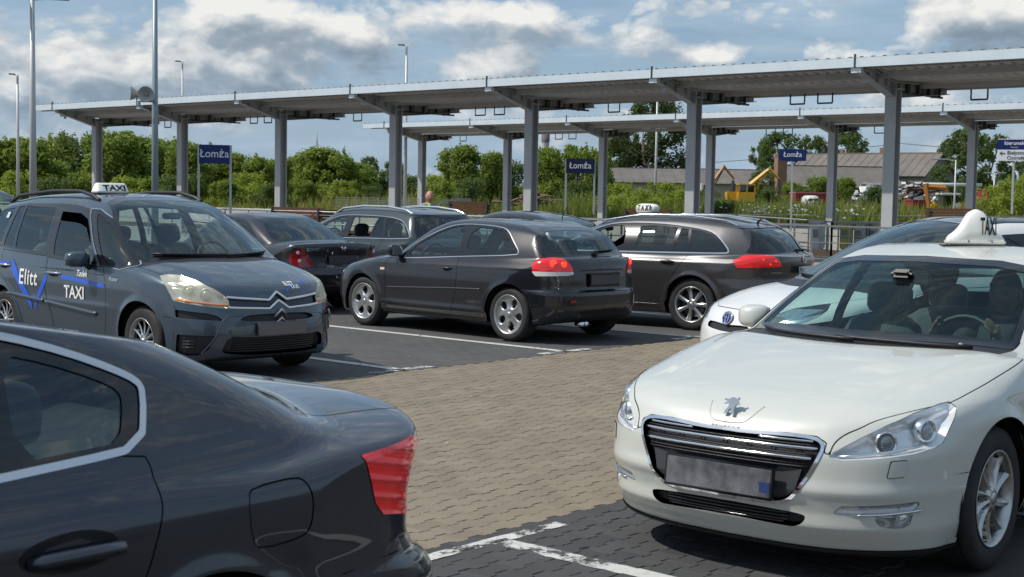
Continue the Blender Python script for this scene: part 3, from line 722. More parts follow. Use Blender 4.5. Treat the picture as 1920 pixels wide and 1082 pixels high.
# ---------------------------------------------------------------- the other bodies
BA3 = Body(L=4.215, H=1.42, R=.318, Ra=.352, axF=.845, axR=3.423, flare=.014, xm=2.2,
    nose=[(.05, .18), (.18, .10), (.28, .04), (.42, .0), (.52, .0), (.62, .02), (.70, .07), (.76, .17), (.82, .36), (.95, .9), (1.6, 4)],
    tail=[(.05, .25), (.22, .14), (.32, .05), (.45, 0), (.56, .0), (.60, .02), (.63, .055), (.75, .06), (.90, .075), (.97, .10), (1.05, .14), (1.15, .25), (1.3, .6), (1.6, 2)],
    Cf=[(0, 0), (.25, .012), (.45, .05), (.60, .12), (.70, .20), (.78, .33), (.84, .52), (.88, .8), (1.1, 1.8)],
    Cr=[(0, 0), (.3, .012), (.5, .04), (.62, .085), (.72, .16), (.79, .26), (.84, .42), (.88, .7), (1.1, 1.6)],
    Wp=[(-.2, .86), (.5, .868), (.85, .878), (1.4, .875), (2.5, .882), (3.4, .880), (3.9, .86), (4.4, .83)],
    ins=[(.05, .12), (.18, .085), (.26, .045), (.32, .03), (.34, .012), (.50, .004), (.66, .0), (.78, .010), (.86, .030), (.93, .065), (1.0, .10), (1.6, .5)],
    Zc=[(-.2, .66), (.05, .70), (.2, .78), (.5, .865), (.9, .93), (1.15, .965), (1.4, .98), (3.6, 1.0), (4.0, 1.0), (4.4, .95)],
    dz=[(-.2, .05), (.2, .06), (.6, .08), (1.1, .09), (1.6, .06), (4.0, .04), (5, .04)], pw=3.0,
    Zb=[(-.2, .20), (.1, .19), (.5, .16), (1.0, .19), (3.2, .19), (3.8, .22), (4.4, .30)],
    T=[(0, -.9), (.85, .80), (1.08, .955), (1.4, 1.145), (1.75, 1.315), (2.0, 1.38), (2.2, 1.408), (2.5, 1.42), (2.9, 1.413), (3.3, 1.385), (3.6, 1.35), (3.76, 1.32), (3.82, 1.25), (4.06, .98), (4.3, .72), (5, .0)],
    Wg=[(1, .80), (1.3, .82), (2, .835), (3, .835), (3.6, .80), (4.1, .74), (5, .6)],
    belt=[(0, .88), (1.5, .90), (3.5, .95), (5, .97)], tum=[(-.5, -.06), (0, .015), (.10, .05), (.25, .13), (.38, .225), (.45, .29), (.55, .42)],
    crown=.07, swf=.50, swr=.28, ks=.045, kf=.05, kr=.045, kg=.07, kj=.022,
    crease=[(.845, 0.010, .006, .02, .5, 4.2), (.345, .0, .012, .03, 1.1, 3.2)])
BINS = Body(L=4.91, H=1.50, R=.337, Ra=.375, axF=.965, axR=3.70, flare=.014, xm=2.6,
    nose=[(.05, .18), (.18, .10), (.3, .03), (.45, .0), (.6, .01), (.72, .07), (.80, .2), (.88, .5), (1, 1.2), (1.6, 4)],
    tail=[(.05, .25), (.25, .10), (.40, .01), (.55, .0), (.62, .02), (.70, .06), (.82, .05), (.95, .04), (1.02, .07), (1.15, .22), (1.35, .55), (1.6, 2)],
    Cf=BA3.Cf, Cr=[(0, 0), (.3, .02), (.5, .06), (.65, .13), (.75, .22), (.82, .34), (.87, .5), (.92, .8), (1.1, 1.6)],
    Wp=[(-.2, .88), (.5, .91), (.95, .925), (2.5, .928), (3.7, .925), (4.4, .90), (5, .86)],
    ins=[(.05, .12), (.2, .075), (.30, .04), (.42, .018), (.60, .004), (.74, .0), (.84, .012), (.92, .04), (1.0, .09), (1.6, .5)],
    Zc=[(-.2, .74), (.1, .80), (.5, .90), (1.1, .98), (1.4, 1.0), (4.3, 1.02), (4.7, 1.02), (5, .98)],
    dz=[(-.2, .06), (.6, .08), (1.2, .08), (2, .05), (5, .04)], pw=3.0,
    Zb=[(-.2, .22), (.1, .20), (.5, .17), (1.2, .20), (3.5, .20), (4.2, .24), (5, .32)],
    T=[(0, -.9), (1.0, .84), (1.25, .99), (1.6, 1.17), (2.0, 1.36), (2.2, 1.42), (2.5, 1.47), (2.9, 1.495), (3.3, 1.495), (3.8, 1.475), (4.2, 1.44), (4.42, 1.41), (4.50, 1.34), (4.80, 1.02), (5.0, .8), (5.5, .2)],
    Wg=[(1, .80), (1.4, .85), (2, .87), (3.3, .87), (4, .84), (4.6, .75), (5, .65)],
    belt=[(0, .92), (1.5, .95), (3.8, 1.0), (5, 1.0)], tum=[(-.5, -.06), (0, .01), (.10, .045), (.25, .12), (.38, .205), (.45, .26), (.55, .38)],
    crown=.07, swf=.45, swr=.30, ks=.05, kf=.05, kr=.05, kg=.08, kj=.025,
    crease=[(.885, .0, .006, .025, .5, 4.8), (.33, .0, .008, .04, 1.2, 3.3)])
BPIC = Body(L=4.59, H=1.66, R=.325, Ra=.362, axF=.93, axR=3.655, flare=.014, xm=2.6,
    nose=[(.05, .16), (.18, .09), (.26, .03), (.40, .0), (.55, .01), (.66, .035), (.76, .07), (.85, .13), (.92, .30), (1.0, .55), (1.7, 3)],
    tail=[(.05, .2), (.3, .05), (.5, 0), (.7, .03), (1.0, .06), (1.3, .2), (1.7, .6)],
    Cf=[(0, 0), (.25, .02), (.45, .07), (.60, .14), (.70, .22), (.78, .33), (.84, .48), (.89, .72), (1.1, 1.7)],
    Cr=[(0, 0), (.4, .04), (.65, .12), (.8, .28), (.88, .6), (1.1, 1.5)],
    Wp=[(-.2, .88), (.5, .89), (.93, .905), (2.0, .912), (3.6, .91), (4.3, .88), (4.8, .85)],
    ins=[(.05, .12), (.2, .08), (.32, .03), (.48, .010), (.62, .0), (.75, .0), (.86, .010), (.94, .030), (1.0, .055), (1.05, .09), (1.8, .5)],
    Zc=[(-.2, .78), (.08, .84), (.25, .92), (.5, 1.0), (.8, 1.06), (1.1, 1.09), (1.6, 1.06), (4.2, 1.08), (5, 1.0)],
    dz=[(-.2, .06), (.3, .10), (.8, .13), (1.2, .11), (2, .04), (5, .04)], pw=2.6,
    Zb=[(-.2, .22), (.1, .20), (.5, .17), (1.2, .20), (3.3, .20), (3.9, .24), (4.8, .32)],
    T=[(-.2, .3), (.6, .90), (.88, 1.07), (1.2, 1.26), (1.55, 1.44), (1.85, 1.56), (2.1, 1.615), (2.4, 1.65), (2.8, 1.66), (3.4, 1.645), (3.9, 1.60), (4.2, 1.55), (4.3, 1.45), (4.5, 1.1), (4.7, .7), (5, .2)],
    Wg=[(.5, .80), (.9, .86), (1.4, .875), (2, .88), (3.4, .875), (4, .84), (4.5, .78), (5, .7)],
    belt=[(0, .92), (1.0, .98), (1.6, 1.01), (4.0, 1.04), (5, 1.06)], tum=[(-.5, -.05), (0, .01), (.12, .035), (.3, .10), (.45, .17), (.56, .245), (.66, .36)],
    crown=.06, swf=.50, swr=.25, ks=.05, kf=.05, kr=.06, kg=.09, kj=.025,
    hood=(.42, .22, .010, .04), crease=[(.60, .0, .006, .04, 1.2, 3.2)])
BAVE = Body(L=4.695, H=1.48, R=.325, Ra=.36, axF=.95, axR=3.65, flare=.014, xm=2.4,
    nose=[(.05, .16), (.20, .09), (.40, .012), (.58, .012), (.68, .055), (.74, .10), (.79, .20), (.84, .40), (.95, .9), (1.6, 4)], Cf=B508.Cf,
    tail=[(.05, .12), (.25, -.03), (.40, -.08), (.50, -.075), (.55, -.045), (.60, .02), (.66, .045), (.75, .045), (.85, .02), (.93, .0), (.99, .0), (1.03, .015), (1.08, .08), (1.2, .6), (1.6, 3)],
    Cr=[(0, 0), (.3, .01), (.5, .03), (.63, .065), (.73, .12), (.80, .20), (.85, .32), (.89, .58), (1.1, 1.5)],
    Wp=[(-.2, .87), (.5, .89), (.95, .90), (2.5, .905), (3.65, .905), (4.2, .895), (4.5, .88), (5, .85)],
    ins=[(.05, .12), (.2, .08), (.30, .04), (.42, .015), (.58, .003), (.72, .0), (.84, .006), (.92, .022), (.985, .05), (1.05, .10), (1.6, .5)],
    Zc=[(-.2, .70), (.1, .77), (.5, .88), (1.1, .97), (1.4, 1.0), (3.9, 1.01), (4.25, 1.035), (4.5, 1.038), (4.66, 1.028), (4.9, .98)],
    dz=[(-.2, .05), (.6, .07), (1.2, .08), (3.6, .085), (4.2, .095), (4.7, .10)], pw=3.0,
    Zb=[(-.2, .2), (.5, .17), (1.2, .19), (3.4, .19), (4.0, .23), (5, .30)],
    T=[(0, -.9), (1.0, .86), (1.25, 1.0), (1.6, 1.17), (2.0, 1.36), (2.3, 1.44), (2.6, 1.475), (2.9, 1.475), (3.2, 1.44), (3.5, 1.38), (3.8, 1.285), (4.1, 1.155), (4.3, 1.05), (4.6, .86), (5.2, .5)],
    Wg=[(1, .80), (1.4, .84), (2, .86), (3.3, .85), (3.8, .81), (4.2, .75), (4.6, .66), (5, .6)],
    belt=[(0, .92), (1.5, .94), (3.6, .97), (4.4, .98), (5, .98)], tum=[(-.5, -.06), (0, .015), (.10, .055), (.25, .135), (.38, .225), (.47, .31), (.55, .42)],
    crown=.075, swf=.45, swr=.30, ks=.05, kf=.05, kr=.05, kg=.09, kj=.05,
    crease=[(.90, .02, .006, .025, .5, 4.65), (.66, .0, -.004, .05, .5, 4.2)])
BCIV = Body(L=4.44, H=1.40, R=.31, Ra=.345, axF=.88, axR=3.50, flare=.012, xm=2.2,
    nose=BA3.nose, Cf=BA3.Cf, tail=[(.05, .22), (.25, .10), (.40, .01), (.55, .0), (.62, .03), (.80, .05), (.92, .04), (1.0, .05), (1.08, .15), (1.2, .6), (1.6, 3)],
    Cr=[(0, 0), (.3, .012), (.5, .045), (.63, .10), (.72, .18), (.79, .30), (.84, .5), (1.1, 1.5)],
    Wp=[(-.2, .83), (.9, .847), (3.5, .848), (4.2, .83), (4.8, .80)],
    ins=[(.05, .12), (.2, .08), (.30, .04), (.42, .015), (.58, .003), (.72, .0), (.82, .012), (.90, .04), (.98, .09), (1.6, .5)],
    Zc=[(-.2, .66), (.1, .74), (.5, .84), (1.1, .93), (1.4, .96), (3.6, .98), (4.0, 1.01), (4.35, 1.0), (4.7, .96)],
    dz=[(-.2, .05), (.6, .07), (1.2, .08), (3.6, .06), (4.7, .05)], pw=3.0,
    Zb=BA3.Zb,
    T=[(0, -.9), (.95, .82), (1.2, .95), (1.6, 1.15), (1.95, 1.31), (2.2, 1.37), (2.5, 1.40), (2.8, 1.395), (3.05, 1.35), (3.4, 1.22), (3.75, 1.06), (3.95, .97), (4.4, .72), (5.2, .3)],
    Wg=[(1, .76), (1.4, .80), (2, .81), (3.0, .80), (3.6, .76), (4.0, .70), (5, .6)],
    belt=[(0, .88), (1.5, .90), (3.6, .95), (5, .97)], tum=[(-.5, -.06), (0, .015), (.10, .055), (.25, .135), (.38, .225), (.47, .31), (.55, .42)],
    crown=.07, swf=.45, swr=.22, ks=.045, kf=.05, kr=.04, kg=.08, kj=.03)
BWAG = Body(L=4.55, H=1.50, R=.32, Ra=.355, axF=.90, axR=3.60, flare=.012, xm=2.4,
    nose=BA3.nose, Cf=BA3.Cf, tail=[(.05, .25), (.25, .10), (.40, .01), (.58, .0), (.66, .04), (.82, .05), (.95, .07), (1.15, .13), (1.35, .30), (1.6, 1.5)], Cr=BCIV.Cr,
    Wp=[(-.2, .86), (.9, .88), (3.6, .88), (4.3, .86), (4.8, .83)], ins=BINS.ins,
    Zc=[(-.2, .70), (.1, .76), (.5, .87), (1.1, .96), (1.4, .98), (4.2, 1.0), (5, .98)], dz=BINS.dz, pw=3.0, Zb=BA3.Zb,
    T=[(0, -.9), (.9, .82), (1.15, .97), (1.5, 1.17), (1.85, 1.35), (2.05, 1.42), (2.4, 1.48), (2.8, 1.50), (3.4, 1.49), (3.9, 1.455), (4.12, 1.43), (4.20, 1.36), (4.45, 1.0), (4.6, .8), (5.2, .2)],
    Wg=[(1, .78), (1.4, .83), (2, .84), (3.3, .84), (4, .81), (4.4, .76), (5, .7)],
    belt=[(0, .90), (1.5, .95), (3.8, .99), (5, 1.0)], tum=BINS.tum,
    crown=.07, swf=.45, swr=.25, ks=.05, kf=.05, kr=.05, kg=.08, kj=.025)
BHAT = Body(L=4.2, H=1.46, R=.315, Ra=.35, axF=.86, axR=3.44, flare=.012, xm=2.2, nose=BA3.nose, Cf=BA3.Cf, tail=BA3.tail, Cr=BA3.Cr, Wp=BA3.Wp, ins=BA3.ins, Zc=BA3.Zc, dz=BA3.dz, pw=3.0, Zb=BA3.Zb,
    T=[(0, -.9), (.85, .80), (1.1, .95), (1.4, 1.13), (1.8, 1.34), (2.0, 1.40), (2.3, 1.45), (2.6, 1.46), (3.1, 1.43), (3.5, 1.36), (3.72, 1.30), (3.80, 1.22), (4.06, .98), (4.3, .72), (5, .0)],
    Wg=BA3.Wg, belt=BA3.belt, tum=BA3.tum, crown=.08, swf=.5, swr=.35, ks=.05, kf=.05, kr=.05, kg=.09, kj=.025)
BPRI = Body(L=4.62, H=1.575, R=.32, Ra=.355, axF=.92, axR=3.70, flare=.012, xm=2.5,
    nose=[(.05, .16), (.18, .09), (.28, .03), (.42, .0), (.55, .01), (.66, .05), (.76, .12), (.84, .28), (.92, .5), (1.0, .9), (1.7, 3)], Cf=B508.Cf,
    tail=BWAG.tail, Cr=BWAG.Cr, Wp=[(-.2, .86), (.5, .875), (.93, .885), (3.7, .885), (4.3, .86), (4.8, .83)], ins=B508.ins,
    Zc=[(-.2, .70), (.05, .74), (.2, .81), (.5, .92), (.8, .985), (1.1, 1.01), (4.2, 1.03), (5, 1.0)], dz=[(-.2, .05), (.3, .09), (.8, .12), (1.2, .10), (2, .05), (5, .04)], pw=2.8, Zb=BA3.Zb,
    T=[(0, .35), (.6, .86), (.86, 1.0), (1.2, 1.17), (1.6, 1.36), (1.9, 1.475), (2.2, 1.545), (2.5, 1.575), (2.9, 1.575), (3.4, 1.55), (3.9, 1.50), (4.15, 1.46), (4.25, 1.36), (4.5, 1.0), (4.7, .7), (5.2, .2)],
    Wg=[(.7, .78), (1.1, .82), (2, .845), (3.4, .84), (4, .81), (4.4, .76), (5, .7)],
    belt=[(0, .92), (1.0, .96), (3.8, 1.0), (5, 1.0)], tum=[(-.5, -.06), (0, .01), (.12, .045), (.3, .125), (.45, .215), (.53, .28), (.62, .38)],
    crown=.05, swf=.5, swr=.25, ks=.05, kf=.05, kr=.05, kg=.09, kj=.025)
# ================================================================ THE CARS
def fpoly(pts, r=0., smooth=0):
    f = poly(pts, r, smooth); return lambda x, y, z: f(x, z)
WHITE = mat('white_letter', (.80, .80, .78), .5); BLKT = mat('black_letter', (.012, .012, .012), .5); BLUE = mat('blue_vinyl', (.012, .10, .62), .35, coat=.4)
SIGNW = mat('taxi_sign_plastic', (.80, .79, .75), .35, coat=.3, var=(8, .15, (.6, .58, .5))); PLATE = mat('blurred_plate', (.27, .27, .28), .3, .4, var=(7, .95, (.07, .07, .08)))
BLUEP = mat('plate_blue', (.03, .05, .16), .4)
def wipers(c, lst, top=True):
    """lst of ((y,z) from, (y,z) to) on the windscreen"""
    for a, b, d in lst:
        o = c.bar('wiper', [a, b], .009, BLK, d, .016, n=10, seg=6)
        c.bar('wiper_blade', [a, ((a[0] + b[0]) / 2, (a[1] + b[1]) / 2), b], .006, RUB, d, .006, n=10, seg=5, parent=o)
def letters(c, s_, size, m, org, dirn, flip, off=.004, sgn=1, rot=0., parent=None, bold=.0, name='lettering', shear=0., sx=1., spacing=1.):
    me = text_mesh(s_, 1., 0, bold, shear=shear, spacing=spacing)
    for v in me.vertices: v.co.x *= sx
    o = c.decal(name, me, m, org, size, dirn, off, sgn, flip, rot, parent); bpy.data.meshes.remove(me); return o
def shape2d(pts):
    bm = bmesh.new(); bm.faces.new([bm.verts.new((a, b, 0)) for a, b in pts]); me = bpy.data.meshes.new('s'); bm.to_mesh(me); bm.free(); return me
def build_508():
    c = Car('white_saloon', B508, .0125, (.935, 6.265, 4.018), paint('pearl_white_paint', (.57, .585, .54), .05, .40, dust=.05),
            'big pearl white saloon taxi with chrome-ringed grille, nearest on the right', 'car')
    b = c.b; P = c.paint
    c.screen([(0, 1.372), (.40, 1.360), (.555, 1.335), (.66, 1.18), (.715, 1.0), (.70, .965), (.45, .962), (0, .966)], GLG, True, .028)
    c.dlo(poly([(1.60, .915), (1.95, 1.13), (2.30, 1.30), (2.75, 1.37), (3.3, 1.345), (3.7, 1.25), (4.02, 1.07), (3.98, .98), (2.8, .925)], .0, 1),
          [(poly([(1.70, .925), (1.82, 1.02), (2.05, 1.15), (2.35, 1.29), (2.72, 1.335), (2.74, .935)], 0, 0), GLS), (poly([(2.84, .945), (2.84, 1.335), (3.25, 1.315), (3.6, 1.22), (3.66, .985)], 0, 0), GLS), (poly([(3.72, 1.02), (3.68, 1.2), (3.94, 1.05)], 0), GLS)], .012)
    c.screen([(0, 1.30), (.42, 1.285), (.5, 1.26), (.66, 1.09), (.6, 1.075), (0, 1.08)], GLS, False, .03, 'rear_window')
    hl = c.lamp(lambda x, y, z: np.maximum(HL508(x - (.92 - y), z), .3 - y), LENS, mat('lamp_inner_bright', (.92, .93, .95), .22, .45), .055)
    c.bulb(hl, (.20, .672, .652, .9), .046, -.055, mat('projector_glass', (.12, .14, .16), .05, .2, coat=1.), LREF)
    c.bulb(hl, (.36, .785, .70, 1.2), .044, -.055, mat('lamp_cluster', (.45, .46, .48), .15, .9, bump=(90, .9)), LREF)
    for o, sg in zip(hl, (1, -1)):
        Q, _ = c.P([(.50, .595), (.60, .605), (.72, .625), (.80, .645)], -.015, 'front', sg); bm = bmesh.new(); add_tube(bm, Q.tolist(), .006, 6); bm_obj('lamp_strip', bm, LREF, o, True)
    G = [(0, .655), (.10, .652), (.30, .662), (.42, .658), (.458, .640), (.458, .605), (.405, .495), (.355, .42), (.31, .385), (.245, .374), (0, .372)]
    gr = c.grille(G, .014, .035, mat('grille_black', (.012, .011, .016), .35), 'grille', r=.0, smooth=1)
    for zz, w in ((.618, .445), (.574, .425)):
        c.bar('grille_bar', [(q, zz + .004 - .02 * (q / .45) ** 2 * 0) for q in np.linspace(-w, w, 15)], .0075, CHR, 'front', -.004, n=30, parent=gr)
    for sg in (1, -1): c.bar('grille_bar', [(.17, .651), (.42, .651)], .006, CHR, 'front', -.004, sgn=sg, parent=gr)
    for zz, w in ((.638, .44), (.597, .43), (.588, .43), (.553, .41), (.54, .41)): c.bar('grille_slat', [(q, zz) for q in np.linspace(-w, w, 15)], .004, BLK, 'front', -.014, n=24, seg=5, parent=gr)
    for yy in (-.36, -.24, -.12, 0, .12, .24, .36): c.bar('grille_rib', [(yy, .53), (yy, .645)], .004, BLK, 'front', -.018, n=4, seg=5, parent=gr)
    # lower grille panel and plate
    pf = poly([(.405, .530), (.36, .43), (.315, .39), (.25, .379), (-.25, .379), (-.315, .39), (-.36, .43), (-.405, .530)], 0, 1)
    pts = [(a, z) for a, z in ((.385, .528), (.36, .43), (.31, .392), (.25, .381))]; pts = pts + [(-a, z) for a, z in reversed(pts)]
    Q, _ = c.P(pts, -.016, 'front'); bm = bmesh.new(); vs = [bm.verts.new(q) for q in Q]; n2 = len(vs) // 2
    for i in range(n2 - 1): bm.faces.new((vs[i], vs[i + 1], vs[-2 - i], vs[-1 - i]))
    bm_obj('lower_grille_panel', bm, mat('grille_panel', (.05, .05, .055), .3), gr)
    pl = boxo('licence_plate', (.006, 0, .452), (.012, .54, .125), PLATE, c.root, .004, rot=Matrix.Rotation(RAD(-6), 4, 'Y')); boxo('blue_band', (.014, .24, .43), (.004, .05, .06), BLUEP, pl)
    boxo('plate_holder', (.001, 0, .452), (.010, .565, .145), BLKG, c.root, .004, rot=Matrix.Rotation(RAD(-6), 4, 'Y'))
    c.grille([(0, .345), (.30, .338), (.385, .330), (.402, .318), (.385, .288), (.345, .268), (.30, .270), (0, .280)], .0, .03, BLK, 'lower_intake', r=.0, smooth=1,
             slats=[(.326, .32, BLKG, -.012), (.311, .32, BLKG, -.012), (.296, .32, BLKG, -.012), (.283, .30, BLKG, -.012)])
    DR = poly([(-.30, .350), (-.27, .378), (-.05, .388), (.203, .402), (.207, .39), (.17, .368)], .005)
    dl = c.lamp(lambda x, y, z: np.maximum(DR(x - (.92 - y), z), .3 - y), LENS, mat('drl_inner', (.50, .51, .53), .25, .7), .012, 'daytime_lamp', lim=.01)
    FG = poly([(-.04, .362), (.172, .362), (.150, .300), (.01, .298), (-.045, .312), (-.06, .335)], .008, 1)
    for sg in (1, -1):
        c.bar('drl_chrome', [(.62 - .02, .345), (.70, .352), (.80, .366)], .005, CHR, 'front', .003, sg, n=12)
    fl = c.lamp(lambda x, y, z: np.maximum(FG(x - (.92 - y), z), .3 - y), LENS, mat('fog_inner', (.62, .63, .64), .25, .6), .05, 'fog_light'); c.bulb(fl, (.27, .735, .33, .9), .030, -.045, LREF)
    # washer cover and round sensor, raised by a hair
    WA = poly([(.015, .579), (.115, .583), (.101, .519), (-.007, .515)], .004); a = c.gap(lambda x, y, z: np.maximum(WA(x - (.92 - y), z), .3 - y), .0018); c.emit('washer_cover', a.offset(.004).skirt(.008), P, 'S')
    # bonnet
    yl = tab([(-.5, .44), (.09, .50), (.2, .60), (.35, .70), (.5, .772), (.6, .808), (.76, .826), (.97, .842), (1.25, .85), (1.6, .80)])
    zl = lambda y: .617 - .03 * np.clip((y - .46) / .06, 0, 1)
    gz = poly(sym([(0, .668), (.10, .665), (.30, .675), (.43, .671), (.476, .648), (.474, .60), (.46, .55), (0, .55)]), 0)
    fb = lambda x, y, z: np.maximum(np.maximum(y - yl(x), (zl(y) - z)), np.maximum(x - (1.14 + .36 * y * y), np.where(x < .5, -gz(y, z), -1)))
    a = c.gap(fb, .0025); c.emit('bonnet', a.skirt(.01), P)
    c.line(lambda x, y, z: np.where(x > .3, np.abs(z - .50 - .02 * (x - .3)) + np.maximum(0, .38 - x) * 3 + np.maximum(0, x - .66) * 3, 9) - .0005, .0015)
    # cowl
    cw = lambda x, y, z: np.maximum(np.maximum(x - (1.62), (1.145 + .36 * y * y) - x), np.maximum(y - .74, z - 1.02)); a = c.take(cw); [c.emit('cowl', q_.offset(-.004), BLK, 'S') for q_ in a.components() if len(q_.T) > 30]
    c.door([(1.54, .93), (1.46, .80), (1.47, .30), (1.55, .24), (2.72, .24), (2.80, .30), (2.80, .94), (2.2, .93)], (2.50, 2.72, .85), smooth=1)
    c.door([(2.81, .94), (2.81, .30), (3.2, .24), (3.38, .36), (3.50, .60), (3.72, .80), (3.80, 1.02)], (3.45, 3.66, .87), smooth=1)
    TL = poly([(-.35, .95), (.35, .93), (.32, .76), (-.20, .74)], .0, 1); c.emit('tail_light', c.take(lambda x, y, z: np.maximum(TL((.92 - y) - (b.L - x), z), .3 - y)).skirt(.01), RED, 'S')
    lip = poly([(.30, .205), (-.62, .185), (-.62, .05), (.30, .05)], 0); a = c.take(lambda x, y, z: np.where(x < .75, z - (.178 + .02 * np.clip(y - .45, 0, 1)), 1)); c.emit('front_lip', a.offset(.006).skirt(.01), BLK)
    interior(c, 2.22, 3.12, 1.66, .945, .95, wheel_y=.37, bw=1.36)
    c.finish(arch=.035); c.wheel(rim=dict(fn=rim_spokes(10, .085, .19, .26, .95, .22), crown=.016, mat=RIMS))
    # lion emblem on its raised pad
    for sg in (1, -1): c.bar('emblem_pad_edge', [(0, .690), (.06, .692), (.088, .700), (.108, .720), (.135, .762)], .0035, P, 'front', .0, sgn=sg, n=16, seg=8)
    lion = [(-.030, -.042), (-.012, -.040), (-.006, -.018), (.004, -.010), (.010, -.042), (.030, -.044), (.024, -.030), (.020, -.008), (.030, .010), (.042, .008), (.046, .022), (.034, .030), (.044, .044), (.036, .050), (.026, .038), (.010, .046), (-.008, .042),
            (-.014, .034), (-.040, .036), (-.044, .028), (-.022, .022), (-.036, .012), (-.040, .002), (-.030, .004), (-.012, .012), (-.012, -.004), (-.026, -.022)]
    me = shape2d(lion); me.materials.append(CHR); o = bpy.data.objects.new('emblem', me); link(o, c.root); o.matrix_local = Matrix.Translation((-.088, .004, .758)) @ Matrix.Rotation(RAD(-22), 4, 'Y') @ Matrix.Rotation(RAD(90), 4, 'Z') @ Matrix.Rotation(RAD(90), 4, 'X'); o.scale = (.92, .92, .92); md = o.modifiers.new('t', 'SOLIDIFY'); md.thickness = .010; md.offset = 0; me.name = 'emblem'
    letters(c, 'PEUGEOT', .026, mat('dull_letter', (.10, .10, .11), .4), (0, .664), 'front', 1, .003, spacing=1.4)
    c.mirror(1.82, .950, .80, .18, .13); wipers(c, [((.62, .975), (-.06, .985), 'front'), ((.05, .978), (-.60, .985), 'front')])
    bm = bmesh.new(); bmesh.ops.create_uvsphere(bm, u_segments=12, v_segments=8, radius=.012)
    for v in bm.verts: v.co += Vector((-1.40, .52, .985))
    bm_obj('washer_nozzle', bm, CHR, c.root, True)
    boxo('inner_mirror', (-1.98, 0, 1.27), (.04, .22, .065), BLK, c.root, .015); boxo('sensor_box', (-1.86, 0, 1.29), (.10, .12, .05), BLK, c.root, .02, rot=Matrix.Rotation(RAD(-28), 4, 'Y'))
    return c
HL508 = poly([(-.345, .592), (-.32, .612), (-.25, .640), (-.152, .678), (.015, .732), (.201, .775), (.407, .806), (.486, .812), (.521, .790), (.499, .764), (.437, .708), (.38, .650), (.309, .632), (.171, .612), (-.058, .594), (-.28, .580)], .0)
C508 = build_508()
# ================================================================ THE PLACE
YAW = .8498
DD = Vector((-sin(YAW), cos(YAW), 0)); NN = Vector((cos(YAW), sin(YAW), 0))
def W(d, n, z=0.): return DD * d + NN * n + Vector((0, 0, z))
RZ_D = math.atan2(DD.y, DD.x)                       # local x along the parking bays
def at(u, dist, z=0.):                               # a place on the map from a bearing and a distance
    return Vector(((u - 960) / 2658.4 * dist, dist, z))
def gz(p):                                           # terrain height
    n = p.x * NN.x + p.y * NN.y; t = min(1, max(0, (n - 53.5) / 14)); return 1.05 * t * t * (3 - 2 * t)

def tone_mat(name, c1, c2, rough=.85, noise=(3., .35, (.1, .1, .1)), bump=.25, spec=.3, fine=(60., .25)):
    """stone-like material whose pieces differ by object and by the 'tone' attribute"""
    m = bpy.data.materials.new(name); m.use_nodes = True; G = NG(m.node_tree); b = m.node_tree.nodes['Principled BSDF']
    r = G.n('ShaderNodeObjectInfo').outputs['Random']; a = G.n('ShaderNodeAttribute', attribute_name='tone').outputs['Fac']
    f = G.m('FRACT', G.m('ADD', G.m('MULTIPLY', r, 7.3), a)); c = G.mix(f, c1, c2)
    P = G.n('ShaderNodeNewGeometry').outputs['Position']
    n1 = G.ramp(G.noise(P, noise[0], 5, .65), [(.38, 0), (.68, 1)]); c = G.mix(G.m('MULTIPLY', n1, noise[1]), c, noise[2])
    n2 = G.ramp(G.noise(P, fine[0], 3, .7), [(.3, 0), (.7, 1)]); c = G.mix(G.m('MULTIPLY', n2, fine[1]), c, tuple(k * .55 for k in c1))
    st = G.ramp(G.noise(P, .8, 5, .7, 1.2), [(.56, 0), (.74, 1)]); c = G.mix(G.m('MULTIPLY', st, .45), c, tuple(k * .55 for k in c1)); dr_ = G.n('ShaderNodeTexVoronoi', i={'Vector': P, 'Scale': 2.3}).outputs['Distance']; c = G.mix(G.m('MULTIPLY', G.ramp(dr_, [(.035, 1), (.08, 0)]), .8), c, tuple(k * .4 for k in c1))
    n3 = G.ramp(G.noise(P, .35, 3, .5), [(.4, 0), (.7, 1)]); c = G.mix(G.m('MULTIPLY', n3, .22), c, tuple(min(1, k * 1.35) for k in c1))
    G.link(c, b.inputs['Base Color']); b.inputs['Roughness'].default_value = rough; b.inputs['Specular IOR Level'].default_value = spec
    bp = G.n('ShaderNodeBump', i={'Height': G.noise(P, 140, 3, .7), 'Strength': bump, 'Distance': .004}); G.link(bp.outputs[0], b.inputs['Normal'])
    return m
TAN = tone_mat('tan_paver', (.205, .170, .124), (.265, .222, .165), noise=(1.6, .40, (.17, .145, .115)))
GRY = tone_mat('grey_paver', (.052, .053, .055), (.076, .077, .078), noise=(1.6, .35, (.095, .09, .085)))
JNT = mat('joint_sand', (.055, .048, .038), .95, bump=(80, .4), var=(3, .5, (.10, .085, .065)))
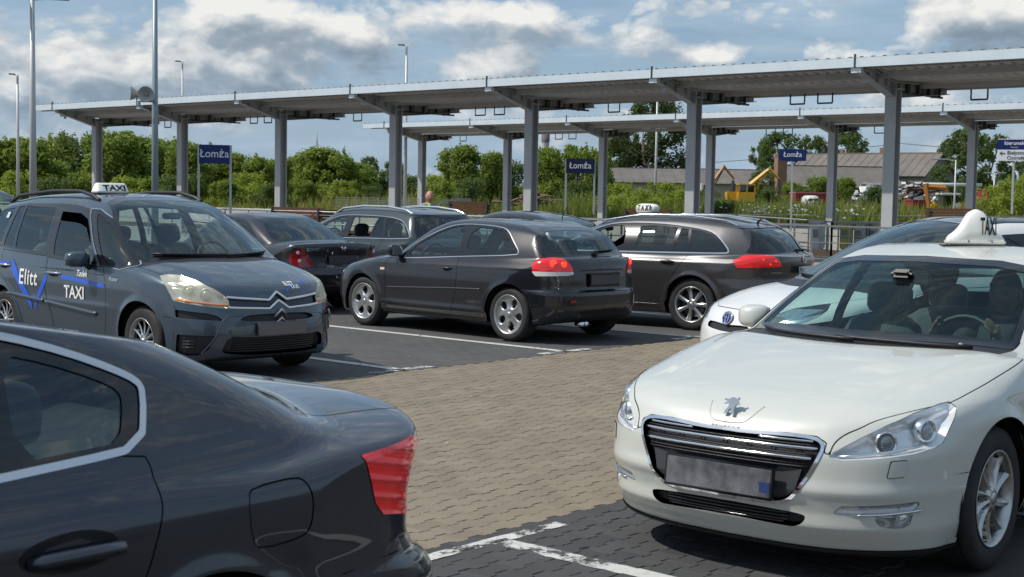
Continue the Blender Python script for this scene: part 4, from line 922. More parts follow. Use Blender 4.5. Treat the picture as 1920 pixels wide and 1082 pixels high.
# far lot surface: same grey blocks, too shallow in view to build
def far_paving():
    m = bpy.data.materials.new('grey_paving_far'); m.use_nodes = True; G = NG(m.node_tree); b = m.node_tree.nodes['Principled BSDF']; P = G.n('ShaderNodeNewGeometry').outputs['Position']
    n1 = G.ramp(G.noise(P, 1.1, 6, .65), [(.35, 0), (.7, 1)]); c = G.mix(n1, (.062, .062, .063), (.092, .090, .088))
    v = G.n('ShaderNodeTexVoronoi', i={'Vector': P, 'Scale': 7.}); c = G.mix(G.m('MULTIPLY', G.sep(v.outputs['Color'])[0], .25), c, (.13, .125, .12))
    n2 = G.ramp(G.noise(P, 9, 5, .7), [(.55, 0), (.75, 1)]); c = G.mix(G.m('MULTIPLY', n2, .35), c, (.16, .155, .14)); G.link(c, b.inputs['Base Color']); b.inputs['Roughness'].default_value = .85
    x, y, z = G.sep(P); nn = G.m('ADD', G.m('MULTIPLY', x, NN.x), G.m('MULTIPLY', y, NN.y)); dd = G.m('ADD', G.m('MULTIPLY', x, DD.x), G.m('MULTIPLY', y, DD.y))
    br = G.n('ShaderNodeTexBrick', i={'Vector': G.comb(nn, dd, 0), 'Scale': 1., 'Brick Width': .2, 'Row Height': .135, 'Mortar Size': .006, 'Color1': (1, 1, 1, 1), 'Color2': (.9, .9, .9, 1), 'Mortar': (.45, .45, .45, 1)})
    c2 = G.n('ShaderNodeMix', data_type='RGBA', blend_type='MULTIPLY', i={0: .8}); G.link(c, c2.inputs[6]); G.link(br.outputs[0], c2.inputs[7]); G.link(c2.outputs[2], b.inputs['Base Color'])
    bp = G.n('ShaderNodeBump', i={'Height': G.noise(P, 30, 4, .7), 'Strength': .3, 'Distance': .01}); G.link(bp.outputs[0], b.inputs['Normal']); return m
def sheet(name, pts, z, m, kind='structure'):
    bm = bmesh.new(); bm.faces.new([bm.verts.new((p.x, p.y, z)) for p in pts]); o = bm_obj(name, bm, m); o['kind'] = kind; return o
# base ground as one terrain sheet
GRM = bpy.data.materials.new('meadow_soil'); GRM.use_nodes = True; G = NG(GRM.node_tree); P = G.n('ShaderNodeNewGeometry').outputs['Position']
c = G.mix(G.ramp(G.noise(P, .12, 6, .6), [(.35, 0), (.65, 1)]), (.085, .105, .028), (.17, .15, .065)); c = G.mix(G.m('MULTIPLY', G.ramp(G.noise(P, 1.5, 5, .7), [(.4, 0), (.7, 1)]), .5), c, (.055, .08, .02))
nd = G.m('ADD', G.m('MULTIPLY', G.sep(P)[0], NN.x), G.m('MULTIPLY', G.sep(P)[1], NN.y)); c = G.mix(G.ramp(G.m('DIVIDE', nd, 100.), [(.45, 1), (.53, 0)]), c, (.16, .145, .125)); G.link(c, GRM.node_tree.nodes['Principled BSDF'].inputs['Base Color']); GRM.node_tree.nodes['Principled BSDF'].inputs['Roughness'].default_value = .95
bm = bmesh.new(); ns = [-400, -100, -40, 0, 20, 30, 45, 53.5, 55, 57, 59, 61, 63, 65, 67.5, 80, 120, 300, 900, 3500]; dsx = [-3500, -900, -300, -100, 0, 100, 300, 900, 3500]
gr_ = [[bm.verts.new(W(d, n, -.03 + gz(W(d, n)))) for n in ns] for d in dsx]
for A_, B_ in zip(gr_, gr_[1:]):
    for k in range(len(ns) - 1): bm.faces.new((A_[k], A_[k + 1], B_[k + 1], B_[k]))
o = bm_obj('ground', bm, GRM, smooth=True); o['kind'] = 'structure'
E0, E1 = 4.71, 9.69                                  # edges of the tan lane, across the bays
sheet('joint_bed', [W(-30, -20), W(-30, 28.4), W(E1, 28.4), W(E1, -20)], -.008, JNT)
sheet('car_park_far', [W(E1 + .004, -40), W(E1 + .004, 28.4), W(70, 28.4), W(70, -40)], -.001, far_paving())
# ---- interlocking blocks: I-shaped, 20 cm long, rows 13.5 cm apart
def block_outline(s=1.):
    a, w, h1, h2 = .0985, .052, .0795, .0495
    return [(-a, -h1), (-w, -h1), (-w + .012, -h2), (w - .012, -h2), (w, -h1), (a, -h1), (a, h1), (w, h1), (w - .012, h2), (-w + .012, h2), (-w, h1), (-a, h1)]
OUT = np.array(block_outline()); NB = len(OUT)
def block_geo():
    ctr = OUT * .965 ; V = [(x, y, 0) for x, y in ctr] + [(x, y, -.004) for x, y in OUT] + [(x, y, -.03) for x, y in OUT]
    F = []
    for r in (0, 1):
        for k in range(NB): j = (k + 1) % NB; F.append((r * NB + k, (r + 1) * NB + k, (r + 1) * NB + j, r * NB + j))
    top = [(0, 1, 10, 11), (1, 2, 9, 10), (2, 3, 8, 9), (3, 4, 7, 8), (4, 5, 6, 7)]
    return np.array(V, float), top + [f[::-1] for f in F]
BV, BF = block_geo()
bme = bpy.data.meshes.new('paver'); bme.from_pydata(BV.tolist(), [], [list(f) for f in BF]); bme.update()
bmet = bme; bmet.materials.append(TAN); bmeg = bme.copy(); bmeg.materials.clear(); bmeg.materials.append(GRY)
C_inv = np.array([list(_rt2), list(_up2), list(_fw)])
def to_px(p):
    q = C_inv @ (np.array(p) - [0, 0, CAM_H]); return 960 + 2658.4 * q[0] / q[2], 541 - 2658.4 * q[1] / q[2], q[2]
cand = []
for i in range(int(3.0 / .135), int(E1 / .135) + 1):
    d = i * .135 + (E1 % .135) - .07
    for j in range(-10, 110):
        n = j * .2 + (.1 if i % 2 else 0)
        p = W(d, n); 
        if p.y < 3.5: continue
        u, v, zz = to_px(p)
        if -40 < u < 1960 and v < 1130 and d < E1 - .05:
            hid = (u < 560 and v > 560 + u * .28) or (u > 1240 and v < 940) or (u < 780 and v > 800)
            cand.append((d, n, zz, 2658.4 ** 2 * .027 * CAM_H / zz ** 3 * (0 if hid else 1), u, v))
cand.sort(key=lambda t: -t[3])
pav = empty('block_paving', (0, 0, 0)); pav['kind'] = 'structure'
big = [t for t in cand if t[3] > 0][:300]; rest = cand[300:]
rr_ = random.Random(3)
for (d, n, zz, a, u, v) in big:
    o = bpy.data.objects.new('paver', bmet if d > E0 else bmeg); COL.objects.link(o); o.parent = pav
    o.location = W(d, n, rr_.uniform(-.0015, .001)); o.rotation_euler = (rr_.uniform(-.006, .006), rr_.uniform(-.006, .006), math.atan2(NN.y, NN.x) + rr_.uniform(-.006, .006))
for nm, m_, sel in (('paver_field', TAN, lambda d: d > E0), ('grey_paver_field', GRY, lambda d: d <= E0)):
    ds = [t for t in rest if sel(t[0]) and t[2] < 24]; V, F4, tone = [], [], []; rzn = math.atan2(NN.y, NN.x); rs = np.random.RandomState(5)
    bv = BV.copy(); R2 = np.array([[cos(rzn), -sin(rzn)], [sin(rzn), cos(rzn)]]); bv[:, :2] = bv[:, :2] @ R2.T
    nbig = len(ds); off = np.array([[*(W(t[0], t[1])[:2]), rs.uniform(-.0015, .001)] for t in ds]).reshape(-1, 1, 3)
    VV = (bv[None] + off).reshape(-1, 3); FF = (np.array(BF)[None] + (np.arange(nbig) * len(bv))[:, None, None]).reshape(-1, 4)
    me = raw_mesh(nm, VV, FF, smooth=False, mats=[m_]); at_ = me.attributes.new('tone', 'FLOAT', 'POINT'); at_.data.foreach_set('value', np.repeat(rs.rand(nbig), len(bv)).astype(np.float32))
    o = bpy.data.objects.new(nm, me); link(o, pav); o['kind'] = 'stuff'
# painted bay lines
PNT = bpy.data.materials.new('road_paint'); PNT.use_nodes = True; G = NG(PNT.node_tree); b_ = PNT.node_tree.nodes['Principled BSDF']; P = G.n('ShaderNodeNewGeometry').outputs['Position']
b_.inputs['Roughness'].default_value = .7; G.link(G.mix(G.noise(P, 14, 4, .6), (.42, .42, .40), (.66, .66, .62)), b_.inputs['Base Color'])
al = G.ramp(G.m('ADD', G.noise(P, 5, 6, .75), G.m('MULTIPLY', G.noise(P, 45, 3, .7), .25)), [(.57, 0), (.66, 1)]); PNT2 = PNT.copy(); G.link(G.m('MAXIMUM', al, 0.), b_.inputs['Alpha'])
al2 = None; G2 = NG(PNT2.node_tree); P2 = G2.n('ShaderNodeNewGeometry').outputs['Position']; G2.link(G2.ramp(G2.m('ADD', G2.noise(P2, 7, 6, .75), G2.m('MULTIPLY', G2.noise(P2, 60, 3, .7), .2)), [(.44, 0), (.52, 1)]), PNT2.node_tree.nodes['Principled BSDF'].inputs['Alpha'])
def strip_(name, d0, d1, n0, n1, m):
    bm = bmesh.new(); s = 24; rows = []; rs = random.Random(int(d0 * 10 + n0))
    along_d = abs(d1 - d0) > abs(n1 - n0)
    for k in range(s + 1):
        t = k / s; j = rs.uniform(-.006, .006); j2 = rs.uniform(-.006, .006)
        if along_d: rows.append((bm.verts.new(W(d0 + (d1 - d0) * t, n0 + j, .0035)), bm.verts.new(W(d0 + (d1 - d0) * t, n1 + j2, .0035))))
        else: rows.append((bm.verts.new(W(d0 + j, n0 + (n1 - n0) * t, .0035)), bm.verts.new(W(d1 + j2, n0 + (n1 - n0) * t, .0035))))
    for A_, B_ in zip(rows, rows[1:]): bm.faces.new((A_[0], A_[1], B_[1], B_[0]))
    o = bm_obj(name, bm, m); o['kind'] = 'structure'
for n0 in (9.53, 12.05, 14.56, 17.07, 19.6, 22.1):
    strip_('bay_line', E1 + .05, 14.6, n0 - .06, n0 + .06, PNT2); strip_('bay_line_end', E1 + .05, E1 + .17, n0 - .42, n0 + .42, PNT)
strip_('bay_line', -.2, 3.75, 5.05, 5.17, PNT2); strip_('bay_line', 3.75, 4.56, 5.04, 5.17, PNT); strip_('bay_line_end', 4.52, 4.61, 4.60, 5.62, PNT); strip_('bay_line', -.2, 4.56, 7.55, 7.67, PNT2)
# small bits of litter and pale gravel on the blocks
bm = bmesh.new(); rl = random.Random(11)
for _ in range(150):
    p = W(rl.uniform(2.5, 14), rl.uniform(3.5, 16), .004); s = rl.uniform(.004, .014)
    vs = [bm.verts.new(p + Vector((rl.uniform(-s, s) * 1.4, rl.uniform(-s, s) * 1.4, rl.uniform(0, s * .5)))) for _ in range(4)]
    for f in ((0, 1, 2), (0, 2, 3), (0, 3, 1), (1, 2, 3)): bm.faces.new([vs[k] for k in f])
o = bm_obj('litter', bm, mat('litter', (.55, .53, .48), .8)); o['kind'] = 'stuff'

# ---------------------------------------------------------------- platforms
CONC = mat('pale_concrete', (.46, .45, .41), .85, bump=(25, .3), var=(1.2, .5, (.30, .29, .26))); CONC2 = mat('platform_paving', (.30, .29, .27), .85, bump=(25, .3), var=(.8, .5, (.22, .21, .2)))
def slab(name, d0, d1, n0, n1, z0, z1, m):
    c_ = W((d0 + d1) / 2, (n0 + n1) / 2, (z0 + z1) / 2); o = boxo(name, c_, (abs(d1 - d0), abs(n1 - n0), z1 - z0), m, rz=RZ_D); o['kind'] = 'structure'; return o
slab('near_platform', -30, 75, 28.4, 35.5, -.3, .18, CONC2); slab('far_platform', -40, 90, 46.0, 52.6, -.3, .66, CONC2); slab('far_platform_edge', -40, 90, 45.86, 45.997, -.2, .70, CONC)
slab('kerb', -30, 75, 28.25, 28.397, -.2, .20, CONC); slab('track_bed', -80, 120, 36.2, 45.0, -.2, .02, mat('ballast', (.18, .165, .15), .95, bump=(30, 1.), var=(20, .6, (.09, .08, .075))))
for n0 in (39.5, 41.0):
    for i in range(1): o = slab('rail_track', -80, 120, n0, n0 + .07, .03, .17, mat('rusty_rail', (.14, .09, .06), .6, .5))
# ---------------------------------------------------------------- canopies
STL = mat('galvanised_steel', (.47, .475, .48), .55, .35, var=(1.5, .5, (.34, .35, .37))); STD = mat('darker_steel', (.30, .30, .30), .6, .3, var=(3, .5, (.13, .13, .13))); FAS = mat('fascia_sheet', (.74, .81, .85), .35, .3, var=(2, .25, (.48, .55, .6))); DECK = mat('deck_underside', (.58, .56, .53), .6, .1, var=(2, .4, (.36, .35, .34))); HANG = mat('dark_steel', (.07, .07, .075), .5, .4)
def canopy(label, base, cols, i0, z0, na, nb, zh, ground_z, grp):
    root = empty('platform_canopy', base, RZ_D, label, 'canopy')            # local x along the row, local -y towards the camera side
    S = 5.587
    def P_(x, n, z): return Vector((x, -n, z))                               # n = across, away from camera
    ylo = lambda n: -n
    def L(x, n, z): return Vector((x, -n, z))
    # RZ_D maps local x to DD; local y then is DD rotated +90 = -NN
    x0, x1 = i0 * S - 1.5, cols[-1] * S + 1.45
    zdeck = lambda n: z0 + .20 + (.34 * (-n) / na if n < 0 else .0 + .10 * n / nb)
    for i in cols:
        bm = bmesh.new(); w, t = .30, .035
        H = z0 + .12 - ground_z; zc = ground_z + H / 2
        add_box(bm, L(i * S, -w / 2 + t / 2, zc), (w * .92, t, H)); add_box(bm, L(i * S, w / 2 - t / 2, zc), (w * .92, t, H)); add_box(bm, L(i * S, 0, zc), (.022, w - 2 * t, H))
        add_box(bm, L(i * S, 0, z0 - .005), (.40, .40, .022)); add_box(bm, L(i * S, 0, ground_z + .02), (.45, .45, .04)); bm_obj('column', bm, STL, root)
        for (na_, sgn) in ((na, -1), (nb, 1)):
            bm = bmesh.new(); h0, h1 = .36, .20; tw = .20                     # tapered I arm
            zt0, zt1 = zdeck(0) - .04, zdeck(sgn * na_) - .05
            for (za, zb, ww) in ((0, .018, tw), (None, None, .018), (-1, -1, tw)):
                pass
            def bar_(zA0, zA1, zB0, zB1, ww):
                q = [L(i * S + sx * ww / 2, sgn * n_, z_) for n_, zz in ((.12, (zA0, zA1)), (na_ - .03, (zB0, zB1))) for sx in (-1, 1) for z_ in zz]
                v = [bm.verts.new(k) for k in q]; f = [(0, 1, 3, 2), (4, 6, 7, 5), (0, 4, 5, 1), (2, 3, 7, 6), (0, 2, 6, 4), (1, 5, 7, 3)]
                for k in f: bm.faces.new([v[a] for a in k])
            bar_(zt0 - .02, zt0, zt1 - .02, zt1, tw); bar_(zt0 - h0, zt0 - h0 + .02, zt1 - h1, zt1 - h1 + .02, tw); bar_(zt0 - h0 + .02, zt0 - .02, zt1 - h1 + .02, zt1 - .02, .02)
            for k in (.25, .5, .75): add_box(bm, L(i * S, sgn * na_ * k, (zt0 + zt1) / 2 - .16), (tw * .9, .012, .24))
            bm_obj('arm', bm, STD if sgn > 0 else STL, root)  # arms on the far side take the darker, mottled steel
        bm = bmesh.new(); add_box(bm, L(i * S, -na - .01, zdeck(-na) - .17), (.24, .03, .26)); add_box(bm, L(i * S - .11, -na + .04, zdeck(-na) - .17), (.02, .12, .26)); add_box(bm, L(i * S + .11, -na + .04, zdeck(-na) - .17), (.02, .12, .26)); bm_obj('end_plate', bm, FAS, root)
        # hanging frames for lamps and signs
        for (dx, n_) in ((-1.9, nb * .55), (-2.7, nb * .55)) if (i % 2 == 1) == grp else ((-.75, nb * .9),):
            fz = zdeck(n_) - .10; A_ = [L(i * S + dx, n_, fz), L(i * S + dx, n_, fz - .30), L(i * S + dx - .42, n_, fz - .30), L(i * S + dx - .42, n_, fz)]
            bm = bmesh.new()
            for a, b2 in zip(A_, A_[1:]): add_tube(bm, [a, b2], .022, 4)
            bm_obj('hanging_frame', bm, HANG, root)
        bm = bmesh.new(); add_box(bm, L(i * S, nb * .50, z0 - .04), (.06, nb * .80, .05)); 
        for k in (.2, .4, .6, .8): add_box(bm, L(i * S, nb * k, z0 + .06), (.20, .03, .22))
        bm_obj('cable_tray', bm, HANG, root)
    for i in list(range(i0, cols[-1])) : pass
    for k in range(4):
        n_ = [-na * .86, -na * .42, nb * .45, nb * .9][k]; bm = bmesh.new(); add_box(bm, L((x0 + x1) / 2, n_, zdeck(n_) - .09), (x1 - x0, .06, .12)); bm_obj('purlin', bm, DECK, root)
    # trapezoidal deck
    bm = bmesh.new(); pr = []; pitch = .28; n_r = int((x1 - x0) / pitch)
    for k in range(n_r):
        a = x0 + k * pitch; pr += [(a, 0), (a + .16, 0), (a + .18, .045), (a + .26, .045)]
    pr.append((x0 + n_r * pitch, 0)); rows = []
    for n_ in (-na - .06, 0, nb + .05): rows.append([bm.verts.new(L(x, n_, zdeck(n_) + h)) for x, h in pr])
    for A_, B_ in zip(rows, rows[1:]):
        for k in range(len(pr) - 1): bm.faces.new((A_[k], A_[k + 1], B_[k + 1], B_[k]))
    bm_obj('roof_deck', bm, DECK, root)
    for i in list(range(i0, cols[-1])) + [cols[-1], i0 - 1]:             # fascia lengths, one per bay, with a joint at each column
        a = max(x0, i * S + .012); e = min(x1, (i + 1) * S - .012)
        if e - a < .1: continue
        bm = bmesh.new(); add_box(bm, L((a + e) / 2, -na - .075, zdeck(-na) - .075), (e - a, .02, .21)); add_box(bm, L((a + e) / 2, -na - .045, zdeck(-na) - .18), (e - a, .06, .012)); add_box(bm, L((a + e) / 2, -na - .05, zdeck(-na) + .028), (e - a, .07, .012)); bm_obj('fascia', bm, FAS, root)
    for i in cols: boxo('joint_clip', L(i * S, -na - .08, zdeck(-na) - .04), (.03, .05, .30), HANG, root)
    return root
canopy('long steel canopy over the near platform, its pale roof edge nearest the car park', W(*[Vector((8.8755, 33.5, 0)).dot(DD), Vector((8.8755, 33.5, 0)).dot(NN)]), list(range(-1, 7)), -1, 4.37, 1.85, 2.9, 4.4, .18, True)
canopy('second steel canopy further back over the far platform, standing behind the first', Vector((16.478, 51.22, 0)), list(range(-1, 6)), -1, 4.55, 2.5, 2.1, 4.6, .66, False)
# ---------------------------------------------------------------- railings
RAIL = mat('rail_steel', (.42, .42, .40), .4, .6); 
def railing(label, pts, z0, zt, post=1.6, mid=2, double=False, grp='platform railings'):
    root = empty('railing', pts[0], 0, label, 'railing', grp); root.location.z = 0
    o = Vector((pts[0].x, pts[0].y, 0))
    for A_, B_ in zip(pts, pts[1:]):
        A_ = Vector((A_.x, A_.y, 0)) - o; B_ = Vector((B_.x, B_.y, 0)) - o; L_ = (B_ - A_).length; n = max(1, round(L_ / post))
        for k in range(mid + 1): z = zt - k * (zt - z0) / (mid + .6); tubeo('rail', [A_ + Vector((0, 0, z)), B_ + Vector((0, 0, z))], .024 if k == 0 else .014, RAIL, root, 6)
        for k in range(n + 1): p = A_ + (B_ - A_) * k / n; boxo('post', p + Vector((0, 0, (z0 + zt) / 2)), (.05, .05, zt - z0), RAIL, root)
def gpt(u, v, z):                                     # map point of something seen at (u, v) and standing at height z
    u, v, z = float(u), float(v), float(z)
    r = (u - 960) / 2658.4 * _rt2 - (v - 541) / 2658.4 * _up2 + _fw; t = (z - CAM_H) / r.z; return Vector((r.x * t, r.y * t, 0))
railing('steel railing with a corner, running past the waste bins at the right', [gpt(1387, 404, 1.18), gpt(1560, 416, 1.18), gpt(1700, 418, 1.18), gpt(1990, 424, 1.18)], .18, 1.18, 2.2)
railing('thin far railing seen above the first one at the right', [gpt(1180, 400, 1.2), gpt(1480, 403, 1.2), gpt(1990, 408, 1.2)], .2, 1.2, 3.0, 1)
railing('low railing along the near platform behind the parked cars', [W(12, 29.0), W(60, 29.0)], .18, 1.15, 2.2)
railing('far railing at the left behind the saloon roof', [W(20, 36.4), W(78, 36.4)], .2, 1.05, 2.6, 1)
# ---------------------------------------------------------------- benches, bins
WOODB = mat('brown_slats', (.12, .055, .028), .6, var=(4, .5, (.07, .035, .02)))
bp = None; bl = [(543, 397, 38, 'brown slatted bench behind the black saloon roof'), (870, 384, 50, 'brown slatted bench right of the bald man'), (1206, 399, 46, 'brown slatted bench behind the pill-shaped taxi sign'), (1782, 398, 44, 'long dark brown bench behind the white minivan roof'), (612, 400, 52, 'small brown bench left of the estate with roof rails')]
for (u, v, dist, lab) in bl:
    z_ = CAM_H - (v - (371 + (u - 960) * .0166)) * dist / 2658.4; p = at(u, dist)
    if bp is None:
        t = empty('bench', (0, 0, 0), 0)
        for k in range(4): boxo('back_slat', (0, .22 + .02 * k, .50 + .10 * k), (1.7, .025, .085), WOODB, t, .004)
        for k in range(4): boxo('seat_slat', (0, -.20 + .11 * k, .44), (1.7, .09, .03), WOODB, t, .004)
        for s_ in (-.75, .75): boxo('leg', (s_, -.12, .21), (.05, .05, .42), HANG, t); boxo('leg', (s_, .2, .42), (.05, .05, .84), HANG, t)
        bp = t
    else: t = copy_tree(bp)
    t.location = (p.x, p.y, max(.0, z_ - .72)); t.rotation_euler = (0, 0, RZ_D + pi + .25); tag(t, lab, 'bench', 'benches on the platforms')
BINC = mat('clear_bin_plastic', (.55, .57, .57), .35, .0, trans=.0, coat=.3); 
for (u, w, colr, lab) in ((1531, .38, (.58, .60, .60), 'grey see-through waste bin nearest the estate, first of the row'), (1585, .34, (.50, .46, .12), 'yellow-lidded waste bin between two railing posts'), (1612, .36, (.55, .57, .57), 'grey see-through waste bin left of the green one'), (1622, .20, (.03, .16, .08), 'narrow green waste bin in the row behind the railing'), (1638, .34, (.60, .62, .62), 'pale waste bin nearest the white minivan, last of the row')):
    p = at(u, 38.5, .18 + .17); t = empty('waste_bin', p, RZ_D + pi, lab, 'waste bin', 'waste bins behind the railing'); m = mat('bin_' + lab.split()[0], colr, .4, coat=.3)
    boxo('bin_bag', (0, 0, .40), (w * .84, w * .84, .66), m, t, .04); boxo('lid', (0, 0, .80), (w, w, .07), mat('bin_lid', (.5, .5, .5), .5), t, .02)
    for a in (-1, 1):
        for b2 in (-1, 1): boxo('post', (a * w * .47, b2 * w * .47, .38), (.03, .03, .78), STL, t)
    boxo('label_plate', (0, -w * .43 - .012, .5), (w * .5, .008, .22), mat('bin_label', (.25, .25, .24), .6), t)
# ---------------------------------------------------------------- signs
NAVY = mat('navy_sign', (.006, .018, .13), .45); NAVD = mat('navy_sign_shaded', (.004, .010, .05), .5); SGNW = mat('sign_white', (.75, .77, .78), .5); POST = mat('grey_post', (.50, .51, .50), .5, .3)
def station_sign(u, dist, y0, y1, w, posts, label, yb, m=NAVY, txt='Łomża', ts=.42, rz=None):
    hz = 371 + (u - 960) * .0166; z1 = CAM_H + (hz - y0) * dist / 2658.4; z0 = CAM_H + (hz - y1) * dist / 2658.4; zb = max(.18, CAM_H - (yb - hz) * dist / 2658.4)
    p = at(u, dist); rz = math.atan2(p.y, p.x) - pi / 2 if rz is None else rz; t = empty('station_sign', p, rz, label, 'sign', 'station name signs' if txt == 'Łomża' else None)
    bd = boxo('board', (0, 0, (z0 + z1) / 2), (w, .05, z1 - z0), m, t, .004)
    for x in posts: boxo('post', (x, .035, (zb + z1) / 2 - .01), (.07, .07, z1 - zb + .02), POST, t, .008)
    if txt: text_obj('lettering', txt, (z1 - z0) * ts * 1.42, SGNW, t, (.0, -.030, (z0 + z1) / 2 + .01), (RAD(90), 0, 0), .002, .002, sx=.92)
    return t, z0, z1
station_sign(400, 41, 272, 307, .86, (-.44, .46), 'blue Łomża name board on two pale posts, leftmost of the three', 400)
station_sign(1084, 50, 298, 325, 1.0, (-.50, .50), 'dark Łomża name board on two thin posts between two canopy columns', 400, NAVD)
station_sign(1480, 47, 280, 302, .88, (0,), 'small blue Łomża name board on one post, rightmost of the three', 432)
t, z0, z1 = station_sign(1893, 42, 261, 281, .94, (0,), 'direction sign to Białystok and Ostrołęka on one white post at the right edge', 400, NAVY, None)
boxo('lower_board', (0, 0, z0 - .17), (.94, .05, .33), SGNW, t, .004); boxo('top_edge', (0, -.027, z1 - .012), (.94, .003, .02), SGNW, t)
text_obj('lettering', 'kierunek', .16, SGNW, t, (0, -.03, (z0 + z1) / 2 + .03), (RAD(90), 0, 0), .002, .002); text_obj('lettering', 'direction', .06, SGNW, t, (0, -.03, (z0 + z1) / 2 - .09), (RAD(90), 0, 0), .002)
text_obj('lettering', 'Białystok', .155, BLKT, t, (-.20, -.03, z0 - .095), (RAD(90), 0, 0), .002, align='LEFT'); text_obj('lettering', 'Ostrołęka', .155, BLKT, t, (-.20, -.03, z0 - .245), (RAD(90), 0, 0), .002, align='LEFT')
tubeo('arrow', [(-.40, -.032, z0 - .11), (-.25, -.032, z0 - .11)], .009, BLKT, t, 5); tubeo('arrow', [(-.34, -.032, z0 - .06), (-.40, -.032, z0 - .11), (-.34, -.032, z0 - .16)], .009, BLKT, t, 5)
# ---------------------------------------------------------------- lamp posts
def lamp_post(u, dist, ytop, label, r=.08, heads=1, arm=.5, col=None, grp='lamp posts', u2=None):
    hz = 371 + (u - 960) * .0166; zt = CAM_H + (hz - ytop) * dist / 2658.4; p = at(u, dist); t = empty('lamp_post', p, math.atan2(p.y, p.x) - pi / 2, label, 'lamp post', grp)
    tubeo('pole', [(0, 0, 0), (0, 0, zt * .5), (0, 0, zt)], r, col or POST, t, 12, r * .55); boxo('base', (0, 0, .02), (.4, .4, .05), col or POST, t, .01)
    for k in range(heads):
        s_ = (-1, 1)[k]; tubeo('bracket', [(0, 0, zt - .05), (s_ * arm * .5, 0, zt)], .03, col or POST, t, 6); boxo('lamp_head', (s_ * arm * .8, 0, zt + .02), (arm * .95, .22, .07), mat('lamp_head', (.30, .31, .32), .5), t, .02)
    return t, zt
lamp_post(33, 75, 142, 'slim grey lamp post at the left edge, shorter of the two there', .10, 1, .35)
lamp_post(61, 46, 1, 'tall pale lamp post with two heads at the top left', .13, 2, .9)
lamp_post(340, 88, 118, 'small distant lamp post above the left end of the canopy', .08, 1, .35); lamp_post(757, 70, 88, 'distant lamp post rising above the canopy in the middle', .10, 1, .35)
lamp_post(1225, 80, 175, 'thin pole showing beside the big dark tree, cut by the canopy', .09, 0, .3)
lamp_post(1785, 70, 300, 'thin slanting-headed lamp post left of the direction sign', .06, 1, .9); lamp_post(1858, 85, 325, 'short lamp post right of the direction sign post', .07, 2, .5)
t, zt = lamp_post(289, 31, -60, 'thick grey pole carrying a pair of horn loudspeakers', .085, 0, .3, mat('blue_grey_pole', (.28, .34, .37), .45, .4))
tt = empty('horn_loudspeaker', t.location + Vector((0, -.1, 0)), 0, 'pair of grey horn loudspeakers clamped to the thick pole', 'loudspeaker'); HZ_ = 371 + (289 - 960) * .0166
def horn(cx, cz, dirv_, R_):
    bm = bmesh.new(); lathe(bm, [(.03, -.16), (.05, -.10), (.055, -.04), (.075, .03), (.12, .10), (R_, .16), (R_ * 1.04, .165), (R_ * .96, .155), (.06, .04), (.02, .03)], 28, 'Z'); lathe(bm, [(.0005, .10), (.035, .08), (.04, .0)], 16, 'Z'); q = Vector(dirv_).to_track_quat('Z', 'Y').to_matrix()
    for v in bm.verts: v.co = q @ v.co + Vector((cx, -.12, cz))
    bm_obj('horn', bm, mat('horn_grey', (.45, .44, .42), .45), tt, True)
zz = CAM_H + (HZ_ - 180) * 31 / 2658.4; horn(-.12, zz, (-.25 + .35, -1, -.05), .165); horn(-.30, zz + .01, (-1, -.3, .05), .15); boxo('bracket', (-.1, -.04, zz - .14), (.34, .05, .05), STL, tt, .01); boxo('bracket', (-.30, -.06, zz - .20), (.05, .05, .14), STL, tt, .01)
